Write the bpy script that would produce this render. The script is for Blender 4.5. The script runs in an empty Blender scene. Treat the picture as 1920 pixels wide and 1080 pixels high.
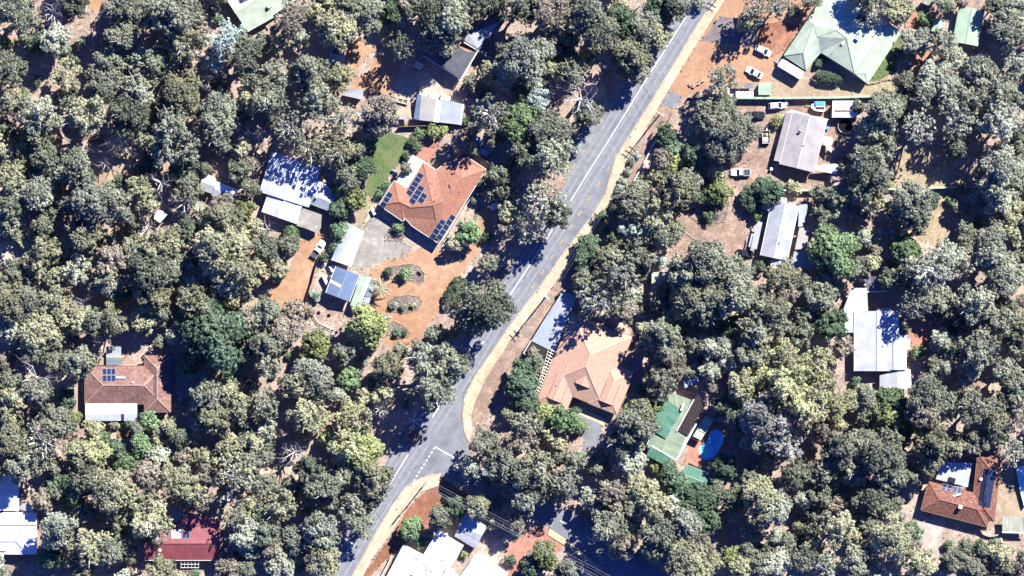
import bpy, math, random
import numpy as np
from mathutils import Vector, Matrix
from mathutils.geometry import tessellate_polygon

SC = bpy.context.scene
COL = SC.collection
# ------------------------------------------------------------------ camera, sky, sun, exposure
K = 0.14            # metres of ground per pixel of the 1920 px wide aerial picture
CAM_H = 1200.0      # flying height
SUN_EL = math.radians(40.0)
SUN_AZ = math.atan2(0.62, 0.78)

cam = bpy.data.cameras.new('aerial_camera')
cam.sensor_width = 36.0
cam.lens = 36.0 * CAM_H / (1920 * K)
cam.clip_start = 50.0
cam.clip_end = 6000.0
camo = bpy.data.objects.new('aerial_camera', cam)
camo.location = (0, 0, CAM_H)
COL.objects.link(camo)
SC.camera = camo

world = bpy.data.worlds.new('World')
SC.world = world
world.use_nodes = True
wn = world.node_tree
wn.nodes.clear()
sky = wn.nodes.new('ShaderNodeTexSky')
sky.sky_type = 'NISHITA'
sky.sun_disc = False
sky.sun_elevation = SUN_EL
sky.sun_rotation = SUN_AZ
sky.air_density = 0.55
sky.dust_density = 0.0
sky.ozone_density = 10.0
bgn = wn.nodes.new('ShaderNodeBackground')
bgn.inputs['Strength'].default_value = 0.085
won = wn.nodes.new('ShaderNodeOutputWorld')
tin = wn.nodes.new('ShaderNodeMix'); tin.data_type = 'RGBA'; tin.blend_type = 'MULTIPLY'
tin.inputs[0].default_value = 1.0; tin.inputs[7].default_value = (.34, .66, 1.45, 1)      # the deep blue of a very clear inland sky, even all over
wn.links.new(sky.outputs[0], tin.inputs[6])
wn.links.new(tin.outputs[2], bgn.inputs[0])
wn.links.new(bgn.outputs[0], won.inputs[0])

sd = bpy.data.lights.new('sun', 'SUN')
sd.energy = 5.0
sd.angle = math.radians(0.5)
sd.color = (1.0, 0.972, 0.925)
so = bpy.data.objects.new('sun', sd)
SDIR = Vector((math.sin(SUN_AZ) * math.cos(SUN_EL), math.cos(SUN_AZ) * math.cos(SUN_EL), math.sin(SUN_EL)))
so.rotation_euler = (-SDIR).to_track_quat('-Z', 'Y').to_euler()
so.location = SDIR * 300
COL.objects.link(so)

SC.view_settings.view_transform = 'Standard'
SC.view_settings.look = 'None'
SC.view_settings.gamma = 1.0
SC.view_settings.use_curve_mapping = False
SC.view_settings.exposure = 1.75
SC.render.engine = 'CYCLES'
SC.cycles.max_bounces = 5
SC.cycles.diffuse_bounces = 2
SC.cycles.transparent_max_bounces = 6

# ------------------------------------------------------------------ basic helpers
def W(px, py, z=0.0):
    s = K * (CAM_H - z) / CAM_H
    return Vector(((px - 960) * s, (540 - py) * s, z))

class Fr:
    """survey sheet: a scaled local grid over the aerial picture"""
    def __init__(s, ox, oy, sc): s.o = (ox, oy); s.s = sc
    def __call__(s, x, y): return (s.o[0] + x / s.s, s.o[1] + y / s.s)
PX = Fr(0, 0, 1)

MATS = {}
def newmat(name):
    m = bpy.data.materials.new(name); m.use_nodes = True
    nt = m.node_tree; nt.nodes.clear()
    out = nt.nodes.new('ShaderNodeOutputMaterial')
    MATS[name] = m
    return m, nt, out
def nd(nt, t, **kw):
    n = nt.nodes.new(t)
    for k, v in kw.items(): setattr(n, k, v)
    return n
def noise(nt, vec, scale, detail=4, rough=0.55):
    n = nd(nt, 'ShaderNodeTexNoise')
    n.inputs['Scale'].default_value = scale; n.inputs['Detail'].default_value = detail
    n.inputs['Roughness'].default_value = rough
    if vec is not None: nt.links.new(vec, n.inputs['Vector'])
    return n.outputs['Fac']
def ramp(nt, fac, stops):
    r = nd(nt, 'ShaderNodeValToRGB')
    el = r.color_ramp.elements
    while len(el) < len(stops): el.new(0.5)
    for e, (p, c) in zip(el, stops):
        e.position = p
        e.color = (c[0], c[1], c[2], 1) if isinstance(c, (tuple, list)) else (c, c, c, 1)
    nt.links.new(fac, r.inputs['Fac'])
    return r.outputs['Color']
def mix(nt, fac, a, b, mode='MIX'):
    m = nd(nt, 'ShaderNodeMix', data_type='RGBA', blend_type=mode)
    for sock, v in ((m.inputs[0], fac), (m.inputs[6], a), (m.inputs[7], b)):
        if hasattr(v, 'is_output'): nt.links.new(v, sock)
        elif isinstance(v, (int, float)): sock.default_value = v
        else: sock.default_value = (v[0], v[1], v[2], 1)
    return m.outputs[2]
def principled(nt, out, col, rough=0.8, spec=0.3, metal=0.0, bump=None, bstr=0.3, bdist=0.05):
    p = nd(nt, 'ShaderNodeBsdfPrincipled')
    if hasattr(col, 'is_output'): nt.links.new(col, p.inputs['Base Color'])
    else: p.inputs['Base Color'].default_value = (*col, 1)
    p.inputs['Roughness'].default_value = rough
    p.inputs['Specular IOR Level'].default_value = spec
    p.inputs['Metallic'].default_value = metal
    if bump is not None:
        b = nd(nt, 'ShaderNodeBump')
        b.inputs['Strength'].default_value = bstr; b.inputs['Distance'].default_value = bdist
        nt.links.new(bump, b.inputs['Height']); nt.links.new(b.outputs[0], p.inputs['Normal'])
    nt.links.new(p.outputs[0], out.inputs['Surface'])
    return p
def pos(nt): return nd(nt, 'ShaderNodeNewGeometry').outputs['Position']
def uvn(nt): return nd(nt, 'ShaderNodeTexCoord').outputs['UV']

def c3(c, k): return tuple(min(1, x * k) for x in c)

G_ = .82     # surfaces are quoted for a bright noon; the camera is set a little brighter
def m_plain(name, col, rough=0.7, spec=0.3, var=0.15, scale=1.5, metal=0.0):
    m, nt, out = newmat(name)
    col = c3(col, G_)
    n = noise(nt, pos(nt), scale, 4)
    principled(nt, out, ramp(nt, n, [(0.3, c3(col, 1 - var)), (0.7, c3(col, 1 + var))]), rough, spec, metal)
    return m

def m_ground(name, cols, litter=None, lit_amt=0.5, s1=0.05, s2=0.6, s3=5.0, bstr=0.5):
    """earth: cols = three shades, litter = colour of leaf and bark debris"""
    m, nt, out = newmat(name)
    cols = [c3(c, G_) for c in cols]
    if litter is not None: litter = c3(litter, G_)
    P = pos(nt)
    big = ramp(nt, noise(nt, P, s1, 5, .6), [(0.34, cols[0]), (0.5, cols[1]), (0.66, cols[2])])
    mid = ramp(nt, noise(nt, P, s2, 6, .65), [(0.3, .72), (0.72, 1.18)])
    col = mix(nt, 1.0, big, mid, 'MULTIPLY')
    fine = noise(nt, P, s3, 5, .7)
    col = mix(nt, 1.0, col, ramp(nt, fine, [(0.3, .75), (0.7, 1.2)]), 'MULTIPLY')
    vs = nd(nt, 'ShaderNodeTexVoronoi'); vs.inputs['Scale'].default_value = 2.2; nt.links.new(P, vs.inputs['Vector'])
    col = mix(nt, 1.0, col, ramp(nt, vs.outputs['Color'], [(.25, 1 - .22 * bstr), (.8, 1 + .16 * bstr)]), 'MULTIPLY')
    if litter is not None:
        a = noise(nt, P, .22, 6, .7); b = noise(nt, P, 1.9, 5, .75)
        mm = nd(nt, 'ShaderNodeMath', operation='ADD'); nt.links.new(a, mm.inputs[0]); nt.links.new(b, mm.inputs[1])
        f = ramp(nt, mm.outputs[0], [(0.96, 0.0), (1.1, lit_amt)])
        sticks = nd(nt, 'ShaderNodeTexVoronoi', feature='DISTANCE_TO_EDGE'); sticks.inputs['Scale'].default_value = .9
        nt.links.new(P, sticks.inputs['Vector'])
        col = mix(nt, f, col, litter)
    principled(nt, out, col, .95, .1, bump=fine, bstr=bstr, bdist=.08)
    return m

def m_metal(name, col, rib=0.76, rough=0.45, dirt=(.30, .27, .22), dirt_amt=.25, spec=.4):
    """ribbed steel sheet: ribs run up the slope (UV v), laps across"""
    m, nt, out = newmat(name)
    col = c3(col, G_)
    U = uvn(nt)
    sx = nd(nt, 'ShaderNodeSeparateXYZ'); nt.links.new(U, sx.inputs[0])
    mu = nd(nt, 'ShaderNodeMath', operation='MULTIPLY'); mu.inputs[1].default_value = 2 * math.pi / rib
    nt.links.new(sx.outputs[0], mu.inputs[0])
    sn = nd(nt, 'ShaderNodeMath', operation='SINE'); nt.links.new(mu.outputs[0], sn.inputs[0])
    mp = nd(nt, 'ShaderNodeMapping'); mp.inputs['Scale'].default_value = (1.2, .12, 1); nt.links.new(U, mp.inputs['Vector'])
    st = noise(nt, mp.outputs[0], 1.3, 5, .6)
    col2 = mix(nt, ramp(nt, st, [(.42, 0.0), (.75, dirt_amt)]), col, dirt)
    patch = noise(nt, pos(nt), .35, 5, .6)
    col2 = mix(nt, 1.0, col2, ramp(nt, patch, [(.3, .80), (.7, 1.12)]), 'MULTIPLY')
    col2 = mix(nt, 1.0, col2, ramp(nt, sn.outputs[0], [(.0, .96), (.75, 1.0)]), 'MULTIPLY')
    principled(nt, out, col2, rough, spec, bump=sn.outputs[0], bstr=.035, bdist=.02)
    return m

def m_tile(name, c1, c2, mort, stain=(.16, .13, .10), stain_amt=.35):
    m, nt, out = newmat(name)
    c1, c2, mort = (c3(c, G_) for c in (c1, c2, mort))
    U = uvn(nt)
    br = nd(nt, 'ShaderNodeTexBrick')
    br.inputs['Scale'].default_value = 1.0
    br.inputs['Brick Width'].default_value = .42; br.inputs['Row Height'].default_value = .5
    br.inputs['Mortar Size'].default_value = .035; br.inputs['Mortar Smooth'].default_value = .3
    br.inputs['Color1'].default_value = (*c1, 1); br.inputs['Color2'].default_value = (*c2, 1)
    br.inputs['Mortar'].default_value = (*mort, 1); br.inputs['Bias'].default_value = -.1
    nt.links.new(U, br.inputs['Vector'])
    st = noise(nt, pos(nt), .5, 6, .7)
    col = mix(nt, ramp(nt, st, [(.5, 0.0), (.72, stain_amt)]), br.outputs['Color'], stain)
    fine = noise(nt, pos(nt), 2.6, 4, .7)
    col = mix(nt, 1.0, col, ramp(nt, fine, [(.3, .8), (.7, 1.16)]), 'MULTIPLY')
    inv = nd(nt, 'ShaderNodeMath', operation='SUBTRACT'); inv.inputs[0].default_value = 1
    nt.links.new(br.outputs['Fac'], inv.inputs[1])
    principled(nt, out, col, .85, .2, bump=inv.outputs[0], bstr=.6, bdist=.04)
    return m

def m_leaf(name, col, hue2, sat=.9, transl=.33, rnd=.3):
    """leaf colour; every leaf clump carries its own tint, every plant its own shade"""
    m, nt, out = newmat(name)
    at = nd(nt, 'ShaderNodeAttribute', attribute_name='tint')
    oi = nd(nt, 'ShaderNodeObjectInfo')
    col = (col[0] * 1.54, col[1] * 1.57, col[2] * 1.84); hue2 = (hue2[0] * 1.54, hue2[1] * 1.57, hue2[2] * 1.84)
    base = mix(nt, at.outputs['Fac'], c3(col, .68), c3(hue2, 1.34))
    val = nd(nt, 'ShaderNodeMapRange'); val.inputs['To Min'].default_value = 1 - rnd; val.inputs['To Max'].default_value = 1 + rnd
    nt.links.new(oi.outputs['Random'], val.inputs['Value'])
    base = mix(nt, 1.0, base, val.outputs[0], 'MULTIPLY')
    p = nd(nt, 'ShaderNodeBsdfPrincipled'); nt.links.new(base, p.inputs['Base Color'])
    p.inputs['Roughness'].default_value = .55; p.inputs['Specular IOR Level'].default_value = .35
    t = nd(nt, 'ShaderNodeBsdfTranslucent'); nt.links.new(base, t.inputs['Color'])
    mx = nd(nt, 'ShaderNodeMixShader'); mx.inputs[0].default_value = transl
    nt.links.new(p.outputs[0], mx.inputs[1]); nt.links.new(t.outputs[0], mx.inputs[2])
    nt.links.new(mx.outputs[0], out.inputs['Surface'])
    return m

class MB:
    """collects boxes, tubes, prisms and quads (world coordinates) into one mesh"""
    def __init__(s): s.v = []; s.f = []; s.m = []; s.uv = {}
    def face(s, pts, mi=0, uv=None):
        b = len(s.v); s.v += [tuple(p) for p in pts]; s.f.append(tuple(range(b, b + len(pts)))); s.m.append(mi)
        if uv is not None: s.uv[len(s.f) - 1] = uv
    def slope(s, pts, mi=0):
        """roof plane with UV in metres: u along the eave, v up the slope"""
        pts = [Vector(p) for p in pts]
        n = Vector((0, 0, 0))
        for i in range(len(pts)):
            a, b = pts[i], pts[(i + 1) % len(pts)]
            n += Vector(((a.y - b.y) * (a.z + b.z), (a.z - b.z) * (a.x + b.x), (a.x - b.x) * (a.y + b.y)))
        if n.length < 1e-9: return
        n.normalize()
        if n.z < 0: pts.reverse(); n = -n
        up = Vector((0, 0, 1)) - n * n.z
        if up.length < .03:
            e = max(((pts[(i + 1) % len(pts)] - pts[i]) for i in range(len(pts))), key=lambda q: q.length); up = n.cross(e)
        up.normalize(); u = up.cross(n)
        s.face(pts, mi, [(p.dot(u), p.dot(up)) for p in pts])
    def box(s, c, size, rz=0.0, mi=0, taper=1.0):
        c = Vector(c); hx, hy, hz = size[0] / 2, size[1] / 2, size[2] / 2
        ca, sa = math.cos(rz), math.sin(rz); P = []
        for z, k in ((-hz, 1.0), (hz, taper)):
            for x, y in ((-hx, -hy), (hx, -hy), (hx, hy), (-hx, hy)):
                x *= k; y *= k
                P.append(c + Vector((x * ca - y * sa, x * sa + y * ca, z)))
        s.hexa(P, mi)
    def hexa(s, P, mi=0):
        for q in ((3, 2, 1, 0), (4, 5, 6, 7), (0, 1, 5, 4), (1, 2, 6, 5), (2, 3, 7, 6), (3, 0, 4, 7)):
            s.face([P[i] for i in q], mi)
    def bar(s, a, b, w, h, mi=0):
        """rectangular bar between two points"""
        a, b = Vector(a), Vector(b); d = (b - a)
        if d.length < 1e-6: return
        d.normalize(); side = Vector((-d.y, d.x, 0))
        if side.length < 1e-4: side = Vector((1, 0, 0))
        side.normalize(); up = d.cross(side) * -1
        if up.z < 0: up = -up
        up = up.normalized() * h / 2; side = side * w / 2
        s.hexa([a - side - up, b - side - up, b + side - up, a + side - up, a - side + up, b - side + up, b + side + up, a + side + up], mi)
    def tube(s, pts, rad, n=6, mi=0, cap=True):
        pts = [Vector(p) for p in pts]
        if not isinstance(rad, (list, tuple)): rad = [rad] * len(pts)
        b = len(s.v)
        for i, p in enumerate(pts):
            d = (pts[min(i + 1, len(pts) - 1)] - pts[max(i - 1, 0)])
            d = d.normalized() if d.length > 1e-9 else Vector((0, 0, 1))
            a = d.cross(Vector((0, 0, 1)))
            if a.length < .05: a = Vector((1, 0, 0))
            a.normalize(); c = d.cross(a)
            for k in range(n):
                t = 2 * math.pi * k / n
                s.v.append(tuple(p + (a * math.cos(t) + c * math.sin(t)) * rad[i]))
        for i in range(len(pts) - 1):
            for k in range(n):
                q = b + i * n
                s.f.append((q + k, q + (k + 1) % n, q + n + (k + 1) % n, q + n + k)); s.m.append(mi)
        if cap:
            s.f.append(tuple(b + k for k in reversed(range(n)))); s.m.append(mi)
            s.f.append(tuple(b + (len(pts) - 1) * n + k for k in range(n))); s.m.append(mi)
    def disc(s, c, r, h, n=16, mi=0, top=1.0):
        c = Vector(c)
        s.tube([c, c + Vector((0, 0, h))], [r, r * top], n, mi)
    def prism(s, poly, z0, z1, mi=0, side=None):
        """poly: world xy list, flat top and sides (no bottom)"""
        poly = [Vector((p[0], p[1], 0)) for p in poly]
        if sum(poly[i].x * poly[i - 1].y - poly[i - 1].x * poly[i].y for i in range(len(poly))) > 0: poly.reverse()
        b = len(s.v)
        s.v += [(p.x, p.y, z1) for p in poly]
        for t in tessellate_polygon([poly]):
            t = list(t)
            a, c, d = (poly[i] for i in t)
            if (c - a).cross(d - a).z < 0: t.reverse()
            s.f.append(tuple(b + i for i in t)); s.m.append(mi)
        if abs(z1 - z0) > 1e-6:
            n = len(poly)
            for i in range(n):
                p, q = poly[i], poly[(i + 1) % n]
                s.face([(p.x, p.y, z0), (q.x, q.y, z0), (q.x, q.y, z1), (p.x, p.y, z1)], mi if side is None else side)
    def build(s, name, mats, parent=None, smooth=False, off=None):
        if not isinstance(mats, (list, tuple)): mats = [mats]
        o3 = Vector((0, 0, 0))
        p = parent
        while p is not None: o3 += p.location; p = p.parent
        if off is not None: o3 = Vector(off)
        me = bpy.data.meshes.new(name)
        me.from_pydata([(a - o3.x, b - o3.y, c - o3.z) for a, b, c in s.v], [], s.f)
        for m in mats: me.materials.append(MATS[m] if isinstance(m, str) else m)
        me.polygons.foreach_set('material_index', s.m)
        if s.uv:
            ul = me.uv_layers.new(name='UVMap')
            for fi, uv in s.uv.items():
                st = me.polygons[fi].loop_start
                for k, c in enumerate(uv): ul.data[st + k].uv = c
        if smooth: me.polygons.foreach_set('use_smooth', [True] * len(me.polygons))
        me.update()
        o = bpy.data.objects.new(name, me); COL.objects.link(o)
        if parent is not None: o.parent = parent
        return o

def tag(o, label=None, cat=None, group=None, kind=None):
    if label: o['label'] = label
    if cat: o['category'] = cat
    if group: o['group'] = group
    if kind: o['kind'] = kind
    return o
def thing(name, label, cat, loc=(0, 0, 0), group=None, rz=0.0):
    o = bpy.data.objects.new(name, None); o.location = loc; o.rotation_euler = (0, 0, rz)
    o.empty_display_size = .5
    COL.objects.link(o)
    return tag(o, label, cat, group)
def copy_tree(o, parent=None):
    c = o.copy(); COL.objects.link(c); c.parent = parent
    for ch in list(o.children): copy_tree(ch, c)
    return c

# ------------------------------------------------------------------ materials
LITTER = (.17, .13, .105)
m_ground('earth', [(.33, .235, .18), (.42, .32, .255), (.50, .40, .325)], LITTER, .5)
m_ground('orange_gravel', [(.345, .19, .108), (.39, .23, .135), (.44, .285, .18)], (.25, .15, .10), .4, bstr=.3)
m_ground('red_dirt', [(.24, .10, .06), (.29, .135, .08), (.33, .17, .11)], (.14, .06, .04), .5)
m_ground('brown_dirt', [(.30, .205, .155), (.35, .248, .19), (.39, .29, .23)], (.15, .10, .075), .55)
m_ground('dry_grass', [(.33, .25, .165), (.38, .295, .20), (.31, .28, .165)], (.22, .165, .115), .5)
m_ground('salmon_paving', [(.36, .17, .115), (.39, .19, .135), (.42, .22, .155)], (.25, .12, .09), .3, bstr=.2)
m_ground('lawn_grass', [(.050, .105, .04), (.078, .14, .052), (.15, .175, .075)], (.17, .15, .08), .5, s1=.09, s2=1.1)
m_ground('asphalt', [(.168, .174, .187), (.186, .192, .205), (.204, .21, .222)], None, s1=.08, s2=.25, bstr=.15)
m_ground('old_asphalt', [(.155, .13, .12), (.175, .15, .14), (.19, .165, .15)], None, s1=.1, s2=.4, bstr=.2)
m_ground('cream_path', [(.44, .365, .245), (.49, .41, .28), (.52, .445, .31)], (.30, .22, .13), .25, s1=.1, s2=.35, bstr=.1)
m_ground('concrete', [(.25, .235, .20), (.31, .29, .25), (.36, .33, .28)], (.18, .165, .14), .5, s1=.14, s2=.6, bstr=.15)
m_ground('pale_concrete', [(.36, .30, .25), (.42, .36, .30), (.47, .41, .35)], (.25, .2, .16), .4, s1=.14, bstr=.15)
m_ground('bed_mulch', [(.16, .12, .10), (.23, .18, .15), (.31, .26, .21)], (.10, .075, .06), .6, s1=.4, s2=1.6)
m_ground('road_paint', [(.62, .62, .62), (.70, .70, .70), (.74, .74, .73)], (.3, .3, .31), .45, s2=1.6, bstr=.05)
m_ground('ochre_paint', [(.34, .24, .13), (.38, .27, .16), (.42, .32, .2)], (.2, .19, .18), .6, s2=1.6, bstr=.05)
m_ground('kerb_stone', [(.36, .30, .25), (.42, .35, .29), (.46, .40, .33)], (.25, .18, .13), .5, s2=.8, bstr=.1)
m_ground('stone', [(.28, .20, .15), (.35, .26, .2), (.42, .34, .28)], None, s1=.6, s2=2.0)
m_metal('green_steel', (.36, .415, .315), dirt_amt=.15)
m_metal('mint_steel', (.30, .40, .285), dirt_amt=.15)
m_metal('forest_green_steel', (.06, .165, .115), dirt=(.20, .27, .15), dirt_amt=.5)
m_metal('mossy_green_steel', (.165, .215, .155), dirt=(.28, .31, .16), dirt_amt=.7)
m_metal('white_steel', (.385, .405, .45), dirt_amt=.12)
m_metal('bright_white_steel', (.80, .80, .81), dirt_amt=.03)
m_metal('grey_white_steel', (.31, .325, .35), dirt_amt=.25)
m_metal('grey_steel', (.18, .19, .21), dirt_amt=.25)
m_metal('tan_grey_steel', (.31, .285, .275), dirt_amt=.25)
m_metal('slate_steel', (.07, .075, .092), dirt_amt=.2, rib=.45)
m_metal('blue_grey_steel', (.105, .155, .245), dirt_amt=.2)
m_metal('zinc_steel', (.27, .30, .33), dirt=(.22, .23, .22), dirt_amt=.45)
m_metal('maroon_steel', (.20, .05, .058), dirt_amt=.1, rib=.5)
m_metal('clear_sheet', (.16, .19, .20), dirt=(.1, .1, .1), dirt_amt=.4, rough=.25)
m_metal('ribbed_cream', (.34, .34, .27), rib=.9, dirt=(.12, .13, .11), dirt_amt=.8)
m_tile('orange_tile', (.29, .132, .087), (.38, .19, .132), (.17, .075, .048), (.24, .13, .08), .35)
m_tile('salmon_tile', (.43, .265, .19), (.475, .30, .22), (.33, .195, .137), (.36, .22, .15), .25)
m_tile('brown_tile', (.19, .10, .08), (.29, .165, .135), (.08, .045, .035), (.30, .23, .20), .5)
m_tile('rust_tile', (.17, .068, .048), (.29, .145, .105), (.10, .04, .03), (.085, .05, .045), .75)
m_tile('dark_deck_sheet', (.026, .02, .022), (.036, .028, .03), (.014, .012, .014), (.03, .025, .025))
m_plain('ridge_orange', (.25, .125, .085)); m_plain('ridge_salmon', (.48, .32, .23)); m_plain('ridge_brown', (.33, .25, .21))
m_plain('ridge_rust', (.22, .10, .07)); m_plain('ridge_green', (.25, .30, .23)); m_plain('ridge_white', (.72, .72, .72)); m_plain('ridge_grey', (.2, .21, .23))
m_plain('ridge_maroon', (.19, .05, .06))
m_plain('brick_wall', (.30, .17, .12), .9); m_plain('cream_wall', (.55, .48, .38), .9); m_plain('white_paint', (.74, .74, .73), .5, var=.06)
m_plain('gutter_white', (.6, .6, .58), .5); m_plain('gutter_brown', (.16, .10, .08), .5); m_plain('gutter_green', (.2, .32, .2), .5)
m_plain('timber', (.26, .2, .14), .85); m_plain('pale_timber', (.55, .50, .38), .8); m_plain('pole_timber', (.20, .17, .14), .9)
m_plain('grey_metal', (.30, .31, .33), .4, .5); m_plain('dark_metal', (.04, .04, .045), .4, .5); m_plain('wire', (.25, .25, .26), .4, .5)
m_plain('pv_glass', (.018, .026, .055), .15, .6, var=.2); m_plain('pv_frame_dark', (.05, .055, .065), .4); m_plain('pv_frame', (.45, .47, .5), .4); m_plain('skylight_cream', (.55, .5, .38), .5)
m_plain('car_white', (.78, .79, .80), .25, .5, var=.02); m_plain('car_black', (.018, .018, .022), .25, .6, var=.1); m_plain('car_glass', (.02, .025, .03), .08, .6)
m_plain('tyre', (.02, .02, .02), .9); m_plain('rim', (.4, .4, .42), .35, .5); m_plain('lamp_lens', (.5, .2, .15), .2); m_plain('lamp_clear', (.7, .7, .7), .15)
m_plain('boat_blue', (.09, .30, .55), .4); m_plain('boat_white', (.75, .76, .78), .35); m_plain('tarp_green', (.4, .5, .06), .6); m_plain('beige_box', (.55, .48, .36), .6)
m_plain('sail_white', (.70, .71, .74), .7, var=.06); m_plain('sail_grey', (.30, .34, .34), .7)
m_plain('rust_mat', (.32, .10, .06), .9); m_plain('dark_net', (.012, .012, .014), 1.0, 0.0)
m_plain('bark_pale', (.55, .51, .46), .9, var=.3); m_plain('bark_dark', (.15, .115, .09), .9, var=.3); m_plain('bark_silver', (.55, .51, .49), .9, var=.2)
m_plain('twig_purple', (.26, .22, .22), .9, var=.2); m_plain('terracotta', (.40, .17, .10), .8)

def m_water(name, c1, c2):
    m, nt, out = newmat(name)
    P = pos(nt)
    v = nd(nt, 'ShaderNodeTexVoronoi', feature='SMOOTH_F1'); v.inputs['Scale'].default_value = .8; nt.links.new(P, v.inputs['Vector'])
    col = ramp(nt, noise(nt, P, .35, 3), [(.35, c1), (.65, c2)])
    principled(nt, out, col, .06, .5, bump=noise(nt, P, 1.4, 3), bstr=.15, bdist=.05)
m_water('pool_water', (.08, .36, .62), (.19, .52, .75)); m_water('pale_pool_water', (.16, .52, .56), (.22, .60, .62))

LEAF = {
    'g': ('grey-green', m_leaf('leaf_grey_green', (.130, .140, .088), (.190, .195, .116))),
    'o': ('olive', m_leaf('leaf_olive', (.158, .162, .090), (.230, .222, .116))),
    'p': ('pale grey-green', m_leaf('leaf_pale', (.170, .183, .122), (.245, .252, .160))),
    'k': ('dark green', m_leaf('leaf_dark', (.078, .092, .056), (.125, .135, .076))),
    'd': ('deep green', m_leaf('leaf_deep', (.062, .092, .050), (.092, .132, .066))),
    'e': ('bright green', m_leaf('leaf_bright', (.090, .132, .058), (.140, .195, .080))),
    'l': ('lime-green', m_leaf('leaf_lime', (.140, .165, .060), (.215, .230, .085))),
    'w': ('yellow-green', m_leaf('leaf_yellow', (.190, .198, .095), (.290, .285, .130))),
    'b': ('blue-grey', m_leaf('leaf_blue', (.165, .200, .155), (.250, .290, .215))),
    't': ('brownish', m_leaf('leaf_brown', (.142, .128, .086), (.215, .188, .120))),
    'a': ('ash-grey', m_leaf('leaf_ash', (.165, .160, .125), (.250, .240, .180))),
}
# ------------------------------------------------------------------ ground, roads, paths
CLEAR = []          # picture polygons kept free of undergrowth
def smooth_poly(pts, step=6, jit=0.0, seed=1, closed=True):
    rnd = random.Random(seed); out = []
    n = len(pts)
    for i in range(n if closed else n - 1):
        a, b = pts[i], pts[(i + 1) % n]
        L = math.hypot(b[0] - a[0], b[1] - a[1]); m = max(1, int(L / step))
        for k in range(m):
            t = k / m
            j = jit if k else jit * .5
            out.append((a[0] + (b[0] - a[0]) * t + rnd.uniform(-j, j), a[1] + (b[1] - a[1]) * t + rnd.uniform(-j, j)))
    if not closed: out.append(pts[-1])
    return out
PN = 0
def patch(name, pts, mat, z, jit=0.0, thick=False, seed=1, clear=True, parent=None):
    if clear: CLEAR.append(pts)
    global PN
    PN += 1
    if not thick: z += PN * .0006
    q = smooth_poly(pts, 5, jit, seed) if jit else pts
    mb = MB(); mb.prism([W(*p) for p in q], 0 if thick else z, z)
    o = mb.build(name, mat, parent)
    o['kind'] = 'structure'
    return o
g = MB()
E = 2500
for i in range(10):
    for j in range(10):
        x0, x1 = -E + i * 500, -E + (i + 1) * 500; y0, y1 = -E + j * 500, -E + (j + 1) * 500
        g.face([(x0, y0, 0), (x1, y0, 0), (x1, y1, 0), (x0, y1, 0)])
gr = g.build('ground', 'earth'); gr['kind'] = 'structure'

# soil patches
patch('gravel_drive', [(690,522),(697,503),(720,489),(752,484),(765,470),(800,464),(830,470),(868,474),(884,455),(897,420),(903,392),(925,382),(930,396),(918,420),(908,452),(893,478),(876,500),(855,530),(836,562),(822,588),(800,612),(786,640),(768,652),(735,652),(716,640),(708,606),(694,585),(700,560)], 'orange_gravel', .012, 1.8, seed=2)
patch('gravel_drive', [(588,444),(606,428),(622,436),(610,462),(600,486),(592,520),(580,556),(574,586),(560,606),(530,590),(498,556),(516,536),(534,520),(548,494),(560,470),(562,452)], 'orange_gravel', .012, 2.2, seed=3)
patch('gravel_drive', [(628,102),(636,82),(652,74),(668,70),(690,76),(704,66),(712,84),(690,106),(672,124),(660,152),(664,170),(690,178),(740,182),(742,140),(760,110),(730,90),(700,110),(690,140),(655,150),(645,108)], 'orange_gravel', .012, 2.0, seed=4)
patch('sand_pad', [(680,76),(692,64),(712,42),(728,54),(738,66),(724,78),(708,86),(698,88)], 'cream_path', .02, 1.2, seed=5)
patch('yard', [(728,166),(745,152),(770,138),(792,131),(815,146),(828,160),(832,176),(862,190),(845,192),(805,186),(772,188),(742,182)], 'pale_concrete', .022, 1.5, seed=6)
patch('yard', [(1345,-6),(1420,-6),(1480,-6),(1540,20),(1500,60),(1470,100),(1455,125),(1440,160),(1400,160),(1375,162),(1345,150),(1310,172),(1278,182),(1262,210),(1236,198),(1260,160),(1300,90),(1330,40)], 'orange_gravel', .012, 2.0, seed=7)
patch('driveway', [(1350,30),(1390,36),(1423,45),(1417,86),(1380,84),(1315,77)], 'old_asphalt', .022, .6, seed=8)
patch('yard', [(1424,46),(1470,40),(1500,50),(1478,90),(1462,100),(1448,108),(1418,86)], 'red_dirt', .024, 1.4, seed=9)
patch('driveway', [(1238,196),(1255,172),(1280,180),(1268,200),(1262,204)], 'asphalt', .024, .5, seed=10)
patch('yard', [(1450,150),(1700,145),(1720,180),(1600,186),(1450,184),(1380,182),(1440,165)], 'dry_grass', .016, 2, seed=11)
patch('yard', [(1360,196),(1460,190),(1560,192),(1600,215),(1600,300),(1530,345),(1440,348),(1380,350),(1362,318),(1350,270),(1345,230)], 'brown_dirt', .012, 2.2, seed=12)
patch('clearing', [(1258,388),(1290,392),(1330,392),(1372,370),(1402,388),(1406,420),(1398,452),(1385,478),(1360,486),(1322,470),(1286,466),(1254,480),(1262,452),(1276,424),(1266,402)], 'brown_dirt', .012, 2, seed=13)
patch('clearing', [(1762,366),(1790,361),(1772,408),(1786,452),(1765,462),(1710,442),(1738,404)], 'dry_grass', .012, 2, seed=14)
patch('clearing', [(1690,280),(1760,270),(1810,330),(1800,352),(1700,352),(1660,340)], 'dry_grass', .012, 2, seed=15)
patch('clearing', [(0,455),(24,450),(46,490),(30,505),(0,500)], 'pale_concrete', .012, 2, seed=16)
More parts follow.
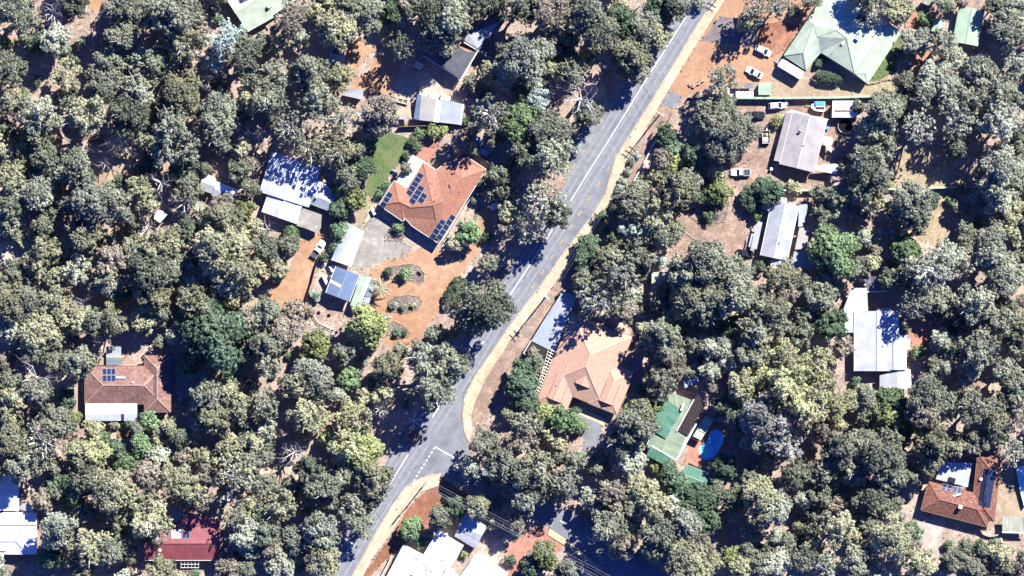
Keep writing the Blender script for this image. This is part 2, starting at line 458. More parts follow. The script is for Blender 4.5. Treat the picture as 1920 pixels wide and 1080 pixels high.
patch('driveway', [(1725,915),(1708,958),(1718,972),(1722,1010),(1734,1040),(1735,1090),(1760,1090),(1762,1035),(1770,980),(1728,966)], 'pale_concrete', .016, 1.2, seed=17)
patch('yard', [(1862,860),(1900,870),(1930,870),(1930,980),(1865,985),(1850,1000),(1830,990),(1860,960),(1876,900)], 'dry_grass', .012, 2, seed=18)
patch('lawn', [(684,262),(722,246),(765,258),(772,272),(757,295),(742,315),(727,335),(706,360),(694,376),(684,352),(696,320)], 'lawn_grass', .014, 1.6, seed=19)
patch('yard', [(694,372),(684,352),(670,400),(662,416),(676,424),(692,398),(706,365)], 'dry_grass', .014, 1.2, seed=20)
patch('garden_path', [(688,400),(704,368),(712,372),(698,398),(688,420),(678,428)], 'cream_path', .02, .8, seed=21)
patch('apron', [(700,404),(718,408),(738,425),(744,450),(770,462),(764,480),(742,484),(720,487),(695,497),(680,502),(659,500),(672,462),(686,418)], 'concrete', .022, .8, seed=22)
patch('patio', [(790,262),(808,258),(826,268),(814,290),(806,302),(794,300),(775,288)], 'salmon_paving', .018, .5, seed=23)
patch('patio', [(800,300),(822,272),(868,282),(915,316),(905,330),(860,330),(815,318)], 'brown_dirt', .015, .8, seed=24)
patch('verge', [(890,720),(905,690),(960,636),(1010,575),(1036,540),(1054,545),(1034,586),(1002,634),(952,696),(936,760),(900,790),(884,800),(884,765)], 'brown_dirt', .014, 1.0, seed=25)
patch('verge', [(1035,538),(1082,470),(1112,425),(1150,372),(1174,304),(1196,266),(1236,200),(1262,206),(1230,262),(1200,320),(1160,400),(1110,470),(1062,545)], 'brown_dirt', .014, 1.2, seed=26)
patch('verge', [(829,893),(842,905),(880,930),(840,960),(790,1000),(742,1032),(712,1060),(690,1086),(676,1086),(735,1004),(765,952),(800,920)], 'red_dirt', .014, 1.2, seed=27)
patch('driveway', [(945,1024),(990,996),(1014,984),(1032,992),(1058,1020),(1048,1034),(1010,1036),(992,1032),(976,1086),(952,1086),(958,1055)], 'salmon_paving', .018, .8, seed=28)
patch('driveway', [(990,1032),(1008,1036),(990,1062),(974,1090),(962,1090)], 'old_asphalt', .026, .4, seed=29)
patch('driveway', [(1060,790),(1080,768),(1140,778),(1128,800),(1122,832),(1090,850),(1095,820)], 'asphalt', .016, .8, seed=30)
patch('driveway', [(1086,762),(1136,786),(1131,797),(1082,775)], 'cream_path', .022, .4, seed=31)
patch('patio', [(1702,600),(1722,590),(1745,592),(1762,615),(1745,640),(1728,660),(1708,650)], 'salmon_paving', .014, 1, seed=32)
patch('patio', [(1280,870),(1296,822),(1318,806),(1345,790),(1370,800),(1372,840),(1345,872),(1320,872),(1300,880)], 'salmon_paving', .014, .8, seed=33)
patch('clearing', [(600,640),(640,632),(700,648),(692,668),(650,680),(612,705),(600,690)], 'dry_grass', .012, 2, seed=34)
patch('footpath', [(572,604),(582,600),(622,620),(630,628),(612,632)], 'pale_concrete', .016, .5, seed=35)
patch('yard', [(586,568),(640,582),(632,606),(600,600),(584,585)], 'brown_dirt', .02, 1, seed=36)
patch('clearing', [(1700,20),(1760,20),(1740,120),(1710,170),(1690,150),(1712,80)], 'orange_gravel', .012, 2, seed=37)
patch('lawn', [(1626,158),(1690,62),(1690,90),(1678,135),(1650,150)], 'lawn_grass', .016, .6, seed=38)
patch('verge', [(1058,340),(1030,345),(1008,330),(1012,355),(1035,370),(1064,365)], 'brown_dirt', .014, 1.4, seed=39)
patch('driveway', [(958,494),(926,512),(905,530),(930,540),(955,530),(968,505)], 'old_asphalt', .016, .6, seed=40)
for (cx, cy, rx, ry, m) in ((232,290,26,14,'dry_grass'),(200,330,30,16,'dry_grass'),(92,116,26,18,'earth'),(180,10,18,14,'orange_gravel'),(10,78,22,14,'orange_gravel'),(232,440,26,12,'brown_dirt'),(1355,1010,14,22,'orange_gravel'),(1680,1050,24,7,'orange_gravel'),(1520,850,10,16,'orange_gravel'),(600,800,24,10,'orange_gravel'),(235,815,16,9,'red_dirt'),(1780,285,20,12,'dry_grass'),(1610,392,22,22,'brown_dirt'),(1290,500,14,20,'salmon_paving'),(620,700,20,14,'brown_dirt'),(305,70,14,10,'dry_grass'),(400,830,18,10,'brown_dirt'),(1040,250,8,20,'orange_gravel'),(1142,165,10,24,'orange_gravel'),(1140,150,8,20,'orange_gravel'),(700,10,20,16,'brown_dirt'),(185,650,12,22,'cream_path'),(135,725,8,8,'cream_path')):
    rr = random.Random(int(cx)); pts = [(cx + rx * math.cos(a) * rr.uniform(.7, 1.2), cy + ry * math.sin(a) * rr.uniform(.7, 1.2)) for a in [i * .48 for i in range(13)]]
    patch('bare_soil', pts, m, .010, 1.2, seed=int(cy))

# roads
ROAD = [(1345,-10),(1337,0),(1295,67),(1250,142),(1220,192),(1170,270),(1152,302),(1135,362),(1110,405),(1060,470),(1010,540),(955,612),(890,707),(870,745),(866,777),(869,806),(878,828),
        (860,860),(828,889),(810,891),(790,898),(762,913),(730,958),(692,1022),(655,1090),(590,1090),(625,1012),(660,965),(700,905),(725,860),(733,842),(748,815),(775,786),(815,730),(850,690),(900,606),(930,560),(965,490),(1000,440),(1040,375),(1062,340),(1076,285),(1088,240),(1118,218),(1150,200),(1185,140),(1232,60),(1275,-10)]
patch('road', ROAD, 'asphalt', .07)
SIDE = [(866,800),(890,870),(940,902),(1000,930),(1060,955),(1120,990),(1180,1030),(1250,1080),(1270,1095),(1165,1095),(1130,1065),(1062,1010),(1030,988),(985,962),(930,934),(880,912),(827,890),(790,897)]
patch('side_road', SIDE, 'asphalt', .074)
kerb = [(1345,-10),(1337,0),(1295,67),(1250,142),(1220,192),(1170,270),(1152,302),(1135,362),(1110,405),(1060,470),(1010,540),(955,612),(890,707),(871,745),(867,777),(870,806),(879,829)]
path_e = [(886,806),(883,780),(892,752),(907,716),(955,641),(1036,537),(1082,470),(1112,425),(1134,390),(1152,368),(1174,302),(1196,267),(1236,198),(1300,92),(1360,-2),(1366,-10)]
patch('footpath', kerb + path_e, 'cream_path', .22, thick=True)
kerb2 = [(828,889),(810,890),(790,897),(762,912),(730,957),(692,1022),(655,1090)]
path2 = [(676,1090),(697,1047),(730,1004),(762,952),(790,922),(822,911)]
patch('footpath', kerb2 + path2, 'cream_path', .22, thick=True)
patch('footpath', [(1030,990),(1062,1011),(1130,1066),(1124,1074),(1090,1046),(1058,1022),(1027,1003)], 'cream_path', .20, thick=True)
def strip(pts, w, mat, z0, z1, name, kind='structure', parent=None):
    mb = MB()
    P = [W(*p) for p in pts]
    Ls, Rs = [], []
    for i, p in enumerate(P):
        d = (P[min(i + 1, len(P) - 1)] - P[max(i - 1, 0)]); d.z = 0; d.normalize(); s = Vector((-d.y, d.x, 0)) * w / 2
        Ls.append(p + s); Rs.append(p - s)
    for i in range(len(P) - 1):
        q = [Ls[i], Rs[i], Rs[i + 1], Ls[i + 1]]
        if z1 - z0 < .02: mb.face([(a.x, a.y, z1) for a in q][::-1])
        else: mb.hexa([Vector((a.x, a.y, z0)) for a in q[::-1]] + [Vector((a.x, a.y, z1)) for a in q[::-1]])
    o = mb.build(name, mat, parent)
    if kind: o['kind'] = kind
    return o
strip(kerb, .35, 'kerb_stone', 0, .235, 'kerb')
strip(kerb2, .45, 'kerb_stone', 0, .25, 'kerb')
strip([(732,843),(725,861),(700,906)], .3, 'kerb_stone', 0, .23, 'kerb')
# expansion joints cut across the footpath
jm = MB()
pe = path_e[::-1]
def along(pts, s):
    for i in range(len(pts) - 1):
        L = math.hypot(pts[i + 1][0] - pts[i][0], pts[i + 1][1] - pts[i][1])
        if s <= L: t = s / L; return (pts[i][0] + (pts[i + 1][0] - pts[i][0]) * t, pts[i][1] + (pts[i + 1][1] - pts[i][1]) * t)
        s -= L
    return pts[-1]
for i in range(1, 28):
    a = along(kerb, i * 36.0); b = along(pe, i * 35.4 + 4)
    if math.hypot(a[0] - b[0], a[1] - b[1]) < 45:
        A, B = W(*a), W(*b); d = (B - A).normalized() * .2; A += d; B -= d
        sx = Vector((-d.y, d.x, 0)).normalized() * .03
        jm.face([(p.x, p.y,   .2245) for p in (A - sx, B - sx, B + sx, A + sx)])
jo = jm.build('path_joints', 'kerb_stone'); jo['kind'] = 'structure'
# painted lines
ln = 0
def dash(a, b, w=.16, z=.125, mat='road_paint', name='lane_marking'):
    return strip([a, b], w, mat, z, z + .001, name)
cl = [(1311,-8),(1262,70),(1215,144),(1175,209),(1137,270),(1100,328),(1070,377)]
strip(cl, .30, 'road_paint', .125, .126, 'centre_line')
strip([(1036,430),(1000,487),(965,540),(928,594)], .30, 'road_paint', .125, .126, 'centre_line')
for a, b in (((906,640),(890,664)),((854,712),(845,727)),((827,756),(811,782)),((765,852),(726,917)),((716,931),(691,970)),((660,1018),(625,1076)),((1050,976),(1066,985)),((1100,1006),(1114,1016)),((802,772),(788,780))):
    dash(a, b, .28)
strip([(816,838),(850,857),(880,876)], .32, 'road_paint', .128, .129, 'stop_line')
for i in range(9):
    t = i / 8.4; x = 814 - 39 * t; y = 841 + 62 * t
    dash((x + 1.2, y - 1.9), (x - 1.2, y + 1.9), .32, .132, name='give_way_dash')
strip([(735,842),(726,860)], .22, 'road_paint', .128, .129, 'edge_line')
for x, y in ((1127,229),(1110,257),(1094,285),(1076,312),(1059,340),(1155,292),(1140,317),(1122,345),(1105,372),(1087,400),(1070,426),(1052,455),(1035,482),(1017,510),(1000,536),(1145,203)):
    dash((x - 3.0, y + 4.5), (x + 3.0, y - 4.5), .62, .125, 'ochre_paint', 'ochre_block')
# seams and patched trenches in the asphalt
for a, b in (((1172,165),(1212,232)),((1160,190),(1190,238)),((1192,140),(1222,187)),((745,850),(790,830)),((770,880),(800,868)),((735,940),(752,930)),((705,960),(722,985))):
    strip([a, b], .12, 'slate_steel', .121, .122, 'road_seam')

# garden beds with stone borders
def bed(pts, label, rim, seed, z=.12):
    CLEAR.append(pts)
    c = (sum(p[0] for p in pts) / len(pts), sum(p[1] for p in pts) / len(pts))
    t = thing('garden_bed', label, 'garden bed', W(*c))
    q = smooth_poly(pts, 4, .5, seed); mb = MB(); mb.prism([W(*p) for p in q], 0, z); mb.build('mulch', 'bed_mulch', t)
    rnd = random.Random(seed); s = MB()
    for p in smooth_poly(pts, 3.2, .5, seed + 1):
        w = W(*p); k = rnd.uniform(.16, .30)
        s.box((w.x, w.y, .1), (k * 1.5, k * 1.2, .28 * rnd.uniform(.7, 1.3)), rnd.uniform(0, 3), taper=.75)
    e = s.build('stone_edging', rim, t); e['kind'] = 'stuff'
    g_ = MB()
    for i in range(int(len(pts) * 9)):
        a = rnd.uniform(0, 6.28); k = rnd.random() ** .5 * .8
        pp = rnd.choice(pts); w = W(c[0] + (pp[0] - c[0]) * k, c[1] + (pp[1] - c[1]) * k)
        for j in range(5):
            a = rnd.uniform(0, 6.28); L = rnd.uniform(.15, .45); d = Vector((math.cos(a), math.sin(a), rnd.uniform(.3, 1.2))) * L; sd_ = Vector((-d.y, d.x, 0)).normalized() * .08
            b = Vector((w.x, w.y, z)); g_.face([b - sd_, b + sd_, b + d])
    u = g_.build('low_plants', LEAF[rnd.choice('gpt')][1], t); u['kind'] = 'stuff'
    u.data.attributes.new('tint', 'FLOAT', 'FACE').data.foreach_set('value', [rnd.random() for _ in u.data.polygons])
bed([(714,513),(726,501),(746,497),(772,494),(788,500),(796,512),(796,526),(788,534),(776,528),(768,520),(750,520),(736,522),(716,516)], 'long curved garden bed with a pale kerb and round shrubs', 'cream_path', 1)
bed([(728,566),(740,556),(766,553),(786,556),(791,566),(784,580),(762,586),(738,585),(728,578)], 'oval stone-edged garden bed in the middle of the orange gravel', 'stone', 2)
bed([(720,622),(728,606),(738,602),(756,610),(770,624),(764,632),(744,630),(726,628)], 'small pointed garden bed with ball shrubs near the gravel end', 'stone', 3)
bed([(1284,396),(1300,410),(1314,421),(1335,422),(1356,416),(1364,400),(1366,376),(1350,378),(1320,386),(1296,392)], 'stone-ringed pale garden bed above the brown clearing', 'stone', 4)
bed([(722,442),(732,430),(750,424),(760,434),(756,446),(756,451),(723,450)], 'triangular garden bed on the concrete apron of the orange house', 'pale_concrete', 5)
bed([(875,438),(892,402),(898,386),(902,388),(890,418),(880,440)], 'narrow bed with low plants on the right of the orange house', 'stone', 6)

# wheel tracks worn into both lanes, oil-dark along the middle of each
m_plain('worn_asphalt', (.168, .174, .188), .9, .2, .18, .8); m_plain('polished_asphalt', (.205, .211, .225), .9, .2, .14, .8)
lane = [(1307,-8),(1258,70),(1210,144),(1171,209),(1133,270),(1096,328),(1066,377),(1034,430),(998,487),(963,540),(926,594),(880,672),(838,738),(800,800),(752,872),(705,946),(650,1030),(615,1090)]
for off, w, mt in ((9, .55, 'polished_asphalt'), (15, .8, 'worn_asphalt'), (21, .55, 'polished_asphalt'), (-8, .55, 'polished_asphalt'), (-13.5, .7, 'worn_asphalt'), (-19, .55, 'polished_asphalt')):
    q = []
    for i, p in enumerate(lane):
        a, c = lane[max(0, i - 1)], lane[min(len(lane) - 1, i + 1)]; L = math.hypot(c[0] - a[0], c[1] - a[1]); nx, ny = -(c[1] - a[1]) / L, (c[0] - a[0]) / L
        q.append((p[0] - nx * off, p[1] - ny * off))
    strip(q, w, mt, .11, .111 + abs(off) * .0002, 'wheel_track')
for a, b_, w in (((1100, 300), (1086, 322), 2.0), ((985, 515), (972, 534), 1.6), ((800, 830), (812, 812), 2.4), ((1230, 110), (1240, 94), 1.8), ((690, 1010), (700, 994), 1.5)):
    strip([a, b_], w, 'worn_asphalt', .115, .116 + w * .0005, 'asphalt_patch')
ROOFS = [[(1440,90),(1530,90),(1640,165),(1600,182),(1440,182)],[(630,158),(690,158),(690,192),(630,192)],[(608,96),(655,96),(655,130),(608,130)],[(1860,850),(1925,850),(1925,1010),(1840,1010)],[(1725,-5),(1760,-5),(1790,90),(1740,70)],[(730,160),(830,160),(830,240),(730,240)],[(838,530),(865,500),(885,520),(850,585)],[(1465,100),(1560,-5),(1695,60),(1626,160)],[(1448,302),(1486,204),(1575,225),(1572,330)],[(1402,462),(1450,365),(1520,380),(1525,505),(1430,505)],[(1580,515),(1720,560),(1712,730),(1600,700)],[(1728,955),(1745,855),(1885,850),(1920,1000),(1850,990)],
         [(708,385),(795,300),(912,316),(826,458)],[(485,400),(512,285),(610,285),(630,380),(600,440),(530,420)],[(158,684),(200,650),(322,660),(322,775),(258,790),(158,790)],[(1004,752),(1074,580),(1178,600),(1180,720),(1158,778)],[(995,640),(1055,540),(1082,556),(1040,665)],
         [(1210,850),(1255,730),(1320,735),(1370,800),(1360,870),(1275,905)],[(733,1070),(825,985),(880,960),(916,988),(960,1062),(950,1085)],[(-5,890),(40,890),(72,1000),(70,1045),(-5,1045)],[(270,1052),(270,980),(320,945),(414,970),(414,1048)],[(795,105),(840,75),(930,12),(950,30),(862,155)],
         [(774,222),(782,174),(872,195),(864,236)],[(372,360),(386,322),(448,352),(440,385)],[(608,550),(632,490),(705,520),(690,582)],[(430,-5),(465,58),(550,5),(560,-5)],[(1785,80),(1805,12),(1855,25),(1832,90)],[(618,490),(650,414),(685,434),(658,502)]]
BAR = CLEAR + ROOFS + [ROAD, SIDE, kerb + path_e, kerb2 + path2]
# ------------------------------------------------------------------ houses
class House:
    def __init__(s, name, label, cat, fr, roof, wall='cream_wall', ridge='ridge_grey', gutter='gutter_white', ze=2.7, pitch=.42):
        s.fr = fr; s.roof = roof; s.wall = wall; s.ridge = ridge; s.gut = gutter; s.ze = ze; s.pitch = pitch
        s.rb, s.wb, s.cb, s.gb = MB(), MB(), MB(), MB()
        s.blocks = []; s.n = 0; s.name, s.label, s.cat = name, label, cat; s.root = None; s.tris = []
    def start(s, x, y):
        s.root = thing(s.name, s.label, s.cat, W(*s.fr(x, y))); return s
    def blk(s, ax, ay, bx, by, w, ends='gg', ze=None, pitch=None, h0=None, h1=None, wall=True, cap=True):
        ze = (s.ze if ze is None else ze) + s.n * .004; pitch = pitch or s.pitch; s.n += 1
        A, B = W(*s.fr(ax, ay), ze), W(*s.fr(bx, by), ze)
        wm = w / s.fr.s * K
        d = B - A; L = d.length; u = d / L; n = Vector((-u.y, u.x, 0))
        rise = wm * pitch
        i0 = 0 if ends[0] == 'g' else (h0 / s.fr.s * K if h0 else wm); i1 = 0 if ends[1] == 'g' else (h1 / s.fr.s * K if h1 else wm)
        i0 = min(i0, L * .48); i1 = min(i1, L * .48)
        c = [A - n * wm, A + n * wm, B + n * wm, B - n * wm]
        R0, R1 = A + u * i0 + Vector((0, 0, rise)), B - u * i1 + Vector((0, 0, rise))
        s.blocks.append((A, u, n, L, wm, ze, pitch, i0, i1, rise))
        s.rb.slope([c[1], c[2], R1, R0]); s.rb.slope([c[3], c[0], R0, R1])
        if i0 > 0: s.rb.slope([c[0], c[1], R0])
        if i1 > 0: s.rb.slope([c[2], c[3], R1])
        dz = Vector((0, 0, -.2))
        for i in range(4): s.gb.face([c[i] + dz, c[(i + 1) % 4] + dz, c[(i + 1) % 4], c[i]][::-1])
        if i0 == 0: s.gb.face([c[0], R0, c[1]])
        if i1 == 0: s.gb.face([c[2], R1, c[3]])
        s.gb.face([c[0] + dz, c[1] + dz, c[2] + dz, c[3] + dz])
        # gutter along the eaves
        for i in range(4):
            if i == 0 and i0 == 0 or i == 2 and i1 == 0: continue
            o = (c[i] + c[(i + 1) % 4]) / 2 - (A + B) / 2; o.z = 0; o.normalize()
            s.gb.bar(c[i] + o * .07 + Vector((0, 0, -.07)), c[(i + 1) % 4] + o * .07 + Vector((0, 0, -.07)), .13, .12)
        if cap:
            up = Vector((0, 0, .03))
            s.cb.bar(R0 + up, R1 + up, .24, .10)
            if i0 > 0: s.cb.bar(c[0] + up, R0 + up, .22, .10); s.cb.bar(c[1] + up, R0 + up, .22, .10)
            if i1 > 0: s.cb.bar(c[2] + up, R1 + up, .22, .10); s.cb.bar(c[3] + up, R1 + up, .22, .10)
        if wall:
            e = .45 + .005 * s.n
            q = [A - n * (wm - e) + u * e, A + n * (wm - e) + u * e, B + n * (wm - e) - u * e, B - n * (wm - e) - u * e]
            s.wb.hexa([Vector((p.x, p.y, 0)) for p in q] + [Vector((p.x, p.y, ze - .21)) for p in q])
        return s
    def rect(s, a, h, d0, d1, u0, u1, ends='hh', **kw):
        """block by distances across (d) and along (u) the line a -> h, in sheet units; d grows to the right of a -> h as drawn"""
        ux, uy = h[0] - a[0], h[1] - a[1]; L = math.hypot(ux, uy); ux /= L; uy /= L; nx, ny = -uy, ux
        m = (d0 + d1) / 2
        P = lambda u: (a[0] + ux * u + nx * m, a[1] + uy * u + ny * m)
        s.blk(*P(u0), *P(u1), abs(d1 - d0) / 2, ends, **kw); return s
    def poly(s, V, faces, outline, inset=.45):
        """roof given by surveyed corners: V name -> (x, y, height), faces as strings of names, outline = eave corners in order"""
        P = {k: W(*s.fr(v[0], v[1]), v[2]) for k, v in V.items()}
        for f in faces:
            q = [P[k] for k in f.split()]
            if len(q) > 3:
                for t in tessellate_polygon([[Vector((p.x, p.y, 0)) for p in q]]): s.tris.append([q[i] for i in t])
                n = Vector((0, 0, 0)); c = sum(q, Vector()) / len(q)
                flat = True
                for t in s.tris[-(len(q) - 2):]:
                    m = (t[1] - t[0]).cross(t[2] - t[0]).normalized(); m = m if m.z > 0 else -m
                    if n.length and n.dot(m) < .9995: flat = False
                    n = m
                if flat: s.rb.slope(q)
                else:
                    for t in s.tris[-(len(q) - 2):]: s.rb.slope(t)
            else: s.tris.append(q); s.rb.slope(q)
        O = [P[k] for k in outline.split()]; c = sum(O, Vector()) / len(O); dz = Vector((0, 0, -.2)); n = len(O)
        area = sum(O[i].x * O[(i + 1) % n].y - O[(i + 1) % n].x * O[i].y for i in range(n))
        I = []
        for i in range(n):
            a, b = O[i], O[(i + 1) % n]; s.gb.face([a + dz, b + dz, b, a] if area > 0 else [b + dz, a + dz, a, b])
            d = (b - a).normalized(); o = Vector((d.y, -d.x, 0)) * (1 if area > 0 else -1)
            if abs(a.z - b.z) < .3: s.gb.bar(a + o * .07 - Vector((0, 0, .07)), b + o * .07 - Vector((0, 0, .07)), .13, .12)
            d0 = (a - O[i - 1]).normalized(); o0 = Vector((d0.y, -d0.x, 0)) * (1 if area > 0 else -1)
            k = max(.35, 1 + o.dot(o0)); I.append(a - (o + o0) * inset / k)
        s.wb.prism([(p.x, p.y) for p in I], 0, min(p.z for p in O) - .21)
        return s
    def caps(s, lines, V):
        up = Vector((0, 0, .03))
        for l in lines.split():
            a, b = l.split('-'); s.cb.bar(W(*s.fr(*V[a][:2]), V[a][2]) + up, W(*s.fr(*V[b][:2]), V[b][2]) + up, .24, .10)
        return s
    def z(s, x, y, px=False):
        q = (x, y) if px else s.fr(x, y)
        z = 2.5
        for it in range(3):
            p = W(*q, z); best = None
            for (A, u, n, L, wm, ze, pt, i0, i1, rise) in s.blocks:
                r = p - A; a = r.dot(u); b = abs(r.dot(n)); r_ = 0
                if -.05 <= a <= L + .05 and b <= wm + .05:
                    h = (wm - b) * pt
                    if i0 > 0: h = min(h, a / i0 * rise)
                    if i1 > 0: h = min(h, (L - a) / i1 * rise)
                    if best is None or ze + h > best: best = ze + h
            for a, b, d in s.tris:
                den = (b.y - d.y) * (a.x - d.x) + (d.x - b.x) * (a.y - d.y)
                if abs(den) < 1e-9: continue
                u_ = ((b.y - d.y) * (p.x - d.x) + (d.x - b.x) * (p.y - d.y)) / den; v_ = ((d.y - a.y) * (p.x - d.x) + (a.x - d.x) * (p.y - d.y)) / den
                if u_ > -.02 and v_ > -.02 and u_ + v_ < 1.02:
                    zz = u_ * a.z + v_ * b.z + (1 - u_ - v_) * d.z
                    if best is None or zz > best: best = zz
            z = best if best is not None else s.ze
        return z
    def done(s):
        if s.rb.f: s.rb.build('roof', s.roof, s.root)
        if s.wb.f: s.wb.build('wall', s.wall, s.root)
        if s.cb.f: s.cb.build('ridge_cap', s.ridge, s.root)
        if s.gb.f: s.gb.build('gutter', s.gut, s.root)
        return s
    def sheet(s, pts, mat, name='verandah_roof', posts=True, thick=.09, label=None):
        o = sheet_mesh(s.fr, pts, mat, name, s.root, thick)
        if label: o['label'] = label
        if posts:
            for (x, y, z) in pts:
                p = W(*s.fr(x, y), z); c = sum((W(*s.fr(q[0], q[1]), q[2]) for q in pts), Vector()) / len(pts); p = p.lerp(c, .06)
                m = MB(); m.tube([(p.x, p.y, 0), (p.x, p.y, p.z - .1)], .06, 6); m.build('post', 'grey_metal', s.root)
        return s
    def panels(s, cells, du, dv, o, frame='pv_frame'):
        """solar panels: grid cells (i, j) from corner o with steps du, dv in sheet units"""
        for (i, j) in cells:
            q = []
            at = lambda a, b: (o[0] + du[0] * a + dv[0] * b, o[1] + du[1] * a + dv[1] * b)
            zc = s.z(*at(i + .5, j + .5)); ga = (s.z(*at(i + .65, j + .5)) - s.z(*at(i + .35, j + .5))) / .3; gb = (s.z(*at(i + .5, j + .65)) - s.z(*at(i + .5, j + .35))) / .3
            for a, b in ((i + .04, j + .03), (i + .96, j + .03), (i + .96, j + .97), (i + .04, j + .97)):
                q.append(W(*s.fr(*at(a, b)), zc + ga * (a - i - .5) + gb * (b - j - .5) + .14))
            solar_panel(q, s.root, frame=frame)
        return s
    def solid(s, x, y, size, mat, name, rz=0.0, lift=0.0):
        z = s.z(x, y); p = W(*s.fr(x, y), z)
        m = MB(); m.box((p.x, p.y, z + size[2] / 2 - .12 + lift), size, rz); return m.build(name, mat, s.root)
    def vent(s, x, y, r=.16, h=.5, mat='grey_metal', name='roof_vent'):
        z = s.z(x, y); p = W(*s.fr(x, y), z); m = MB()
        m.tube([(p.x, p.y, z - .1), (p.x, p.y, z + h)], r * .6, 8); m.tube([(p.x, p.y, z + h), (p.x, p.y, z + h + .1)], [r * 1.4, r * .4], 8)
        m.build(name, mat, s.root); return s
    def antenna(s, x, y, a=.6, h=2.2):
        z = s.z(x, y); p = W(*s.fr(x, y), z); m = MB()
        m.tube([(p.x, p.y, z - .1), (p.x, p.y, z + h)], .025, 5)
        d = Vector((math.cos(a), math.sin(a), 0)); e = Vector((-d.y, d.x, 0)); c = Vector((p.x, p.y, z + h - .1))
        m.tube([c - d * .9, c + d * .9], .02, 4)
        for k in range(7): q = c + d * (-.8 + k * .27); L = .55 - k * .04; m.tube([q - e * L, q + e * L], .014, 4)
        m.build('antenna', 'grey_metal', s.root); return s
    def heater(s, x, y, ang, n=2, back=1):
        """solar hot water: tank above n collectors; ang = direction up the slope (world)"""
        d = Vector((math.cos(ang), math.sin(ang), 0)); e = Vector((-d.y, d.x, 0))
        z = s.z(x, y); p = W(*s.fr(x, y), z + .3); m = MB()
        m.tube([p - e * 1.1 - Vector((0, 0, .02)), p + e * 1.1], .27, 12); t = m.build('water_heater_tank', 'white_paint', s.root, smooth=False)
        for k in range(n):
            c = p - d * 1.3 + e * (k - (n - 1) / 2) * 1.1; 
            q = []
            for a, b in ((-.5, -1), (.5, -1), (.5, .95), (-.5, .95)):
                w = c + e * a + d * b; q.append(Vector((w.x, w.y, p.z - .18 + (b - 1) * s.pitch)))
            solar_panel(q, s.root, 'heater_collector')
        return s

def sheet_mesh(fr, pts, mat, name, parent, thick=.09):
    P = [W(*fr(x, y), z) for x, y, z in pts]
    m = MB(); m.slope(P, 0)
    dn = Vector((0, 0, -thick)); n = len(P)
    area = sum(P[i].x * P[(i + 1) % n].y - P[(i + 1) % n].x * P[i].y for i in range(n))
    if area < 0: P.reverse()
    for i in range(n): m.face([P[i] + dn, P[(i + 1) % n] + dn, P[(i + 1) % n], P[i]], 1)
    m.face([p + dn for p in reversed(P)], 1)
    return m.build(name, [mat, 'grey_metal'], parent)

PANEL_N = 0
def solar_panel(q, parent, name='solar_panel', frame='pv_frame'):
    q = [Vector(p) for p in q]
    n = (q[1] - q[0]).cross(q[3] - q[0]).normalized()
    if n.z < 0: q = [q[0], q[3], q[2], q[1]]; n = -n
    c = sum(q, Vector()) / 4
    m = MB(); lo = [p - n * .05 for p in q]
    m.hexa(lo + q, 1)
    ins = [p.lerp(c, .06) + n * .004 for p in q]
    m.face(ins, 0)
    o = m.build(name, ['pv_glass', frame], parent)
    return o

F_A1, F_A2, F_AC = Fr(1460, 0, 7.385), Fr(1500, 60, 7.714), Fr(1360, 60, 7.717)
F_C, F_D, F_E, F_F = Fr(1360, 170, 6.354), Fr(1380, 350, 6.354), Fr(1560, 500, 4.5), Fr(1700, 840, 6.3545)
F_G, F_H, F_J, F_KK = Fr(700, 250, 4.696), Fr(470, 270, 6.0), Fr(560, 440, 6.75), Fr(140, 640, 6.75)
F_L, F_M, F_N, F_O, F_P = Fr(980, 580, 4.909), Fr(1190, 690, 4.5), Fr(710, 940, 7.3846), Fr(0, 860, 4.909), Fr(250, 910, 6.352)
F_Q, F_V, F_X, F_Y = Fr(590, 0, 4.319), Fr(1700, 0, 8.309), Fr(880, 860, 4.91), Fr(1130, 480, 6.75)

# --- pale green hip-roofed house, upper right
h = House('house', 'pale green hip-roofed metal house with two long wings at upper right', 'house', PX, 'green_steel', 'cream_wall', 'ridge_green', 'gutter_green', 2.7, .42).start(1590, 80)
VA = dict(a=(1470,104,2.7), b=(1511,131,2.7), c=(1538.5,98,2.7), d=(1626,157,2.7), e=(1690,60,2.7), f=(1647,31,2.7), g=(1592,-10,2.7), h=(1546,-10,2.7), i=(1516,36,2.7),
          P=(1506,99,4.1), Q=(1526,45,4.4), R=(1533,69,4.35), S=(1588,72,5.0), X=(1568,56,5.0), T=(1602.5,138,4.4), U=(1665,46,4.6), T2=(1622,137.5,3.5))
h.poly(VA, ['a b P', 'a P Q i', 'b c R Q P', 'c d T S X R', 'd T2 T', 'd e U T T2', 'e f U', 'T U S', 'f g X S U', 'g h i Q R X'], 'a b c d e f g h i')
h.caps('a-P b-P P-Q T-U U-e U-f S-T T-T2 T2-d R-X X-S R-Q', VA)
h.done()
h.panels([(0, 0), (1, 0)], (8, 5.4), (-8, 12), (1612, 22))
z = h.solid(1608, 71, (1.3, 1.1, .9), 'grey_metal', 'evaporative_cooler', .98)
h.solid(1580, 81, (.8, .6, .5), 'white_paint', 'skylight', .98)
h.vent(1638, 66, .14); h.antenna(1574, 84, 1.2); h.antenna(1541, 87, .6, 1.6)
h.sheet([(1590, -4, 2.75), (1606, -2, 2.75), (1610, 14, 2.55), (1592, 10, 2.55)], 'bright_white_steel', 'patio_roof', False)

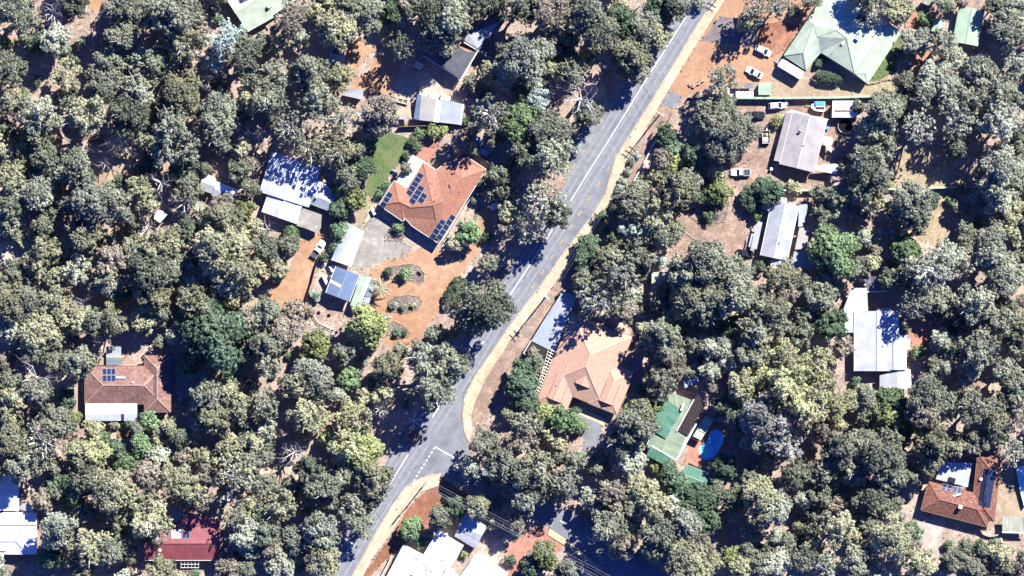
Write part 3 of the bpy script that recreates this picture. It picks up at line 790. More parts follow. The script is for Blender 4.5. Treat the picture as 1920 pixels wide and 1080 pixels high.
# --- grey gabled house near the boat
h = House('house', 'grey gabled metal house with a white ridge, right of the parked trailer', 'house', F_C, 'tan_grey_steel', 'cream_wall', 'ridge_white', 'gutter_white', 2.9, .25).start(930, 600)
h.blk(1008, 300, 852, 925, 208, 'gg')
h.done()
h.sheet([(800, 255, 2.86), (655, 848, 2.86), (575, 832, 2.35), (690, 395, 2.35), (715, 270, 2.35)], 'tan_grey_steel', 'verandah_roof', False)
h.sheet([(715, 255, 2.6), (800, 232, 2.6), (1030, 300, 2.8), (1228, 340, 2.7), (1224, 352, 2.7), (1005, 315, 2.9), (790, 262, 2.7)], 'bright_white_steel', 'eave_sheet', False)
h.sheet([(1170, 545, 2.5), (1280, 556, 2.3), (1262, 740, 2.3), (1150, 600, 2.5)], 'bright_white_steel', 'patio_roof')
h.sheet([(1090, 890, 2.55), (1345, 868, 2.3), (1322, 998, 2.3), (1070, 942, 2.55)], 'bright_white_steel', 'carport_roof')
h.vent(885, 490, .3, .55, 'dark_metal'); h.vent(928, 655, .14, .3, 'dark_metal'); h.antenna(940, 350, 1.4)

# --- white gabled house on the clearing
h = House('house', 'white and pale grey gabled house at the right of the brown clearing', 'house', F_D, 'grey_white_steel', 'cream_wall', 'ridge_white', 'gutter_white', 3.0, .30).start(520, 560)
h.blk(590, 195, 450, 850, 162, 'gg')
h.blk(540, 800, 500, 985, 90, 'gg', ze=2.6, pitch=.2)
h.done()
h.sheet([(468, 108, 2.7), (600, 135, 2.7), (600, 205, 2.95), (450, 160, 2.95)], 'bright_white_steel', 'porch_roof', False)
h.sheet([(445, 160, 2.9), (400, 292, 2.95), (294, 258, 2.4), (330, 200, 2.4)], 'grey_white_steel', 'porch_roof')
h.sheet([(260, 410, 2.5), (316, 425, 2.9), (246, 748, 2.9), (180, 730, 2.5)], 'white_steel', 'verandah_roof')
h.sheet([(185, 556, 2.2), (206, 562, 2.3), (168, 720, 2.3), (148, 714, 2.2)], 'white_steel', 'awning', False)
h.sheet([(752, 215, 2.9), (858, 205, 2.5), (830, 385, 2.5), (800, 470, 2.5), (740, 480, 2.9)], 'zinc_steel', 'patio_roof')
h.sheet([(756, 488, 2.9), (872, 485, 2.4), (845, 740, 2.4), (700, 750, 2.9)], 'tan_grey_steel', 'patio_roof')
h.sheet([(690, 770, 2.6), (925, 795, 2.5), (920, 985, 2.4), (660, 960, 2.5)], 'zinc_steel', 'carport_roof')
h.solid(530, 645, (.15, 1.0, .4), 'grey_metal', 'flue', -.6); h.vent(520, 665)

# --- white flat-roofed house at the right
h = House('house', 'bluish white stepped metal-roofed house beside the salmon patio at right', 'house', F_E, 'white_steel', 'brick_wall', 'ridge_grey', 'gutter_white', 2.9, .12).start(380, 680)
h.blk(375, 375, 375, 880, 185, 'gg', ze=3.0)
h.blk(515, 575, 515, 870, 110, 'gg', ze=3.1, pitch=.14)
h.done()
h.sheet([(165, 180, 2.7), (295, 180, 2.7), (305, 380, 2.8), (190, 556, 2.8), (112, 556, 2.7), (100, 350, 2.7)], 'white_steel', 'carport_roof')
h.sheet([(375, 355, 2.9), (485, 345, 2.9), (530, 400, 2.9), (525, 470, 2.9), (375, 430, 3.2)], 'zinc_steel', 'patio_roof', False)
h.sheet([(600, 590, 2.95), (660, 590, 2.9), (660, 696, 2.9), (600, 700, 2.95)], 'white_steel', 'patio_roof')
t = thing('patio_cover', 'pale gabled patio cover just below the white flat-roofed house', 'patio cover', W(*F_E(535, 960)))
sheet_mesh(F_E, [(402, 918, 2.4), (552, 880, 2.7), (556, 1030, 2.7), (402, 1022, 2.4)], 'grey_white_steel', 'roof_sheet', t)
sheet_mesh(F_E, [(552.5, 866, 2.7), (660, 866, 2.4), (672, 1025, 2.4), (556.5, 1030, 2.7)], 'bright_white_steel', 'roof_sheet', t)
for x, y in ((415, 925), (660, 875), (415, 1015), (662, 1015)):
    p = W(*F_E(x, y)); m = MB(); m.tube([(p.x, p.y, 0), (p.x, p.y, 2.4)], .06, 6); m.build('post', 'grey_metal', t)
t = thing('pergola', 'dark slatted pergola with a white beam above the white stepped house', 'pergola', W(*F_E(382, 145)))
for k in range(6):
    a, b = W(*F_E(300 + k * 33, 82), 2.6), W(*F_E(300 + k * 33, 206), 2.6); m = MB(); m.hexa([a + Vector((-.42, 0, -.1)), b + Vector((-.42, 0, -.1)), b + Vector((.42, 0, -.1)), a + Vector((.42, 0, -.1)), a + Vector((-.42, 0, 0)), b + Vector((-.42, 0, 0)), b + Vector((.42, 0, 0)), a + Vector((.42, 0, 0))]); m.build('slat', 'slate_steel', t)
m = MB(); m.bar(W(*F_E(296, 212), 2.5), W(*F_E(470, 206), 2.5), .3, .2); m.build('beam', 'white_paint', t)
for x, y in ((300, 90), (465, 90), (300, 210), (465, 205)):
    p = W(*F_E(x, y)); m = MB(); m.tube([(p.x, p.y, 0), (p.x, p.y, 2.4)], .06, 6); m.build('post', 'grey_metal', t)

# --- rust tiled house, lower right
h = House('house', 'weathered rust tiled hip-roofed house with dark solar panels at lower right', 'house', F_F, 'rust_tile', 'brick_wall', 'ridge_rust', 'gutter_brown', 2.7, .42).start(600, 600)
h.blk(215, 568, 1000, 770, 175, 'hh')
h.blk(905, 860, 985, 85, 140, 'hh', pitch=.45)
h.done()
h.panels([(i, j) for i in range(2) for j in range(2)], (60, 15), (-12, 40), (430, 418))
h.panels([(i, 0) for i in range(2)], (48, 9), (-16, 80), (562, 450))
h.panels([(i, j) for i in range(3) for j in range(6)], (49, 9), (13, -75), (845, 690), 'pv_frame_dark')
h.heater(598, 562, -1.32, 0)
h.solid(637, 700, (1.0, .9, .9), 'white_paint', 'evaporative_cooler', -.25)
h.vent(770, 650, .12, .3, 'white_paint'); h.vent(885, 372, .3, .3, 'white_paint')
t = thing('patio_cover', 'white translucent patio cover between trees, above the rust tiled house', 'patio cover', W(*F_F(600, 300)))
sheet_mesh(F_F, [(430, 160, 2.7), (780, 180, 2.7), (728, 466, 2.45), (345, 370, 2.45)], 'white_steel', 'roof_sheet', t)
sheet_mesh(F_F, [(505, 340, 2.8), (588, 365, 2.8), (575, 415, 2.75), (490, 390, 2.75)], 'dark_deck_sheet', 'dark_panel', t)
for x, y in ((440, 175), (765, 190), (725, 450), (360, 362)):
    p = W(*F_F(x, y)); m = MB(); m.tube([(p.x, p.y, 0), (p.x, p.y, 2.4)], .06, 6); m.build('post', 'grey_metal', t)
t = thing('carport', 'ribbed cream carport with a white front edge at the right border', 'carport', W(*F_F(1290, 900)))
for k in range(8):
    x0 = 1140 + k * 36
    sheet_mesh(F_F, [(x0, 815, 2.5), (x0 + 35, 814, 2.5), (x0 + 35, 994, 2.3), (x0, 994, 2.3)], 'ribbed_cream', 'roof_sheet', t)
m = MB(); m.bar(W(*F_F(1138, 1002), 2.2), W(*F_F(1440, 1010), 2.2), .35, .3); m.build('fascia', 'white_paint', t)
for x, y in ((1150, 825), (1150, 985), (1420, 985)):
    p = W(*F_F(x, y)); m = MB(); m.tube([(p.x, p.y, 0), (p.x, p.y, 2.2)], .06, 6); m.build('post', 'grey_metal', t)

# --- orange tiled house
h = House('house', 'big orange tiled hip-roofed house with three groups of solar panels', 'house', F_G, 'orange_tile', 'cream_wall', 'ridge_orange', 'gutter_white', 2.7, .40).start(520, 560)
VG = dict(w=(50,630,2.7), w2=(185,416,2.7), q=(295,484,2.7), n=(440,255,2.7), v=(555,325,2.7), x=(630,266,2.7), k=(745,236,2.7), e1=(835,214,2.7), E=(992,318,2.7), S=(578,970,2.7), s1=(345,818,2.7), s2=(276,742,2.7), s3=(264,776,2.7),
          L2=(225,604,4.0), L3=(250,612,4.0), J=(330,652,3.9), m=(528,636,5.2), Z=(612,600,5.05), Y=(692,492,4.9), A=(776,395,4.7), D=(554,765,4.0))
h.poly(VG, ['w L2 w2', 'w s3 L3 L2', 'w2 L2 L3 J q', 'q J m n', 'n m Z v', 'v Z Y x', 'x Y A k', 'k A E e1', 'E A Y Z m D S', 'L3 s2 s1 D m J', 'D s1 S', 'L3 s3 s2'], 'w w2 q n v x k e1 E S s1 s2 s3')
h.caps('w-L2 L2-w2 L2-L3 L3-s3 L3-J J-m n-m m-Z k-A A-E A-Y Y-x m-D D-S', VG)
h.done()
h.panels([(0, j) for j in range(3)], (48, 30), (-26, 42), (130, 508))
h.panels([(0, j) for j in range(5)], (54, 32), (-23.5, 37.5), (398, 338))
h.panels([(0, j) for j in range(4)], (54, 32), (-23.5, 37.5), (402, 450))
h.panels([(0, j) for j in range(2)], (50, 32), (-23.5, 37.5), (432, 516))
h.panels([(0, j) for j in range(4)], (48, 30), (-27, 42), (597, 746))
h.panels([(0, j) for j in range(5)], (48, 30), (-27.5, 43), (684, 706))
for x, y in ((535, 594), (758, 512), (505, 440)): h.vent(x, y, .15, .3, 'ridge_orange')
h.antenna(600, 570, 2.3)
h.sheet([(345, 188, 2.55), (440, 240, 2.75), (296, 482, 2.75), (206, 420, 2.55)], 'bright_white_steel', 'patio_roof')
h.solid(685, 480, (.5, 2.2, .3), 'ridge_orange', 'chimney', .2)
t = thing('garden_bench', 'white timber bench seat at the lawn edge beside the orange house', 'bench', W(*F_G(185, 345)))
m = MB(); m.bar(W(*F_G(158, 325), .45), W(*F_G(215, 362), .45), .5, .06); m.build('seat', 'white_paint', t)
m = MB(); m.bar(W(*F_G(164, 318), .8), W(*F_G(220, 355), .8), .07, .5); m.build('backrest', 'white_paint', t)
for q in ((162, 328), (212, 360)):
    p = W(*F_G(*q)); m = MB(); m.box((p.x, p.y, .21), (.08, .4, .42), .6); m.build('leg', 'white_paint', t)

# --- shaded blue-white house
h = House('house', 'blue-white metal house half under tree shade, left of the lawn', 'house', F_H, 'white_steel', 'cream_wall', 'ridge_white', 'gutter_white', 2.9, .22).start(450, 560)
h.rect((105, 535), (222, 165), 0, 570, -5, 470, 'gg', pitch=.18)
h.rect((128, 765), (210, 530), 0, 400, 0, 420, 'gg', ze=2.75, pitch=.2)
h.done()
h.sheet([(720, 395, 2.9), (848, 455, 2.8), (955, 590, 2.7), (925, 662, 3.2), (580, 518, 3.4), (640, 440, 3.1)], 'bright_white_steel', 'wing_roof', True)
h.sheet([(579, 520, 3.4), (924, 664, 3.2), (890, 760, 2.5), (608, 655, 2.5)], 'zinc_steel', 'wing_roof', False)
h.solid(742, 600, (.45, .45, 1.1), 'white_paint', 'chimney', .4)
h.sheet([(560, 745, 2.9), (590, 650, 2.95), (600, 600, 3.0), (420, 715, 3.0)], 'bright_white_steel', 'porch_roof', False)
t = thing('carport', 'stained concrete-grey flat carport roof below the blue-white house', 'carport', W(*F_H(660, 850)))
o = sheet_mesh(F_H, [(590, 722, 2.6), (800, 795, 2.6), (790, 950, 2.5), (730, 995, 2.5), (620, 950, 2.5), (518, 920, 2.5), (520, 830, 2.6)], 'concrete', 'roof_sheet', t, .2)
for x, y in ((595, 735), (790, 805), (725, 980), (530, 910)):
    p = W(*F_H(x, y)); m = MB(); m.tube([(p.x, p.y, 0), (p.x, p.y, 2.4)], .09, 6); m.build('post', 'grey_metal', t)
t = thing('cabin', 'two-part white metal cabin among gum trees, left of the blue-white house', 'cabin', W(410, 355))
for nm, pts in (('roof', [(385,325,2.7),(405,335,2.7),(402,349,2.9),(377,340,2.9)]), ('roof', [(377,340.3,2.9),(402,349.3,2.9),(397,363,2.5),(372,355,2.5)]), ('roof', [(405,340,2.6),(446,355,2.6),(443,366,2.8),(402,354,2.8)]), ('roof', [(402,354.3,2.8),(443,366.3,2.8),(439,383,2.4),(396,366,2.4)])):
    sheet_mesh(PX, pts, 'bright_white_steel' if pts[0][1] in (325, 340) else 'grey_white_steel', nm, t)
m = MB()
for a, b, c, d in (((386,328),(403,336),(396,361),(374,353)), ((406,343),(444,356),(437,380),(398,365))):
    m.prism([W(*p) for p in (a, b, c, d)], 0, 2.38)
m.build('wall', 'white_paint', t)

# --- blue-roofed workshop with its green and white carport and glazed lean-to
h = House('workshop', 'blue-roofed gabled workshop with a cream skylight strip', 'workshop', F_J, 'blue_grey_steel', 'grey_metal', 'ridge_grey', 'gutter_white', 3.0, .2).start(560, 620)
h.blk(620, 455, 492, 792, 158, 'gg')
h.done()
q = [(400, 570), (412, 592), (540, 680), (552, 640)]
q = [W(*F_J(x, y), h.z(x, y) + .05) for x, y in ((405, 568), (395, 600), (540, 682), (553, 642))]
m = MB(); m.hexa([p - Vector((0, 0, .04)) for p in q] + q); m.build('skylight', 'skylight_cream', h.root)
t = thing('carport', 'green and white ridged carport along the right side of the blue workshop', 'carport', W(*F_J(780, 720)))
sheet_mesh(F_J, [(785, 515, 2.5), (870, 530, 2.8), (720, 925, 2.8), (650, 895, 2.5)], 'mint_steel', 'roof_sheet', t)
sheet_mesh(F_J, [(870.5, 530, 2.8), (918, 545, 2.6), (762, 945, 2.6), (720.5, 925, 2.8)], 'bright_white_steel', 'roof_sheet', t)
for x, y in ((790, 525), (910, 550), (660, 890), (758, 935)):
    p = W(*F_J(x, y)); m = MB(); m.tube([(p.x, p.y, 0), (p.x, p.y, 2.4)], .07, 6); m.build('post', 'grey_metal', t)
t = thing('greenhouse_lean_to', 'glazed lean-to of bluish panes beside the white carport strip', 'lean-to', W(*F_J(870, 750)))
for k in range(5):
    a, b = k / 5 + .01, (k + 1) / 5 - .01
    L = lambda t_: (922 - 146 * t_, 552 + 386 * t_); R = lambda t_: (985 - 118 * t_, 575 + 373 * t_)
    sheet_mesh(F_J, [(*L(a), 2.4), (*R(a), 2.0), (*R(b), 2.0), (*L(b), 2.4)], 'zinc_steel' if k % 2 else 'clear_sheet', 'pane', t, .05)
m = MB()
for a in (0, 1): m.bar(W(*F_J(985 - 118 * a, 575 + 373 * a), 1.9), W(*F_J(922 - 146 * a, 552 + 386 * a), 2.3), .08, .08)
m.build('frame', 'white_paint', t)
for x, y in ((980, 580), (870, 935)):
    p = W(*F_J(x, y)); m = MB(); m.tube([(p.x, p.y, 0), (p.x, p.y, 1.9)], .05, 6); m.build('post', 'grey_metal', t)
# curved white carport
t = thing('carport', 'curved white barrel-roofed carport between hedge and concrete apron', 'carport', W(651, 458))
a0, a1, b0, b1 = (650, 417), (683, 435), (621, 487), (659, 500)
m = MB(); n = 10
def lerp2(p, q, t_): return (p[0] + (q[0] - p[0]) * t_, p[1] + (q[1] - p[1]) * t_)
for k in range(n):
    za, zb = [2.35 + .9 * math.sin(math.pi * (k + i) / n) for i in (0, 1)]
    m.slope([W(*lerp2(a0, a1, k / n), za), W(*lerp2(a0, a1, (k + 1) / n), zb), W(*lerp2(b0, b1, (k + 1) / n), zb), W(*lerp2(b0, b1, k / n), za)])
m.build('roof_sheet', 'white_steel', t)
m = MB()
for e, f in ((a0, a1), (b0, b1)):
    for k in range(n): m.tube([W(*lerp2(e, f, k / n), 2.32 + .9 * math.sin(math.pi * k / n)), W(*lerp2(e, f, (k + 1) / n), 2.32 + .9 * math.sin(math.pi * (k + 1) / n))], .09, 5)
m.build('arch_frame', 'beige_box', t)
for q in (a0, a1, b0, b1):
    p = W(*q); m = MB(); m.tube([(p.x, p.y, 0), (p.x, p.y, 2.35)], .07, 6); m.build('post', 'grey_metal', t)

# --- brown tiled house with white verandah
h = House('house', 'brown tiled hip-roofed house with a broad white verandah, on the left', 'house', F_KK, 'brown_tile', 'brick_wall', 'ridge_brown', 'gutter_brown', 2.7, .42).start(500, 600)
h.blk(130, 553, 1120, 553, 238, 'hh')
h.blk(1050, 180, 1050, 893, 165, 'hh')
h.done()
h.panels([(i, j) for i in range(3) for j in range(2)], (55, 0), (0, 86), (352, 340))
h.heater(582, 462, -1.57, 0); h.vent(737, 520, .2, .5, 'white_paint'); h.antenna(880, 560, .2)
h.sheet([(135, 782, 2.75), (790, 782, 2.75), (790, 918, 2.62), (135, 918, 2.62)], 'bright_white_steel', 'verandah_roof', False)
h.sheet([(135, 919, 2.62), (585, 919, 2.62), (585, 1006, 2.3), (135, 1006, 2.3)], 'white_steel', 'verandah_roof')
h.sheet([(586, 920, 2.61), (626, 920, 2.61), (626, 1000, 2.32), (586, 1000, 2.32)], 'dark_metal', 'verandah_gap', False)  # dark sheet laid in for the shade of the open gap
h.sheet([(627, 919, 2.62), (790, 919, 2.62), (790, 1006, 2.3), (627, 1006, 2.3)], 'white_steel', 'verandah_roof')
for k in range(5):
    x0, x1 = 400 + k * 38, 436 + k * 38
    h.sheet([(x0, 66, 2.4), (x1, 66, 2.4), (x1, 180, 2.6), (x0, 180, 2.6)], 'zinc_steel', 'patio_sheet', False)
    h.sheet([(x0, 206, 2.6), (x1, 206, 2.6), (x1, 302, 2.7), (x0, 302, 2.7)], 'clear_sheet', 'patio_sheet', False)
h.sheet([(400, 181, 2.65), (650, 181, 2.65), (600, 205, 2.65), (400, 205, 2.65)], 'ridge_salmon', 'patio_beam', True)
h.sheet([(300, 148, 1.6), (396, 143, 1.6), (396, 300, 1.6), (272, 300, 1.6)], 'timber', 'deck_cover', False)

# --- salmon tiled house
h = House('house', 'salmon tiled house with dutch gables and a white slat pergola', 'house', F_L, 'salmon_tile', 'cream_wall', 'ridge_salmon', 'gutter_brown', 2.7, .36).start(520, 560)
a, e = (130, 840), (455, 30)
h.rect(a, e, 0, 598, 160, 873, 'hh')
h.rect(a, e, 0, 289, 0, 430, 'hg', cap=True)
h.rect(a, e, 450, 735, 155, 580, 'hh')
h.rect(a, e, 84, 206, 62, 300, 'gg', ze=2.7 + .36 * (144 - 61) / 4.909 * K + .03, wall=False)      # dutch gables
h.rect(a, e, 532, 654, 217, 420, 'gg', ze=2.7 + .36 * (142 - 61) / 4.909 * K + .03, wall=False)
h.rect(a, e, 270, 400, 285, 480, 'gg', ze=2.7 + .36 * 150 / 4.909 * K, wall=False)
h.done()
h.vent(312, 694, .13, .3)
t = thing('carport', 'long zinc-grey carport roof dappled with shade beside the salmon house', 'carport', W(1040, 600))
sheet_mesh(PX, [(1055, 546, 2.6), (1081, 556, 2.6), (1061, 608, 2.6), (1039, 661, 2.6), (1016, 649, 2.6), (996, 639, 2.6), (1025, 592, 2.6)], 'zinc_steel', 'roof_sheet', t)
for q in ((1056, 549), (1078, 558), (1038, 656), (999, 638)):
    p = W(*q); m = MB(); m.tube([(p.x, p.y, 0), (p.x, p.y, 2.5)], .07, 6); m.build('post', 'grey_metal', t)
t = thing('carport', 'dark glossy flat roof between the zinc carport and the green bushes', 'carport', W(1008, 655))
sheet_mesh(F_L, [(85, 285, 2.45), (238, 340, 2.45), (198, 460, 2.4), (120, 480, 2.4), (22, 395, 2.4)], 'dark_deck_sheet', 'roof_sheet', t)
m = MB(); m.bar(W(*F_L(10, 400), 2.35), W(*F_L(80, 285), 2.4), .2, .2); m.bar(W(*F_L(10, 402), 2.35), W(*F_L(60, 440), 2.35), .2, .2); m.build('edge_frame', 'white_paint', t)
for q in ((90, 292), (30, 395), (190, 455)):
    p = W(*F_L(*q)); m = MB(); m.tube([(p.x, p.y, 0), (p.x, p.y, 2.4)], .07, 6); m.build('post', 'grey_metal', t)
t = thing('pergola', 'cream slatted pergola along the left eave of the salmon house', 'pergola', W(*F_L(180, 620)))
A0, A1, B0, B1 = (238, 360), (298, 395), (102, 795), (128, 805)
lf = lambda t_: (238 - 120 * t_ if t_ < .75 else 148 - 46 * (t_ - .75) * 4, 360 + 435 * t_)
rt = lambda t_: (300 - 165 * t_, 392 + 418 * t_)
for side in (lf, rt, lambda t_: ((lf(t_)[0] + rt(t_)[0]) / 2, (lf(t_)[1] + rt(t_)[1]) / 2)):
    m = MB()
    for k in range(12): m.bar(W(*F_L(*side(k / 12)), 2.5), W(*F_L(*side((k + 1) / 12)), 2.5), .12, .16)
    m.build('rail', 'pale_timber', t)
for k in range(17):
    m = MB(); m.bar(W(*F_L(*lf(k / 16)), 2.66), W(*F_L(*rt(k / 16)), 2.66), .24, .14); m.build('slat', 'pale_timber', t)
for k in (0, .5, 1):
    p = W(*F_L(*lf(k))); m = MB(); m.tube([(p.x, p.y, 0), (p.x, p.y, 2.45)], .07, 6); m.build('post', 'pale_timber', t)

# --- mossy green house by the pool
h = House('house', 'mossy green metal-roofed house with a dark side roof, left of the pool', 'house', F_M, 'mossy_green_steel', 'cream_wall', 'ridge_green', 'gutter_white', 3.0, .12).start(260, 520)
h.blk(225, 720, 420, 270, 138, 'gg')
h.done()
h.sheet([(215, 300, 3.9), (290, 280, 3.9), (395, 370, 3.75), (262, 598, 3.75), (125, 508, 3.6)], 'forest_green_steel', 'upper_roof', False)
h.sheet([(285, 195, 3.3), (480, 270, 3.5), (400, 365, 3.5), (285, 278, 3.5)], 'mossy_green_steel', 'upper_roof', False)
h.sheet([(130, 660, 3.7), (345, 776, 3.7), (330, 860, 3.3), (100, 738, 3.3)], 'forest_green_steel', 'front_roof', False)
h.sheet([(545, 210, 3.2), (575, 330, 3.1), (450, 572, 3.45), (362, 530, 3.5), (480, 290, 3.4)], 'dark_deck_sheet', 'side_roof', False)
h.solid(402, 328, (.55, 2.0, .5), 'white_paint', 'water_heater_tank', -.35, .55)
m = MB(); m.bar(W(*F_M(355, 532), 3.75), W(*F_M(500, 265), 3.75), .25, .12); m.build('edge_cap', 'ridge_white', h.root)
m = MB(); m.bar(W(*F_M(355, 775), 3.25), W(*F_M(520, 470), 3.25), .4, .12); m.build('edge_cap', 'ridge_white', h.root)
m = MB(); m.bar(W(*F_M(145, 655), 3.78), W(*F_M(345, 778), 3.78), .25, .1); m.build('edge_cap', 'ridge_white', h.root)
t = thing('pool_cabana', 'small pale green flat roof between dark roof and pool', 'cabana', W(*F_M(560, 540)))
for k in range(3): sheet_mesh(F_M, [(490 + k * 36, 575 - k * 58, 2.4), (560 + k * 36, 610 - k * 58, 2.3), (593 + k * 36, 556 - k * 58, 2.3), (524 + k * 36, 520 - k * 58, 2.4)], 'green_steel', 'roof_sheet', t)
for q in ((500, 572), (560, 600), (660, 440), (600, 420)):
    p = W(*F_M(*q)); m = MB(); m.tube([(p.x, p.y, 0), (p.x, p.y, 2.3)], .05, 6); m.build('post', 'grey_metal', t)
h = House('shed', 'dark green flat shed below the pool, half in shade', 'shed', F_M, 'forest_green_steel', 'grey_metal', 'ridge_green', 'gutter_green', 2.5, .1).start(500, 900)
h.blk(395, 890, 620, 980, 85, 'gg'); h.done()
t = thing('swimming_pool', 'blue kidney-shaped swimming pool beside the mossy green house', 'pool', W(*F_M(650, 650)))
pl = []
for i in range(40):
    a = 2 * math.pi * i / 40
    x, y = 90 * math.cos(a), 150 * math.sin(a)
    k = 1 - math.exp(-((y + 10) / 62) ** 2) * (.42 if x < 0 else .12)
    x *= k; x *= .92; y *= .92; x2 = x * .86 - y * .5 + 650; y2 = x * .5 + y * .86 + 648
    pl.append((x2, y2))
cx, cy = 655, 648
m = MB(); m.prism([W(*F_M(cx + (x - cx) * 1.1, cy + (y - cy) * 1.08)) for x, y in pl], 0, .10); m.build('coping', 'pale_concrete', t)
m = MB(); m.prism([W(*F_M(x, y)) for x, y in pl], .10, .115); m.build('water', 'pool_water', t)
m = MB(); m.prism([W(*F_M(585 + 46 * math.cos(i * .35), 690 + 46 * math.sin(i * .35))) for i in range(18)], .115, .12); m.build('shallow_step', 'pale_pool_water', t)
for s_ in (-1, 1):
    p = W(*F_M(690 + s_ * 9, 512)); m = MB(); m.tube([(p.x, p.y, .1), (p.x, p.y, .8), (p.x, p.y - .5, .8), (p.x, p.y - .5, .1)], .03, 5); m.build('ladder_rail', 'rim', t)
t = thing('swimming_pool', 'pale turquoise pool with a wide white edge cut by the right border', 'pool', W(1915, 910))
m = MB(); m.prism([W(*q) for q in ((1904, 878), (1935, 868), (1940, 955), (1921, 960))], 0, .10); m.build('coping', 'white_paint', t)
m = MB(); m.prism([W(*q) for q in ((1912, 893), (1935, 885), (1938, 940), (1923, 942))], .10, .115); m.build('water', 'pale_pool_water', t)

# --- bright white house, bottom
h = House('house', 'bright white metal-roofed house at the bottom, right of the cream path', 'house', F_N, 'bright_white_steel', 'white_paint', 'ridge_grey', 'gutter_white', 3.0, .12).start(900, 750)
h.rect((500, 950), (830, 400), 0, 400, 0, 640, 'gg')
h.rect((165, 950), (345, 610), 0, 330, -120, 400, 'gg', ze=2.7)
h.rect((1090, 1100), (1390, 690), 0, 500, -60, 500, 'gg', ze=2.8)
h.rect((700, 1150), (860, 860), -160, 360, -100, 300, 'gg', ze=2.9)
h.blk(700, 1100, 780, 858, 290, 'gh', ze=3.1, pitch=.10, h1=200)
h.done()
for x, y in ((885, 795), (665, 935)): h.vent(x, y, .16, .5)
h.solid(940, 450, (.5, .5, 1.2), 'white_paint', 'chimney', .5); h.vent(935, 945, .14, .9); h.antenna(960, 930, .9)
t = thing('garage', 'square grey-white garage roof half in shade, above the white house', 'garage', W(*F_N(1280, 410)))
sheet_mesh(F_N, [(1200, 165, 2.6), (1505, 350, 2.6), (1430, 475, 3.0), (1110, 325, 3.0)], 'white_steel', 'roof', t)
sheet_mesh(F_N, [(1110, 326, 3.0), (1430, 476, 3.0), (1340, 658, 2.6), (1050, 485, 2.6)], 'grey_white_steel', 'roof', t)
m = MB(); m.prism([W(*F_N(*q)) for q in ((1200, 190), (1480, 358), (1338, 635), (1075, 480))], 0, 2.55); m.build('wall', 'white_paint', t)

# --- white roofs at the lower left edge
h = House('house', 'glaring white metal roof cut off by the lower left edge', 'house', F_O, 'bright_white_steel', 'brick_wall', 'ridge_grey', 'gutter_white', 2.8, .14).start(100, 650)
h.rect((170, 480), (170, 160), -420, 0, 0, 320, 'gg')
h.blk(-220, 610, 340, 610, 110, 'gg', ze=2.85, pitch=.3)
h.blk(190, 520, 190, 880, 145, 'gg', ze=2.75, pitch=.12)
h.blk(-200, 760, 220, 760, 85, 'gh', ze=3.0, pitch=.36, h1=70)
h.done()
h.sheet([(-50, 800, 2.6), (34, 830, 2.5), (34, 1035, 2.4), (-50, 1010, 2.5)], 'bright_white_steel', 'porch_roof')
h.sheet([(95, 838, 2.7), (282, 838, 2.7), (275, 884, 2.5), (90, 884, 2.5)], 'grey_white_steel', 'verandah_roof')
t = thing('shade_sail', 'grey pointed shade sail in the shadow right of the white roof', 'shade sail', W(*F_O(250, 460)))
for nm, pts in (('sail', [(178, 455, 3.2), (250, 390, 3.4), (268, 500, 2.6)]), ('sail', [(252, 388, 3.4), (318, 500, 3.0), (262, 490, 2.6)])):
    P = [W(*F_O(x, y), z) for x, y, z in pts]; m = MB(); m.face(P); m.face([p - Vector((0, 0, .02)) for p in P[::-1]]); m.build(nm, 'sail_grey', t)
for q in ((178, 455), (250, 388), (318, 500)):
    p = W(*F_O(*q)); m = MB(); m.tube([(p.x, p.y, 0), (p.x, p.y, 3.4)], .06, 6); m.build('post', 'grey_metal', t)

# --- maroon-roofed house
h = House('house', 'maroon metal-roofed house with a small pergola at the bottom left', 'house', F_P, 'maroon_steel', 'brick_wall', 'ridge_maroon', 'gutter_white', 2.9, .30).start(580, 640)
h.blk(135, 690, 1032, 690, 200, 'gg')
h.done()
h.sheet([(580, 300, 2.9), (1032, 420, 2.9), (1032, 492, 2.95), (460, 492, 2.95), (580, 380, 2.9)], 'maroon_steel', 'rear_roof', False)
h.sheet([(440, 260, 2.6), (575, 255, 2.6), (578, 440, 2.8), (470, 445, 2.8)], 'clear_sheet', 'patio_roof')
h.panels([(i, 0) for i in range(2)], (43, 0), (0, 96), (585, 538)); h.panels([(i, 0) for i in range(2)], (40, 0), (0, 70), (345, 535))
q = [W(*F_P(x, y), h.z(x, y) + .22) for x, y in ((452, 525), (566, 525), (566, 630), (452, 630))]
m = MB(); m.hexa([p - Vector((0, 0, .3)) for p in q] + q); m.build('skylight', 'white_paint', h.root)
h.vent(318, 770, .3, .7, 'white_paint')
t = thing('pergola', 'white-framed pergola on the lower eave of the maroon house', 'pergola', W(*F_P(670, 935)))
for k in range(6): m = MB(); m.bar(W(*F_P(568 + k * 42, 892), 2.4), W(*F_P(568 + k * 42, 982), 2.3), .09, .12); m.build('slat', 'pale_timber', t)
for yy in (895, 940, 980): m = MB(); m.bar(W(*F_P(566, yy), 2.28), W(*F_P(782, yy), 2.28), .10, .12); m.build('rail', 'white_paint', t)
for q in ((570, 978), (778, 978)):
    p = W(*F_P(*q)); m = MB(); m.tube([(p.x, p.y, 0), (p.x, p.y, 2.3)], .06, 6); m.build('post', 'white_paint', t)

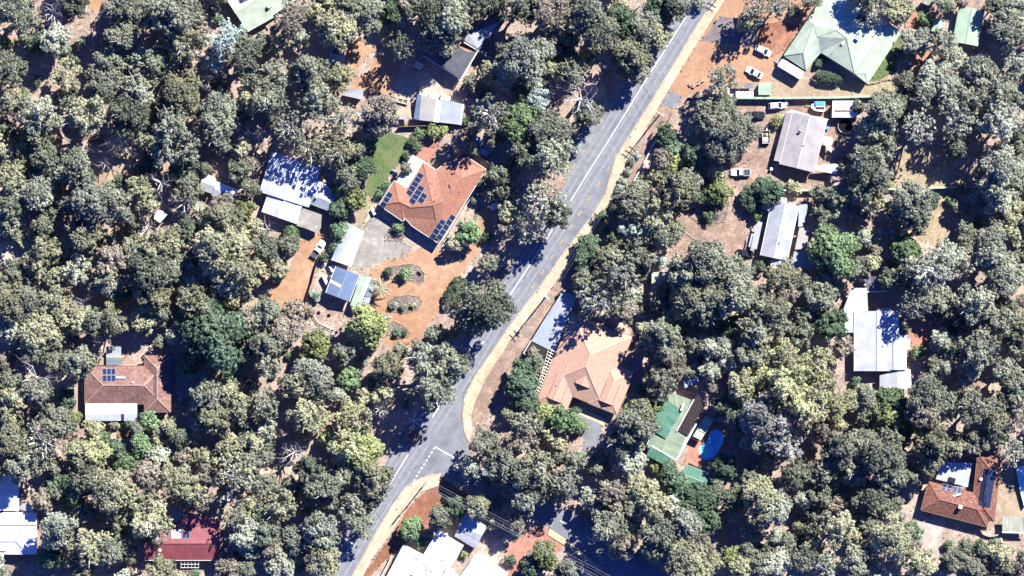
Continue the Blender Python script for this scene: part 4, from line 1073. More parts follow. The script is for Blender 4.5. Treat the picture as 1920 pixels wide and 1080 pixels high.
# --- slate-roofed garage and the longer roof behind it
t = thing('garage', 'slate grey garage with a pale right eave, left of the road', 'garage', W(*F_Q(1080, 500)))
sheet_mesh(F_Q, [(885, 448, 2.6), (940, 360, 2.7), (1100, 330, 3.0), (1228, 420, 3.6), (1125, 605, 3.6)], 'slate_steel', 'roof', t)
sheet_mesh(F_Q, [(1229, 420, 3.6), (1312, 418, 2.8), (1175, 645, 2.8), (1126, 605, 3.6)], 'slate_steel', 'roof', t)
m = MB(); m.bar(W(*F_Q(1318, 418), 2.72), W(*F_Q(1180, 650), 2.72), .3, .16); m.build('gutter', 'gutter_white', t)
m = MB(); m.bar(W(*F_Q(885, 452), 2.55), W(*F_Q(1175, 650), 2.68), .2, .14); m.build('fascia', 'gutter_white', t)
m = MB(); m.prism([W(*F_Q(*q)) for q in ((905, 440), (1175, 622), (1295, 425), (1100, 345), (950, 370))], 0, 2.5); m.build('wall', 'brick_wall', t)
t = thing('house', 'long slate grey roof in tree shade at the top, up and right of the garage', 'house', W(*F_Q(1380, 250)))
sheet_mesh(F_Q, [(1195, 330, 2.7), (1240, 270, 3.2), (1480, 80, 3.2), (1570, 140, 2.7), (1340, 420, 2.7)], 'slate_steel', 'roof', t)
m = MB(); m.bar(W(*F_Q(1195, 334), 2.62), W(*F_Q(1455, 490), 2.62), .2, .16); m.build('fascia', 'gutter_white', t)
m = MB(); m.prism([W(*F_Q(*q)) for q in ((1225, 330), (1345, 400), (1555, 145), (1480, 100))], 0, 2.6); m.build('wall', 'brick_wall', t)
t = thing('shed', 'long shed with white, tan and grey roof strips below the pale yard', 'shed', W(*F_Q(1005, 880)))
for pts, mt in (([(832, 760, 2.3), (862, 768, 2.6), (845, 972, 2.6), (802, 962, 2.3)], 'blue_grey_steel'), ([(863, 768, 2.6), (985, 800, 3.0), (960, 985, 3.0), (846, 972, 2.6)], 'tan_grey_steel'),
                ([(986, 800, 3.0), (1024, 820, 2.9), (1004, 992, 2.9), (961, 985, 3.0)], 'bright_white_steel'), ([(1025, 800, 2.7), (1192, 840, 2.5), (1170, 1010, 2.5), (1005, 990, 2.7)], 'zinc_steel'), ([(1193, 840, 2.5), (1212, 846, 2.3), (1188, 1014, 2.3), (1171, 1010, 2.5)], 'white_steel')):
    sheet_mesh(F_Q, pts, mt, 'roof_strip', t)
m = MB(); m.prism([W(*F_Q(*q)) for q in ((838, 775), (1200, 850), (1178, 1000), (815, 958))], 0, 2.2); m.build('wall', 'grey_metal', t)
for k, (x, y, sx, sy) in enumerate(((880, 765, 2.4, 1.4), (955, 785, 1.9, 1.3), (1060, 795, 2.6, 1.4))):
    p = W(*F_Q(x, y)); t = thing('storage_box', ['domed white storage tank left of the other white boxes by the shed', 'white storage box between tank and flat crate by the shed', 'flat pale crate at the right end above the shed'][k], 'box', p)
    m = MB()
    if k == 0: m.tube([(p.x - 1, p.y, .7), (p.x + 1, p.y - .2, .7)], .7, 12)
    else: m.box((p.x, p.y, .5), (sx, sy, 1.0), -.2, taper=.94)
    m.build('body', 'white_paint', t); m = MB(); m.box((p.x, p.y, .06), (sx, sy * .8, .12), -.2); m.build('base', 'timber', t)
for nm, lab, pts, mt, zz in (('shed', 'small white shed with a grey vent on the red gravel yard', [(618, 101), (648, 104), (645, 122), (616, 118)], 'white_steel', 2.4),
                             ('shed', 'white skillion shed partly under a yellowish tree', [(652, 170), (682, 166), (679, 187), (640, 178)], 'grey_white_steel', 2.5),
                             ('shed', 'tiny pale shed in the shade near the green metal fence at right', [(1597, 368), (1612, 367), (1614, 385), (1598, 385)], 'ribbed_cream', 2.1),
                             ('shed', 'mint green garden shed touching the long green fence', [(1422, 155), (1446, 155), (1446, 178), (1422, 178)], 'mint_steel', 2.2),
                             ('shed', 'pale cream shed at the top edge, left of the mint-roofed shed', [(1732, -4), (1752, -2), (1748, 14), (1728, 5)], 'ribbed_cream', 2.3),
                             ('shed', 'white caravan-like shed beside the boat, below the green fence', [(1561, 189), (1614, 189), (1612, 220), (1560, 220)], 'bright_white_steel', 2.6),
                             ('shed', 'small white hut roof up and right of the maroon house', [(410, 930), (432, 926), (431, 939), (411, 941)], 'bright_white_steel', 2.2),
                             ('shed', 'white roof scrap of a hut between crowns, right of the maroon house', [(457, 934), (466, 931), (467, 942), (459, 943)], 'bright_white_steel', 2.2),
                             ('shed', 'bluish roof in deep shade, up and right of the orange tiled house', [(890, 252), (930, 273), (912, 294), (882, 278)], 'zinc_steel', 2.5),
                             ('shed', 'pale mint roof corner under trees, up and right of the salmon house', [(1222, 511), (1253, 508), (1260, 548), (1221, 562)], 'green_steel', 2.6),
                             ('shed', 'bluish white hut roof right of the top corner of the salmon house', [(1184, 585), (1200, 576), (1212, 582), (1211, 598), (1195, 594)], 'zinc_steel', 2.3),
                             ('shed', 'pale boarded hut under a leafy tree at right, near the fence', [(1655, 367), (1668, 364), (1672, 376), (1660, 380)], 'ribbed_cream', 2.0),
                             ('shed', 'white roof scrap between bare branches in the left woodland', [(292, 392), (306, 396), (314, 402), (300, 418), (289, 410)], 'bright_white_steel', 2.3),
                             ('shed', 'pale hut roof under crowns, lower left of the cabin', [(356, 466), (368, 462), (378, 472), (364, 482)], 'grey_white_steel', 2.2),
                             ('shed', 'teal roof in shade above the mossy green house', [(1278, 690), (1306, 682), (1312, 716), (1284, 728)], 'zinc_steel', 2.6),
                             ('shed', 'shaded grey roof below the pale patio cover at right', [(1606, 745), (1632, 740), (1634, 770), (1606, 772)], 'zinc_steel', 2.4)):
    c = (sum(p[0] for p in pts) / len(pts), sum(p[1] for p in pts) / len(pts))
    t = thing(nm, lab, 'shed', W(*c))
    n = len(pts); hi = [(x, y, zz + (.25 if i < n / 2 else 0)) for i, (x, y) in enumerate(pts)]
    sheet_mesh(PX, hi, mt, 'roof', t, .12)
    m = MB(); m.prism([W(*lerp2(p, c, .1)) for p in pts], 0, zz - .1); m.build('wall', 'grey_metal', t)
    if 'grey vent' in lab: m = MB(); p = W(624, 110, zz); m.box((p.x, p.y, zz + .3), (.9, 1.4, .3)); m.build('roof_vent', 'grey_metal', t)
    if 'caravan-like' in lab:
        for k in range(9): m = MB(); p = W(1567 + k * 4.2, 207, zz); m.box((p.x, p.y, zz + .22), (.45, .5, .2)); m.build('roof_batten', 'timber', t)
h = House('house', 'mint green gabled house cut off by the top edge, upper left', 'house', PX, 'green_steel', 'cream_wall', 'ridge_white', 'gutter_white', 2.9, .3).start(490, 10)
h.blk(441, 24, 546, -46, 42, 'gg'); h.done()
h.solid(505, 12, (1.0, .8, 1.0), 'beige_box', 'chimney', .6); h.panels([(0, 0), (1, 0)], (10, -5), (4, 10), (446, -2))
m = MB(); m.bar(W(463, 57, 2.8), W(512, 30, 2.8), .9, .1); m.build('verandah_roof', 'mint_steel', h.root)
h = House('shed', 'mint-roofed gabled shed with a white shaded right slope, upper right', 'shed', F_V, 'mint_steel', 'white_paint', 'ridge_green', 'gutter_green', 2.8, .2).start(960, 420)
h.blk(1015, 130, 915, 685, 195, 'gg'); h.done()
h = House('shed', 'little two-tone mint shed beside pale slabs, left of the larger mint shed', 'shed', F_V, 'mint_steel', 'white_paint', 'ridge_green', 'gutter_green', 2.2, .25).start(480, 400)
h.blk(510, 295, 465, 500, 75, 'gg'); h.done()
t = thing('paving', 'pale concrete slabs right of the little two-tone mint shed', 'paving', W(*F_V(650, 390)))
for i in range(3):
    for j in range(4):
        x, y = 585 + i * 46 - j * 6, 300 + j * 45 + i * 8
        P = [W(*F_V(x + a, y + b)) for a, b in ((0, 0), (43, 6), (39, 46), (-4, 40))]; m = MB(); m.prism(P, 0, .06 + .008 * ((i * 3 + j) % 4)); m.build('slab', 'pale_concrete', t)
# ------------------------------------------------------------------ vegetation
def unit(a): return a / np.maximum(np.linalg.norm(a, axis=-1, keepdims=True), 1e-9)

def cards_mesh(name, C, N, S, tint, asp=.5, jit=.42, rng=None):
    """leaf sprays: one four-cornered, slightly folded spray at every C, facing about N, S long, tint per spray"""
    n = len(C)
    Nn = unit(N + rng.normal(0, jit, (n, 3)))
    r = rng.normal(0, 1, (n, 3)); r[:, 2] -= .5
    T = unit(np.cross(Nn, r)); B = np.cross(Nn, T)
    S = S[:, None]
    L = T * S * .5; Wd = B * S * asp * .5
    droop = Nn * S * -.12
    V = np.stack([C - L + droop, C - Wd * rng.uniform(.8, 1.2, (n, 1)), C + L + droop, C + Wd * rng.uniform(.8, 1.2, (n, 1))], 1).reshape(-1, 3)
    me = bpy.data.meshes.new(name)
    me.vertices.add(n * 4); me.vertices.foreach_set('co', V.astype(np.float32).ravel())
    me.loops.add(n * 4); me.loops.foreach_set('vertex_index', np.arange(n * 4, dtype=np.int32))
    me.polygons.add(n); me.polygons.foreach_set('loop_start', np.arange(0, n * 4, 4, dtype=np.int32))
    me.update(calc_edges=True)
    at = me.attributes.new('tint', 'FLOAT', 'FACE')
    at.data.foreach_set('value', np.clip(tint, 0, 1).astype(np.float32))
    return me

def clump_sprays(cl_c, cl_n, cl_r, per, size, rng, tintb):
    """per sprays on each clump: a lumpy shell facing outward"""
    m = len(cl_c)
    d = unit(rng.normal(0, 1, (m, per, 3)) + cl_n[:, None, :] * 1.0)
    rad = cl_r[:, None, None] * rng.uniform(.78, 1.06, (m, per, 1))
    C = cl_c[:, None, :] + d * rad * np.array([1, 1, .8])
    t = tintb[:, None] + rng.normal(0, .16, (m, per))
    S = size * rng.uniform(.65, 1.35, (m, per))
    return C.reshape(-1, 3), d.reshape(-1, 3), S.ravel(), t.ravel()

def make_crown(seed, r, style):
    """returns (crown mesh, trunk mesh); real metres, ground at z = 0"""
    rng = np.random.default_rng(seed)
    H = {'gum': 2.3, 'open': 2.3, 'thin': 2.3, 'dense': 1.7, 'bush': 1.25}[style] * r + {'gum': 1.2, 'open': 1.0, 'thin': 1.0, 'dense': .5, 'bush': .1}[style]
    el = rng.uniform(.78, 1.0); th = rng.uniform(0, math.pi)
    R2 = np.array([[math.cos(th), -math.sin(th)], [math.sin(th), math.cos(th)]])
    if style in ('gum', 'open', 'thin'):
        nb = int(8 + r * 2.6) if style == 'gum' else int(6 + r * 2.0)
        bc = []
        tries = 0
        br_base = .37 if style == 'gum' else .28
        while len(bc) < nb and tries < 4000:
            tries += 1
            q = rng.uniform(-1, 1, 2)
            rr = np.linalg.norm(q)
            if rr > .62 + .26 * math.sin(3 * math.atan2(q[1], q[0]) + seed) * math.cos(2 * math.atan2(q[1], q[0]) + seed * 1.7) + .1 * rng.random(): continue
            if any(np.linalg.norm(q - b[:2]) < (.29 if style == 'gum' else .36) * (2.4 / (1 + r * .25)) ** .5 * .9 for b in bc): continue
            bc.append(np.array([q[0], q[1], 0]))
        bc = np.array(bc); rr = np.linalg.norm(bc[:, :2], axis=1)
        rb = r * rng.uniform(.19, br_base, len(bc)) * (2.4 / (1 + r * .3)) ** .35
        z = H - rb * .8 - r * .85 * rr ** 1.6 - rng.uniform(0, .55, len(bc)) * r
        xy = (bc[:, :2] * np.array([1, el]) * r * 1.0) @ R2.T
        bc = np.column_stack([xy, z])
        low = rng.integers(0, len(bc), max(2, len(bc) // 4))
        bc2 = bc[low] * np.array([.8, .8, .62]); rb2 = rb[low] * .8
        bc = np.vstack([bc, bc2]); rb = np.concatenate([rb, rb2])
    elif style == 'dense':
        nb = int(14 + r * 5)
        d = unit(rng.normal(0, 1, (nb, 3)) + np.array([0, 0, .55])); d[:, 2] = np.abs(d[:, 2]) * .95 - .15
        rb = r * rng.uniform(.17, .40, nb)
        bc = d * (r * rng.uniform(.52, .86, (nb, 1))) * np.array([1, el, .82]); bc[:, :2] = bc[:, :2] @ R2.T; bc[:, 2] += H * .52
    else:
        nb = 9
        d = unit(rng.normal(0, 1, (nb, 3)) + np.array([0, 0, .5])); d[:, 2] = np.abs(d[:, 2])
        rb = r * rng.uniform(.34, .46, nb)
        bc = d * (r * .58) * np.array([1, el, .7]); bc[:, 2] += H * .42
    CC, NN, RR, TT = [], [], [], []
    cr = {'gum': .41, 'open': .40, 'thin': .36, 'dense': .42, 'bush': .34}[style]
    for b, rbi in zip(bc, rb):
        sq = np.array([rng.uniform(.75, 1.3), rng.uniform(.75, 1.3), rng.uniform(.7, 1.15)])
        m = max(5, int({'open': 1.6, 'thin': .62}.get(style, 2.0) * 3.0 * (rbi / cr) ** 2 * .62))
        d = unit(rng.normal(0, 1, (m, 3)) + np.array([0, 0, .7]))
        c = b + d * rbi * rng.uniform(.6, 1.12, (m, 1)) * sq * np.array([1, 1, .85])
        CC.append(c); NN.append(d); RR.append(cr * rng.uniform(.5, 1.35, m)); TT.append(rng.normal(.5, .19) + rng.normal(0, .16, m))
    CC = np.vstack(CC); NN = np.vstack(NN); RR = np.concatenate(RR); TT = np.concatenate(TT)
    per = {'gum': 25, 'open': 22, 'thin': 20, 'dense': 25, 'bush': 18}[style]
    size = {'gum': .34, 'open': .35, 'thin': .36, 'dense': .33, 'bush': .25}[style]
    C, N, S, T = clump_sprays(CC, NN, RR, per, size, rng, TT)
    C[:, 2] = np.maximum(C[:, 2], .06)
    crown = cards_mesh('crown', C, N, S, T, .8 if style == 'dense' else .72, .30, rng)
    tb = MB()
    rnd = random.Random(seed)
    lean = Vector((rnd.uniform(-.1, .1) * r, rnd.uniform(-.1, .1) * r, 0))
    fork = Vector((lean.x, lean.y, H * (.38 if style != 'bush' else .15)))
    tr = .075 * r if style != 'bush' else .05 * r
    tb.tube([(0, 0, -.1), (lean.x * .2, lean.y * .2, H * .15), fork], [tr * 1.35, tr, tr * .8], 7)
    for b in bc:
        b = Vector(b)
        mid = fork.lerp(b, .5) + Vector((rnd.uniform(-.12, .12) * r, rnd.uniform(-.12, .12) * r, .06 * r))
        tb.tube([fork - Vector((0, 0, H * rnd.uniform(0, .12))), mid, b + Vector((0, 0, .1 * r))], [tr * .6, tr * .42, tr * .18], 5, cap=False)
        if style in ('gum', 'open', 'thin') and rnd.random() < .8:
            e = b + Vector((rnd.uniform(-.3, .3) * r, rnd.uniform(-.3, .3) * r, rnd.uniform(.25, .55) * r * .75))
            tb.tube([mid, (mid + e) / 2 + Vector((rnd.uniform(-.1, .1) * r, rnd.uniform(-.1, .1) * r, 0)), e], [tr * .36, tr * .26, tr * .1], 4, cap=False)
    o = tb.build('trunk', 'bark_pale', smooth=True)
    tm = o.data; bpy.data.objects.remove(o)
    return crown, tm, H

def make_dead(seed, r):
    rnd = random.Random(seed); tb = MB()
    H = r * 1.9 + 1
    def grow(p, d, L, rad, lv):
        pts = [p]; rads = [rad]; q = p
        for i in range(4):
            d = (d + Vector((rnd.uniform(-.17, .17), rnd.uniform(-.17, .17), rnd.uniform(-.1, .14)))).normalized()
            q = q + d * L / 4; pts.append(q); rads.append(rad * (1 - .17 * (i + 1)))
        tb.tube(pts, rads, 5 if lv < 2 else 4, cap=False)
        if lv < 5:
            for k in range((3 if lv < 3 else 2)):
                a = pts[rnd.randint(2, 4)]
                nd_ = (d * .75 + Vector((rnd.uniform(-1, 1), rnd.uniform(-1, 1), rnd.uniform(-.35, .55)))).normalized()
                grow(a, nd_, L * rnd.uniform(.5, .8), rads[-1] * .75, lv + 1)
    tb.tube([(0, 0, 0), (0, 0, H * .4)], [.08 * r, .055 * r], 7)
    n0 = rnd.randint(6, 8)
    for k in range(n0):
        a = 2 * math.pi * (k + rnd.random() * .6) / n0
        grow(Vector((0, 0, H * rnd.uniform(.3, .42))), Vector((math.cos(a), math.sin(a), rnd.uniform(.6, 1.5))).normalized(), r * .62, .036 * r, 1)
    o = tb.build('branches', 'bark_silver', smooth=True)
    m = o.data; bpy.data.objects.remove(o)
    return m

CROWNS = {}
sd0 = 11
for style, rs, cnt in (('gum', (6.2, 4.4, 3.0), (7, 8, 5)), ('open', (5.6, 4.0, 2.6), (3, 4, 2)), ('thin', (5.6, 4.2, 2.8), (3, 4, 2)), ('dense', (6.0, 4.0, 2.4), (2, 4, 4)), ('bush', (1.5, .95), (5, 4))):
    for r, c in zip(rs, cnt):
        for i in range(c):
            sd0 += 1
            CROWNS.setdefault(style, []).append((r, make_crown(sd0, r, style)))
DEAD = [(4.0, make_dead(70 + i, 4.0)) for i in range(5)]

# plants read tile by tile (x, y, radius, sort) in a 4x enlarged 480 x 270 tile; sort x = dead and bare
PLANTS = {
(0,0): "100,110,150,k;390,90,110,x;560,20,100,k;900,50,130,g;1060,60,120,g;1250,90,170,g;1420,60,110,g;1550,40,80,t;390,290,110,p;600,330,50,g;920,280,125,g;910,130,60,o;1380,330,165,o;1500,230,100,t;1040,430,95,p;1170,480,130,k;830,480,110,g;1690,320,135,b;1600,470,75,b;1840,420,150,k;1890,580,110,k;40,520,110,g;490,570,110,o;250,320,70,d;1040,650,140,g;780,620,130,g;1550,590,80,x;1650,640,60,k;1350,690,130,o;60,770,115,o;260,850,150,g;650,870,165,o;950,840,140,k;1230,800,90,g;1400,790,100,o;1620,820,130,g;1860,740,110,o;260,1010,110,o;870,1050,90,x;1270,960,150,g;1080,1020,100,g;1590,960,135,g;1860,990,70,x;480,730,80,g;1720,720,40,g;1640,140,45,d;190,690,40,e;280,610,45,d;560,440,45,g;60,330,45,l;500,380,40,d",
(1,0): "270,150,135,t;590,210,145,o;820,90,150,g;700,30,110,k;450,90,70,o;1150,20,80,t;1000,90,90,d;1300,80,140,k;1370,250,130,g;1470,130,150,g;1640,10,115,k;1790,20,90,k;1100,350,105,k;1000,280,55,o;40,380,60,g;150,560,150,g;390,520,130,g;610,560,95,o;100,760,140,g;430,740,140,g;270,960,140,g;640,890,130,p;560,1020,110,o;920,830,125,t;890,950,95,k;1880,520,95,p;1900,380,85,g;1750,850,150,g;1890,970,90,e;1340,985,62,l;1400,970,45,l;1230,1000,45,e;20,1000,70,x;1560,900,45,e;1700,700,60,k",
(2,0): "60,50,130,k;270,100,150,t;560,80,140,g;640,260,130,g;80,430,150,p;200,330,120,p;350,230,90,o;790,170,110,d;960,30,70,x;1130,60,110,d;1250,30,105,k;1000,200,120,g;1080,240,95,o;870,400,130,o;940,500,95,g;830,500,70,g;400,400,80,d;570,420,60,e;460,540,120,g;50,700,60,d;200,740,85,b;520,740,165,x;560,850,95,k;350,650,100,x;60,910,120,e;290,1000,150,g;160,1000,90,o;470,1050,60,b;1390,20,60,g;1760,150,72,o;1850,60,120,k;1570,600,105,g;1500,870,120,g;1700,970,125,g;1480,770,70,g;1620,1000,130,g;1160,1010,70,d;1590,800,90,k",
(3,0): "70,40,100,k;210,110,60,k;330,-10,70,g;780,50,105,g;960,60,95,o;1040,60,50,b;1180,150,60,e;990,400,45,d;1130,300,105,p;1310,310,100,g;1390,420,90,p;1250,570,120,p;1060,620,85,g;1320,20,65,k;1710,40,85,k;1850,90,110,g;1790,270,110,p;1700,190,60,g;1870,480,110,p;1880,250,80,k;1600,530,125,g;1370,680,150,p;1190,720,110,g;1570,720,140,g;1780,720,150,g;860,820,125,g;960,790,90,k;820,950,105,g;1140,960,130,p;1420,860,140,p;1450,1000,120,g;1790,900,150,p;1650,930,110,g;880,1050,90,g;1220,1030,70,x;1880,1010,90,g;70,910,50,l;1760,640,90,g;760,-70,130,k",
(0,1): "330,110,110,k;560,150,130,g;60,260,110,o;250,370,130,p;440,370,60,p;630,20,60,x;900,40,80,x;780,150,60,x;1110,150,70,d;900,270,50,d;1040,320,90,o;1200,290,100,x;1230,60,100,g;1400,40,110,g;1640,-10,85,g;700,440,150,p;850,450,120,g;530,440,90,g;60,470,110,g;50,600,100,g;310,610,80,g;1090,460,75,o;1370,440,95,x;1110,620,75,x;1400,330,90,g;1665,470,80,t;1650,570,140,o;1840,480,65,l;1830,580,40,e;1400,640,90,k;1600,760,150,o;1750,760,120,o;620,690,130,o;220,700,110,o;330,800,110,o;270,880,110,o;1150,770,130,o;1270,750,110,o;1010,800,110,k;830,870,110,t;570,950,100,p;60,960,90,g;420,1010,90,o;1080,950,150,k;1250,930,110,g;1770,940,140,o;1690,1040,110,p;1450,1050,90,o;800,1030,110,g;1300,230,80,d;1900,640,70,o;1500,1000,80,g;680,240,40,d",
(1,1): "380,30,110,o;600,60,120,o;735,30,85,o;800,190,85,d;670,250,85,g;640,390,85,e;760,410,75,l;620,500,65,d;80,640,95,x;620,640,65,d;520,850,45,d;590,780,55,d;1590,650,82,e;1730,700,45,d;1820,230,80,k;970,310,42,d;935,375,38,d;1130,90,38,d;1000,960,38,d;1110,970,52,e;1640,420,35,g;1210,20,40,d;1180,-20,45,e;1700,300,60,k;60,760,90,k;1250,840,0,d;1075,630,45,e;700,180,70,d",
(2,1): "100,60,105,k;270,110,150,g;480,30,55,b;250,440,170,g;340,520,100,k;110,630,120,g;930,430,110,g;960,340,80,g;1230,320,140,o;1220,130,65,l;1330,160,60,l;1390,100,95,d;1575,25,120,g;1200,20,70,d;1350,270,85,g;1430,340,85,d;1560,350,85,l;1815,385,85,d;1880,330,80,d;1830,520,55,e;1480,530,52,d;1090,560,140,o;1140,680,120,g;900,640,85,b;970,810,120,g;580,760,80,d;550,880,90,d;720,860,100,o;830,960,150,g;950,930,95,w;830,810,45,w;1110,890,60,b;560,1010,85,g;690,1040,110,g;1450,880,145,g;1300,960,120,g;1430,1010,130,g;1700,980,130,g;1850,920,55,d;900,130,36,p;870,200,38,p;830,270,38,p;800,340,42,p;790,400,36,p;940,80,34,b;660,540,55,d;780,480,50,k;1000,240,40,o;700,640,50,k;1650,110,45,o",
(3,1): "1045,985,85,g;700,130,135,g;860,60,115,g;540,150,50,g;830,240,105,g;720,310,105,k;190,330,60,o;20,350,85,d;500,390,80,k;800,440,75,o;1080,400,145,g;1100,540,105,k;1210,420,75,d;1430,20,80,g;1770,180,130,p;1700,300,105,p;1750,410,105,p;1880,280,80,g;1900,40,90,g;510,800,160,e;640,930,85,g;440,1010,80,g;100,1000,120,o;250,1060,90,g;1050,790,105,e;970,770,55,e;910,920,55,e;1250,930,165,p;1350,850,115,p;1100,960,115,g;1490,760,80,g;1490,920,105,t;1680,720,115,p;1690,840,115,p;1870,590,90,o;1850,680,95,o;1780,1000,135,g;1890,860,80,g;910,310,33,o;1370,420,40,e;650,570,50,t;1580,600,55,d;1460,340,50,k",  # first gum added for the shade it casts on the stepped white roof
(0,2): "60,120,130,o;200,100,120,g;380,110,130,o;560,230,105,o;600,130,90,x;60,300,110,p;250,330,140,o;240,460,115,g;110,500,60,g;440,580,90,g;570,560,115,g;720,260,110,g;860,250,115,o;1060,240,85,o;870,60,85,l;960,50,55,d;1130,50,115,o;1400,50,90,g;1500,120,145,o;1720,80,85,w;1380,150,75,d;1600,360,215,d;1450,250,110,d;1890,250,105,t;1890,450,90,t;1420,570,85,e;1740,630,75,e;1700,770,90,o;1540,810,120,g;1350,860,50,b;1450,950,75,x;1550,960,105,o;1800,900,115,o;250,680,145,x;60,820,125,o;270,780,110,g;480,830,65,d;530,860,45,d;580,980,52,l;420,1000,110,g;700,1050,70,o;860,1020,42,o;960,1015,50,d;1110,1000,65,e;60,700,90,g;40,980,105,o;1680,1000,100,o;1860,1040,80,g;670,490,42,g;400,420,70,g",
(1,2): "80,180,125,g;60,420,110,g;260,180,85,t;200,330,120,t;430,440,105,l;820,285,132,l;650,480,78,g;510,520,60,x;400,640,125,p;290,720,110,o;480,760,100,g;80,580,110,g;60,880,110,g;60,1050,80,p;350,960,125,o;460,990,80,o;690,870,55,w;700,980,115,w;780,1000,110,o;700,690,75,e;1000,600,105,o;960,800,80,o;930,920,85,x;1080,470,65,g;1300,560,165,g;1480,560,125,g;1300,760,170,g;1560,210,105,g;1750,160,175,k;1650,280,105,k;1180,1000,85,x;130,650,32,d;250,510,32,d;400,170,40,o;450,60,38,d;1060,330,34,d;1115,335,24,d;1030,130,30,b;890,430,50,g;1100,150,24,d;1180,130,22,o;800,540,50,g",
(2,2): "90,600,80,d;70,740,105,d;100,860,85,d;110,1010,105,g;270,970,70,l;400,1000,100,e;470,920,42,d;500,1030,60,l;650,90,140,g;780,110,105,g;850,170,85,t;1220,180,85,g;1330,60,130,o;1440,170,130,g;1560,90,140,g;1700,60,140,g;1860,100,120,g;1850,300,130,g;1110,340,115,g;1230,380,70,g;1150,480,110,g;1330,420,70,g;1570,440,85,p;1490,440,80,p;1650,570,75,p;1490,630,75,p;1640,280,75,e;1090,670,85,t;1230,600,85,t;1130,720,105,g;970,760,45,d;980,920,105,l;1080,860,65,e;900,1020,145,g;1720,720,105,o;1640,690,55,w;1700,980,90,g;1850,960,145,a;1600,790,42,w;1800,500,105,g;1890,640,110,w;1910,780,90,w;1770,340,90,g;1450,520,60,k;1600,900,80,k",
(3,2): "60,150,130,o;40,250,110,g;160,30,85,t;390,60,105,g;280,210,75,g;260,340,85,g;480,280,110,d;560,450,75,t;180,560,150,w;380,560,140,w;130,760,165,w;400,760,165,w;300,900,145,w;500,900,115,w;80,980,130,a;660,700,45,d;1120,105,125,g;1290,80,105,g;1300,395,75,p;1000,325,55,o;1130,480,58,e;1240,590,65,g;1560,100,145,g;1650,180,90,g;1770,260,110,g;1880,310,100,o;1860,430,90,o;1620,470,140,g;1570,560,110,g;1780,620,110,g;1380,490,70,k;1180,800,135,g;1170,950,120,t;930,850,105,e;920,960,105,l;1020,1020,75,l;740,800,75,g;1480,740,80,t;1560,900,145,g;1700,1000,115,o;1390,900,105,k;1760,860,90,g;1880,760,105,g;1870,960,105,t;660,1060,55,g;1370,330,60,k",
(0,3): "80,80,145,o;300,80,165,g;150,240,125,g;560,140,95,o;700,180,110,w;740,60,75,e;860,130,65,d;1050,110,85,e;950,230,65,e;1190,180,75,p;640,350,110,g;560,430,120,d;420,380,65,d;820,450,150,o;870,640,100,o;1090,330,105,t;1230,350,115,o;1100,540,125,o;1130,700,155,o;1400,430,105,o;1500,480,105,o;1560,330,85,t;1760,330,145,o;1740,120,95,o;1870,60,90,o;1870,240,90,g;1470,50,55,w;640,620,90,g;430,720,125,p;640,880,145,o;800,900,105,p;600,1010,105,o;360,940,85,d;1200,1040,100,o;1790,640,105,o;1840,760,115,p;1860,860,90,p;1890,560,75,o;930,900,75,g;1700,1040,95,t;1850,1020,75,g;1460,1060,45,d;970,1040,60,t",
(1,3): "60,180,75,g;280,160,110,x;40,40,65,p;680,100,145,w;760,160,145,l;330,30,55,w;540,60,65,l;200,560,125,o;80,400,90,g;420,290,105,k;520,420,135,g;640,340,105,g;860,330,135,o;720,560,105,g;720,680,125,g;470,740,135,p;300,830,125,g;120,900,105,t;480,960,120,o;180,1010,110,p;60,760,105,k;60,600,90,k;1720,110,115,g;1610,260,80,p;1850,230,125,g;1720,370,30,o;1880,390,80,g;1480,560,75,d;1370,640,85,g;1660,560,85,o;1160,740,72,e;1230,830,48,e;1290,770,50,o;1565,925,33,l;1900,950,52,d;1700,610,60,g;1180,20,55,t;840,520,70,k",
(2,3): "100,80,125,t;200,250,135,o;80,330,125,g;100,500,105,p;210,430,90,g;410,380,120,g;470,210,75,g;395,440,80,g;830,60,135,g;900,200,105,p;920,340,55,x;1080,260,50,l;1180,310,75,d;1240,420,95,d;1390,510,115,d;1450,660,95,d;760,480,105,t;950,460,115,o;880,560,105,o;1060,560,115,o;1300,680,115,p;740,740,135,g;820,840,95,t;1100,770,135,g;1050,880,85,g;1250,880,105,g;1400,860,105,t;1300,1000,155,o;1480,1000,100,o;1680,960,85,l;1720,1020,85,o;1840,60,115,p;1600,270,85,d;1850,480,125,o;1850,620,105,o;1650,500,90,k;250,930,95,l;160,1020,75,d;420,1040,85,g;30,760,38,d;1880,1000,85,g;1870,870,40,d;1200,560,80,p",
(3,3): "60,60,110,a;160,120,105,a;480,30,45,l;560,130,115,g;720,100,125,g;870,180,155,g;650,300,125,g;900,330,125,g;1000,60,75,e;1080,330,75,k;790,500,125,g;860,560,95,k;420,300,105,g;400,480,85,g;210,330,105,k;60,380,55,p;60,590,105,p;520,720,140,o;230,680,55,o;740,680,85,g;910,790,145,o;1090,750,65,d;1250,80,115,o;1210,200,105,o;1400,110,90,o;1570,80,90,g;1840,150,105,g;260,960,105,g;430,1000,105,p;660,980,115,g;60,1000,95,p;1150,1000,105,o;1360,840,45,e;1590,830,45,d;1680,840,45,d;1400,960,85,g;1540,1020,85,g;1750,920,85,o;1800,1040,75,g;1710,20,80,g;230,800,60,k",
}
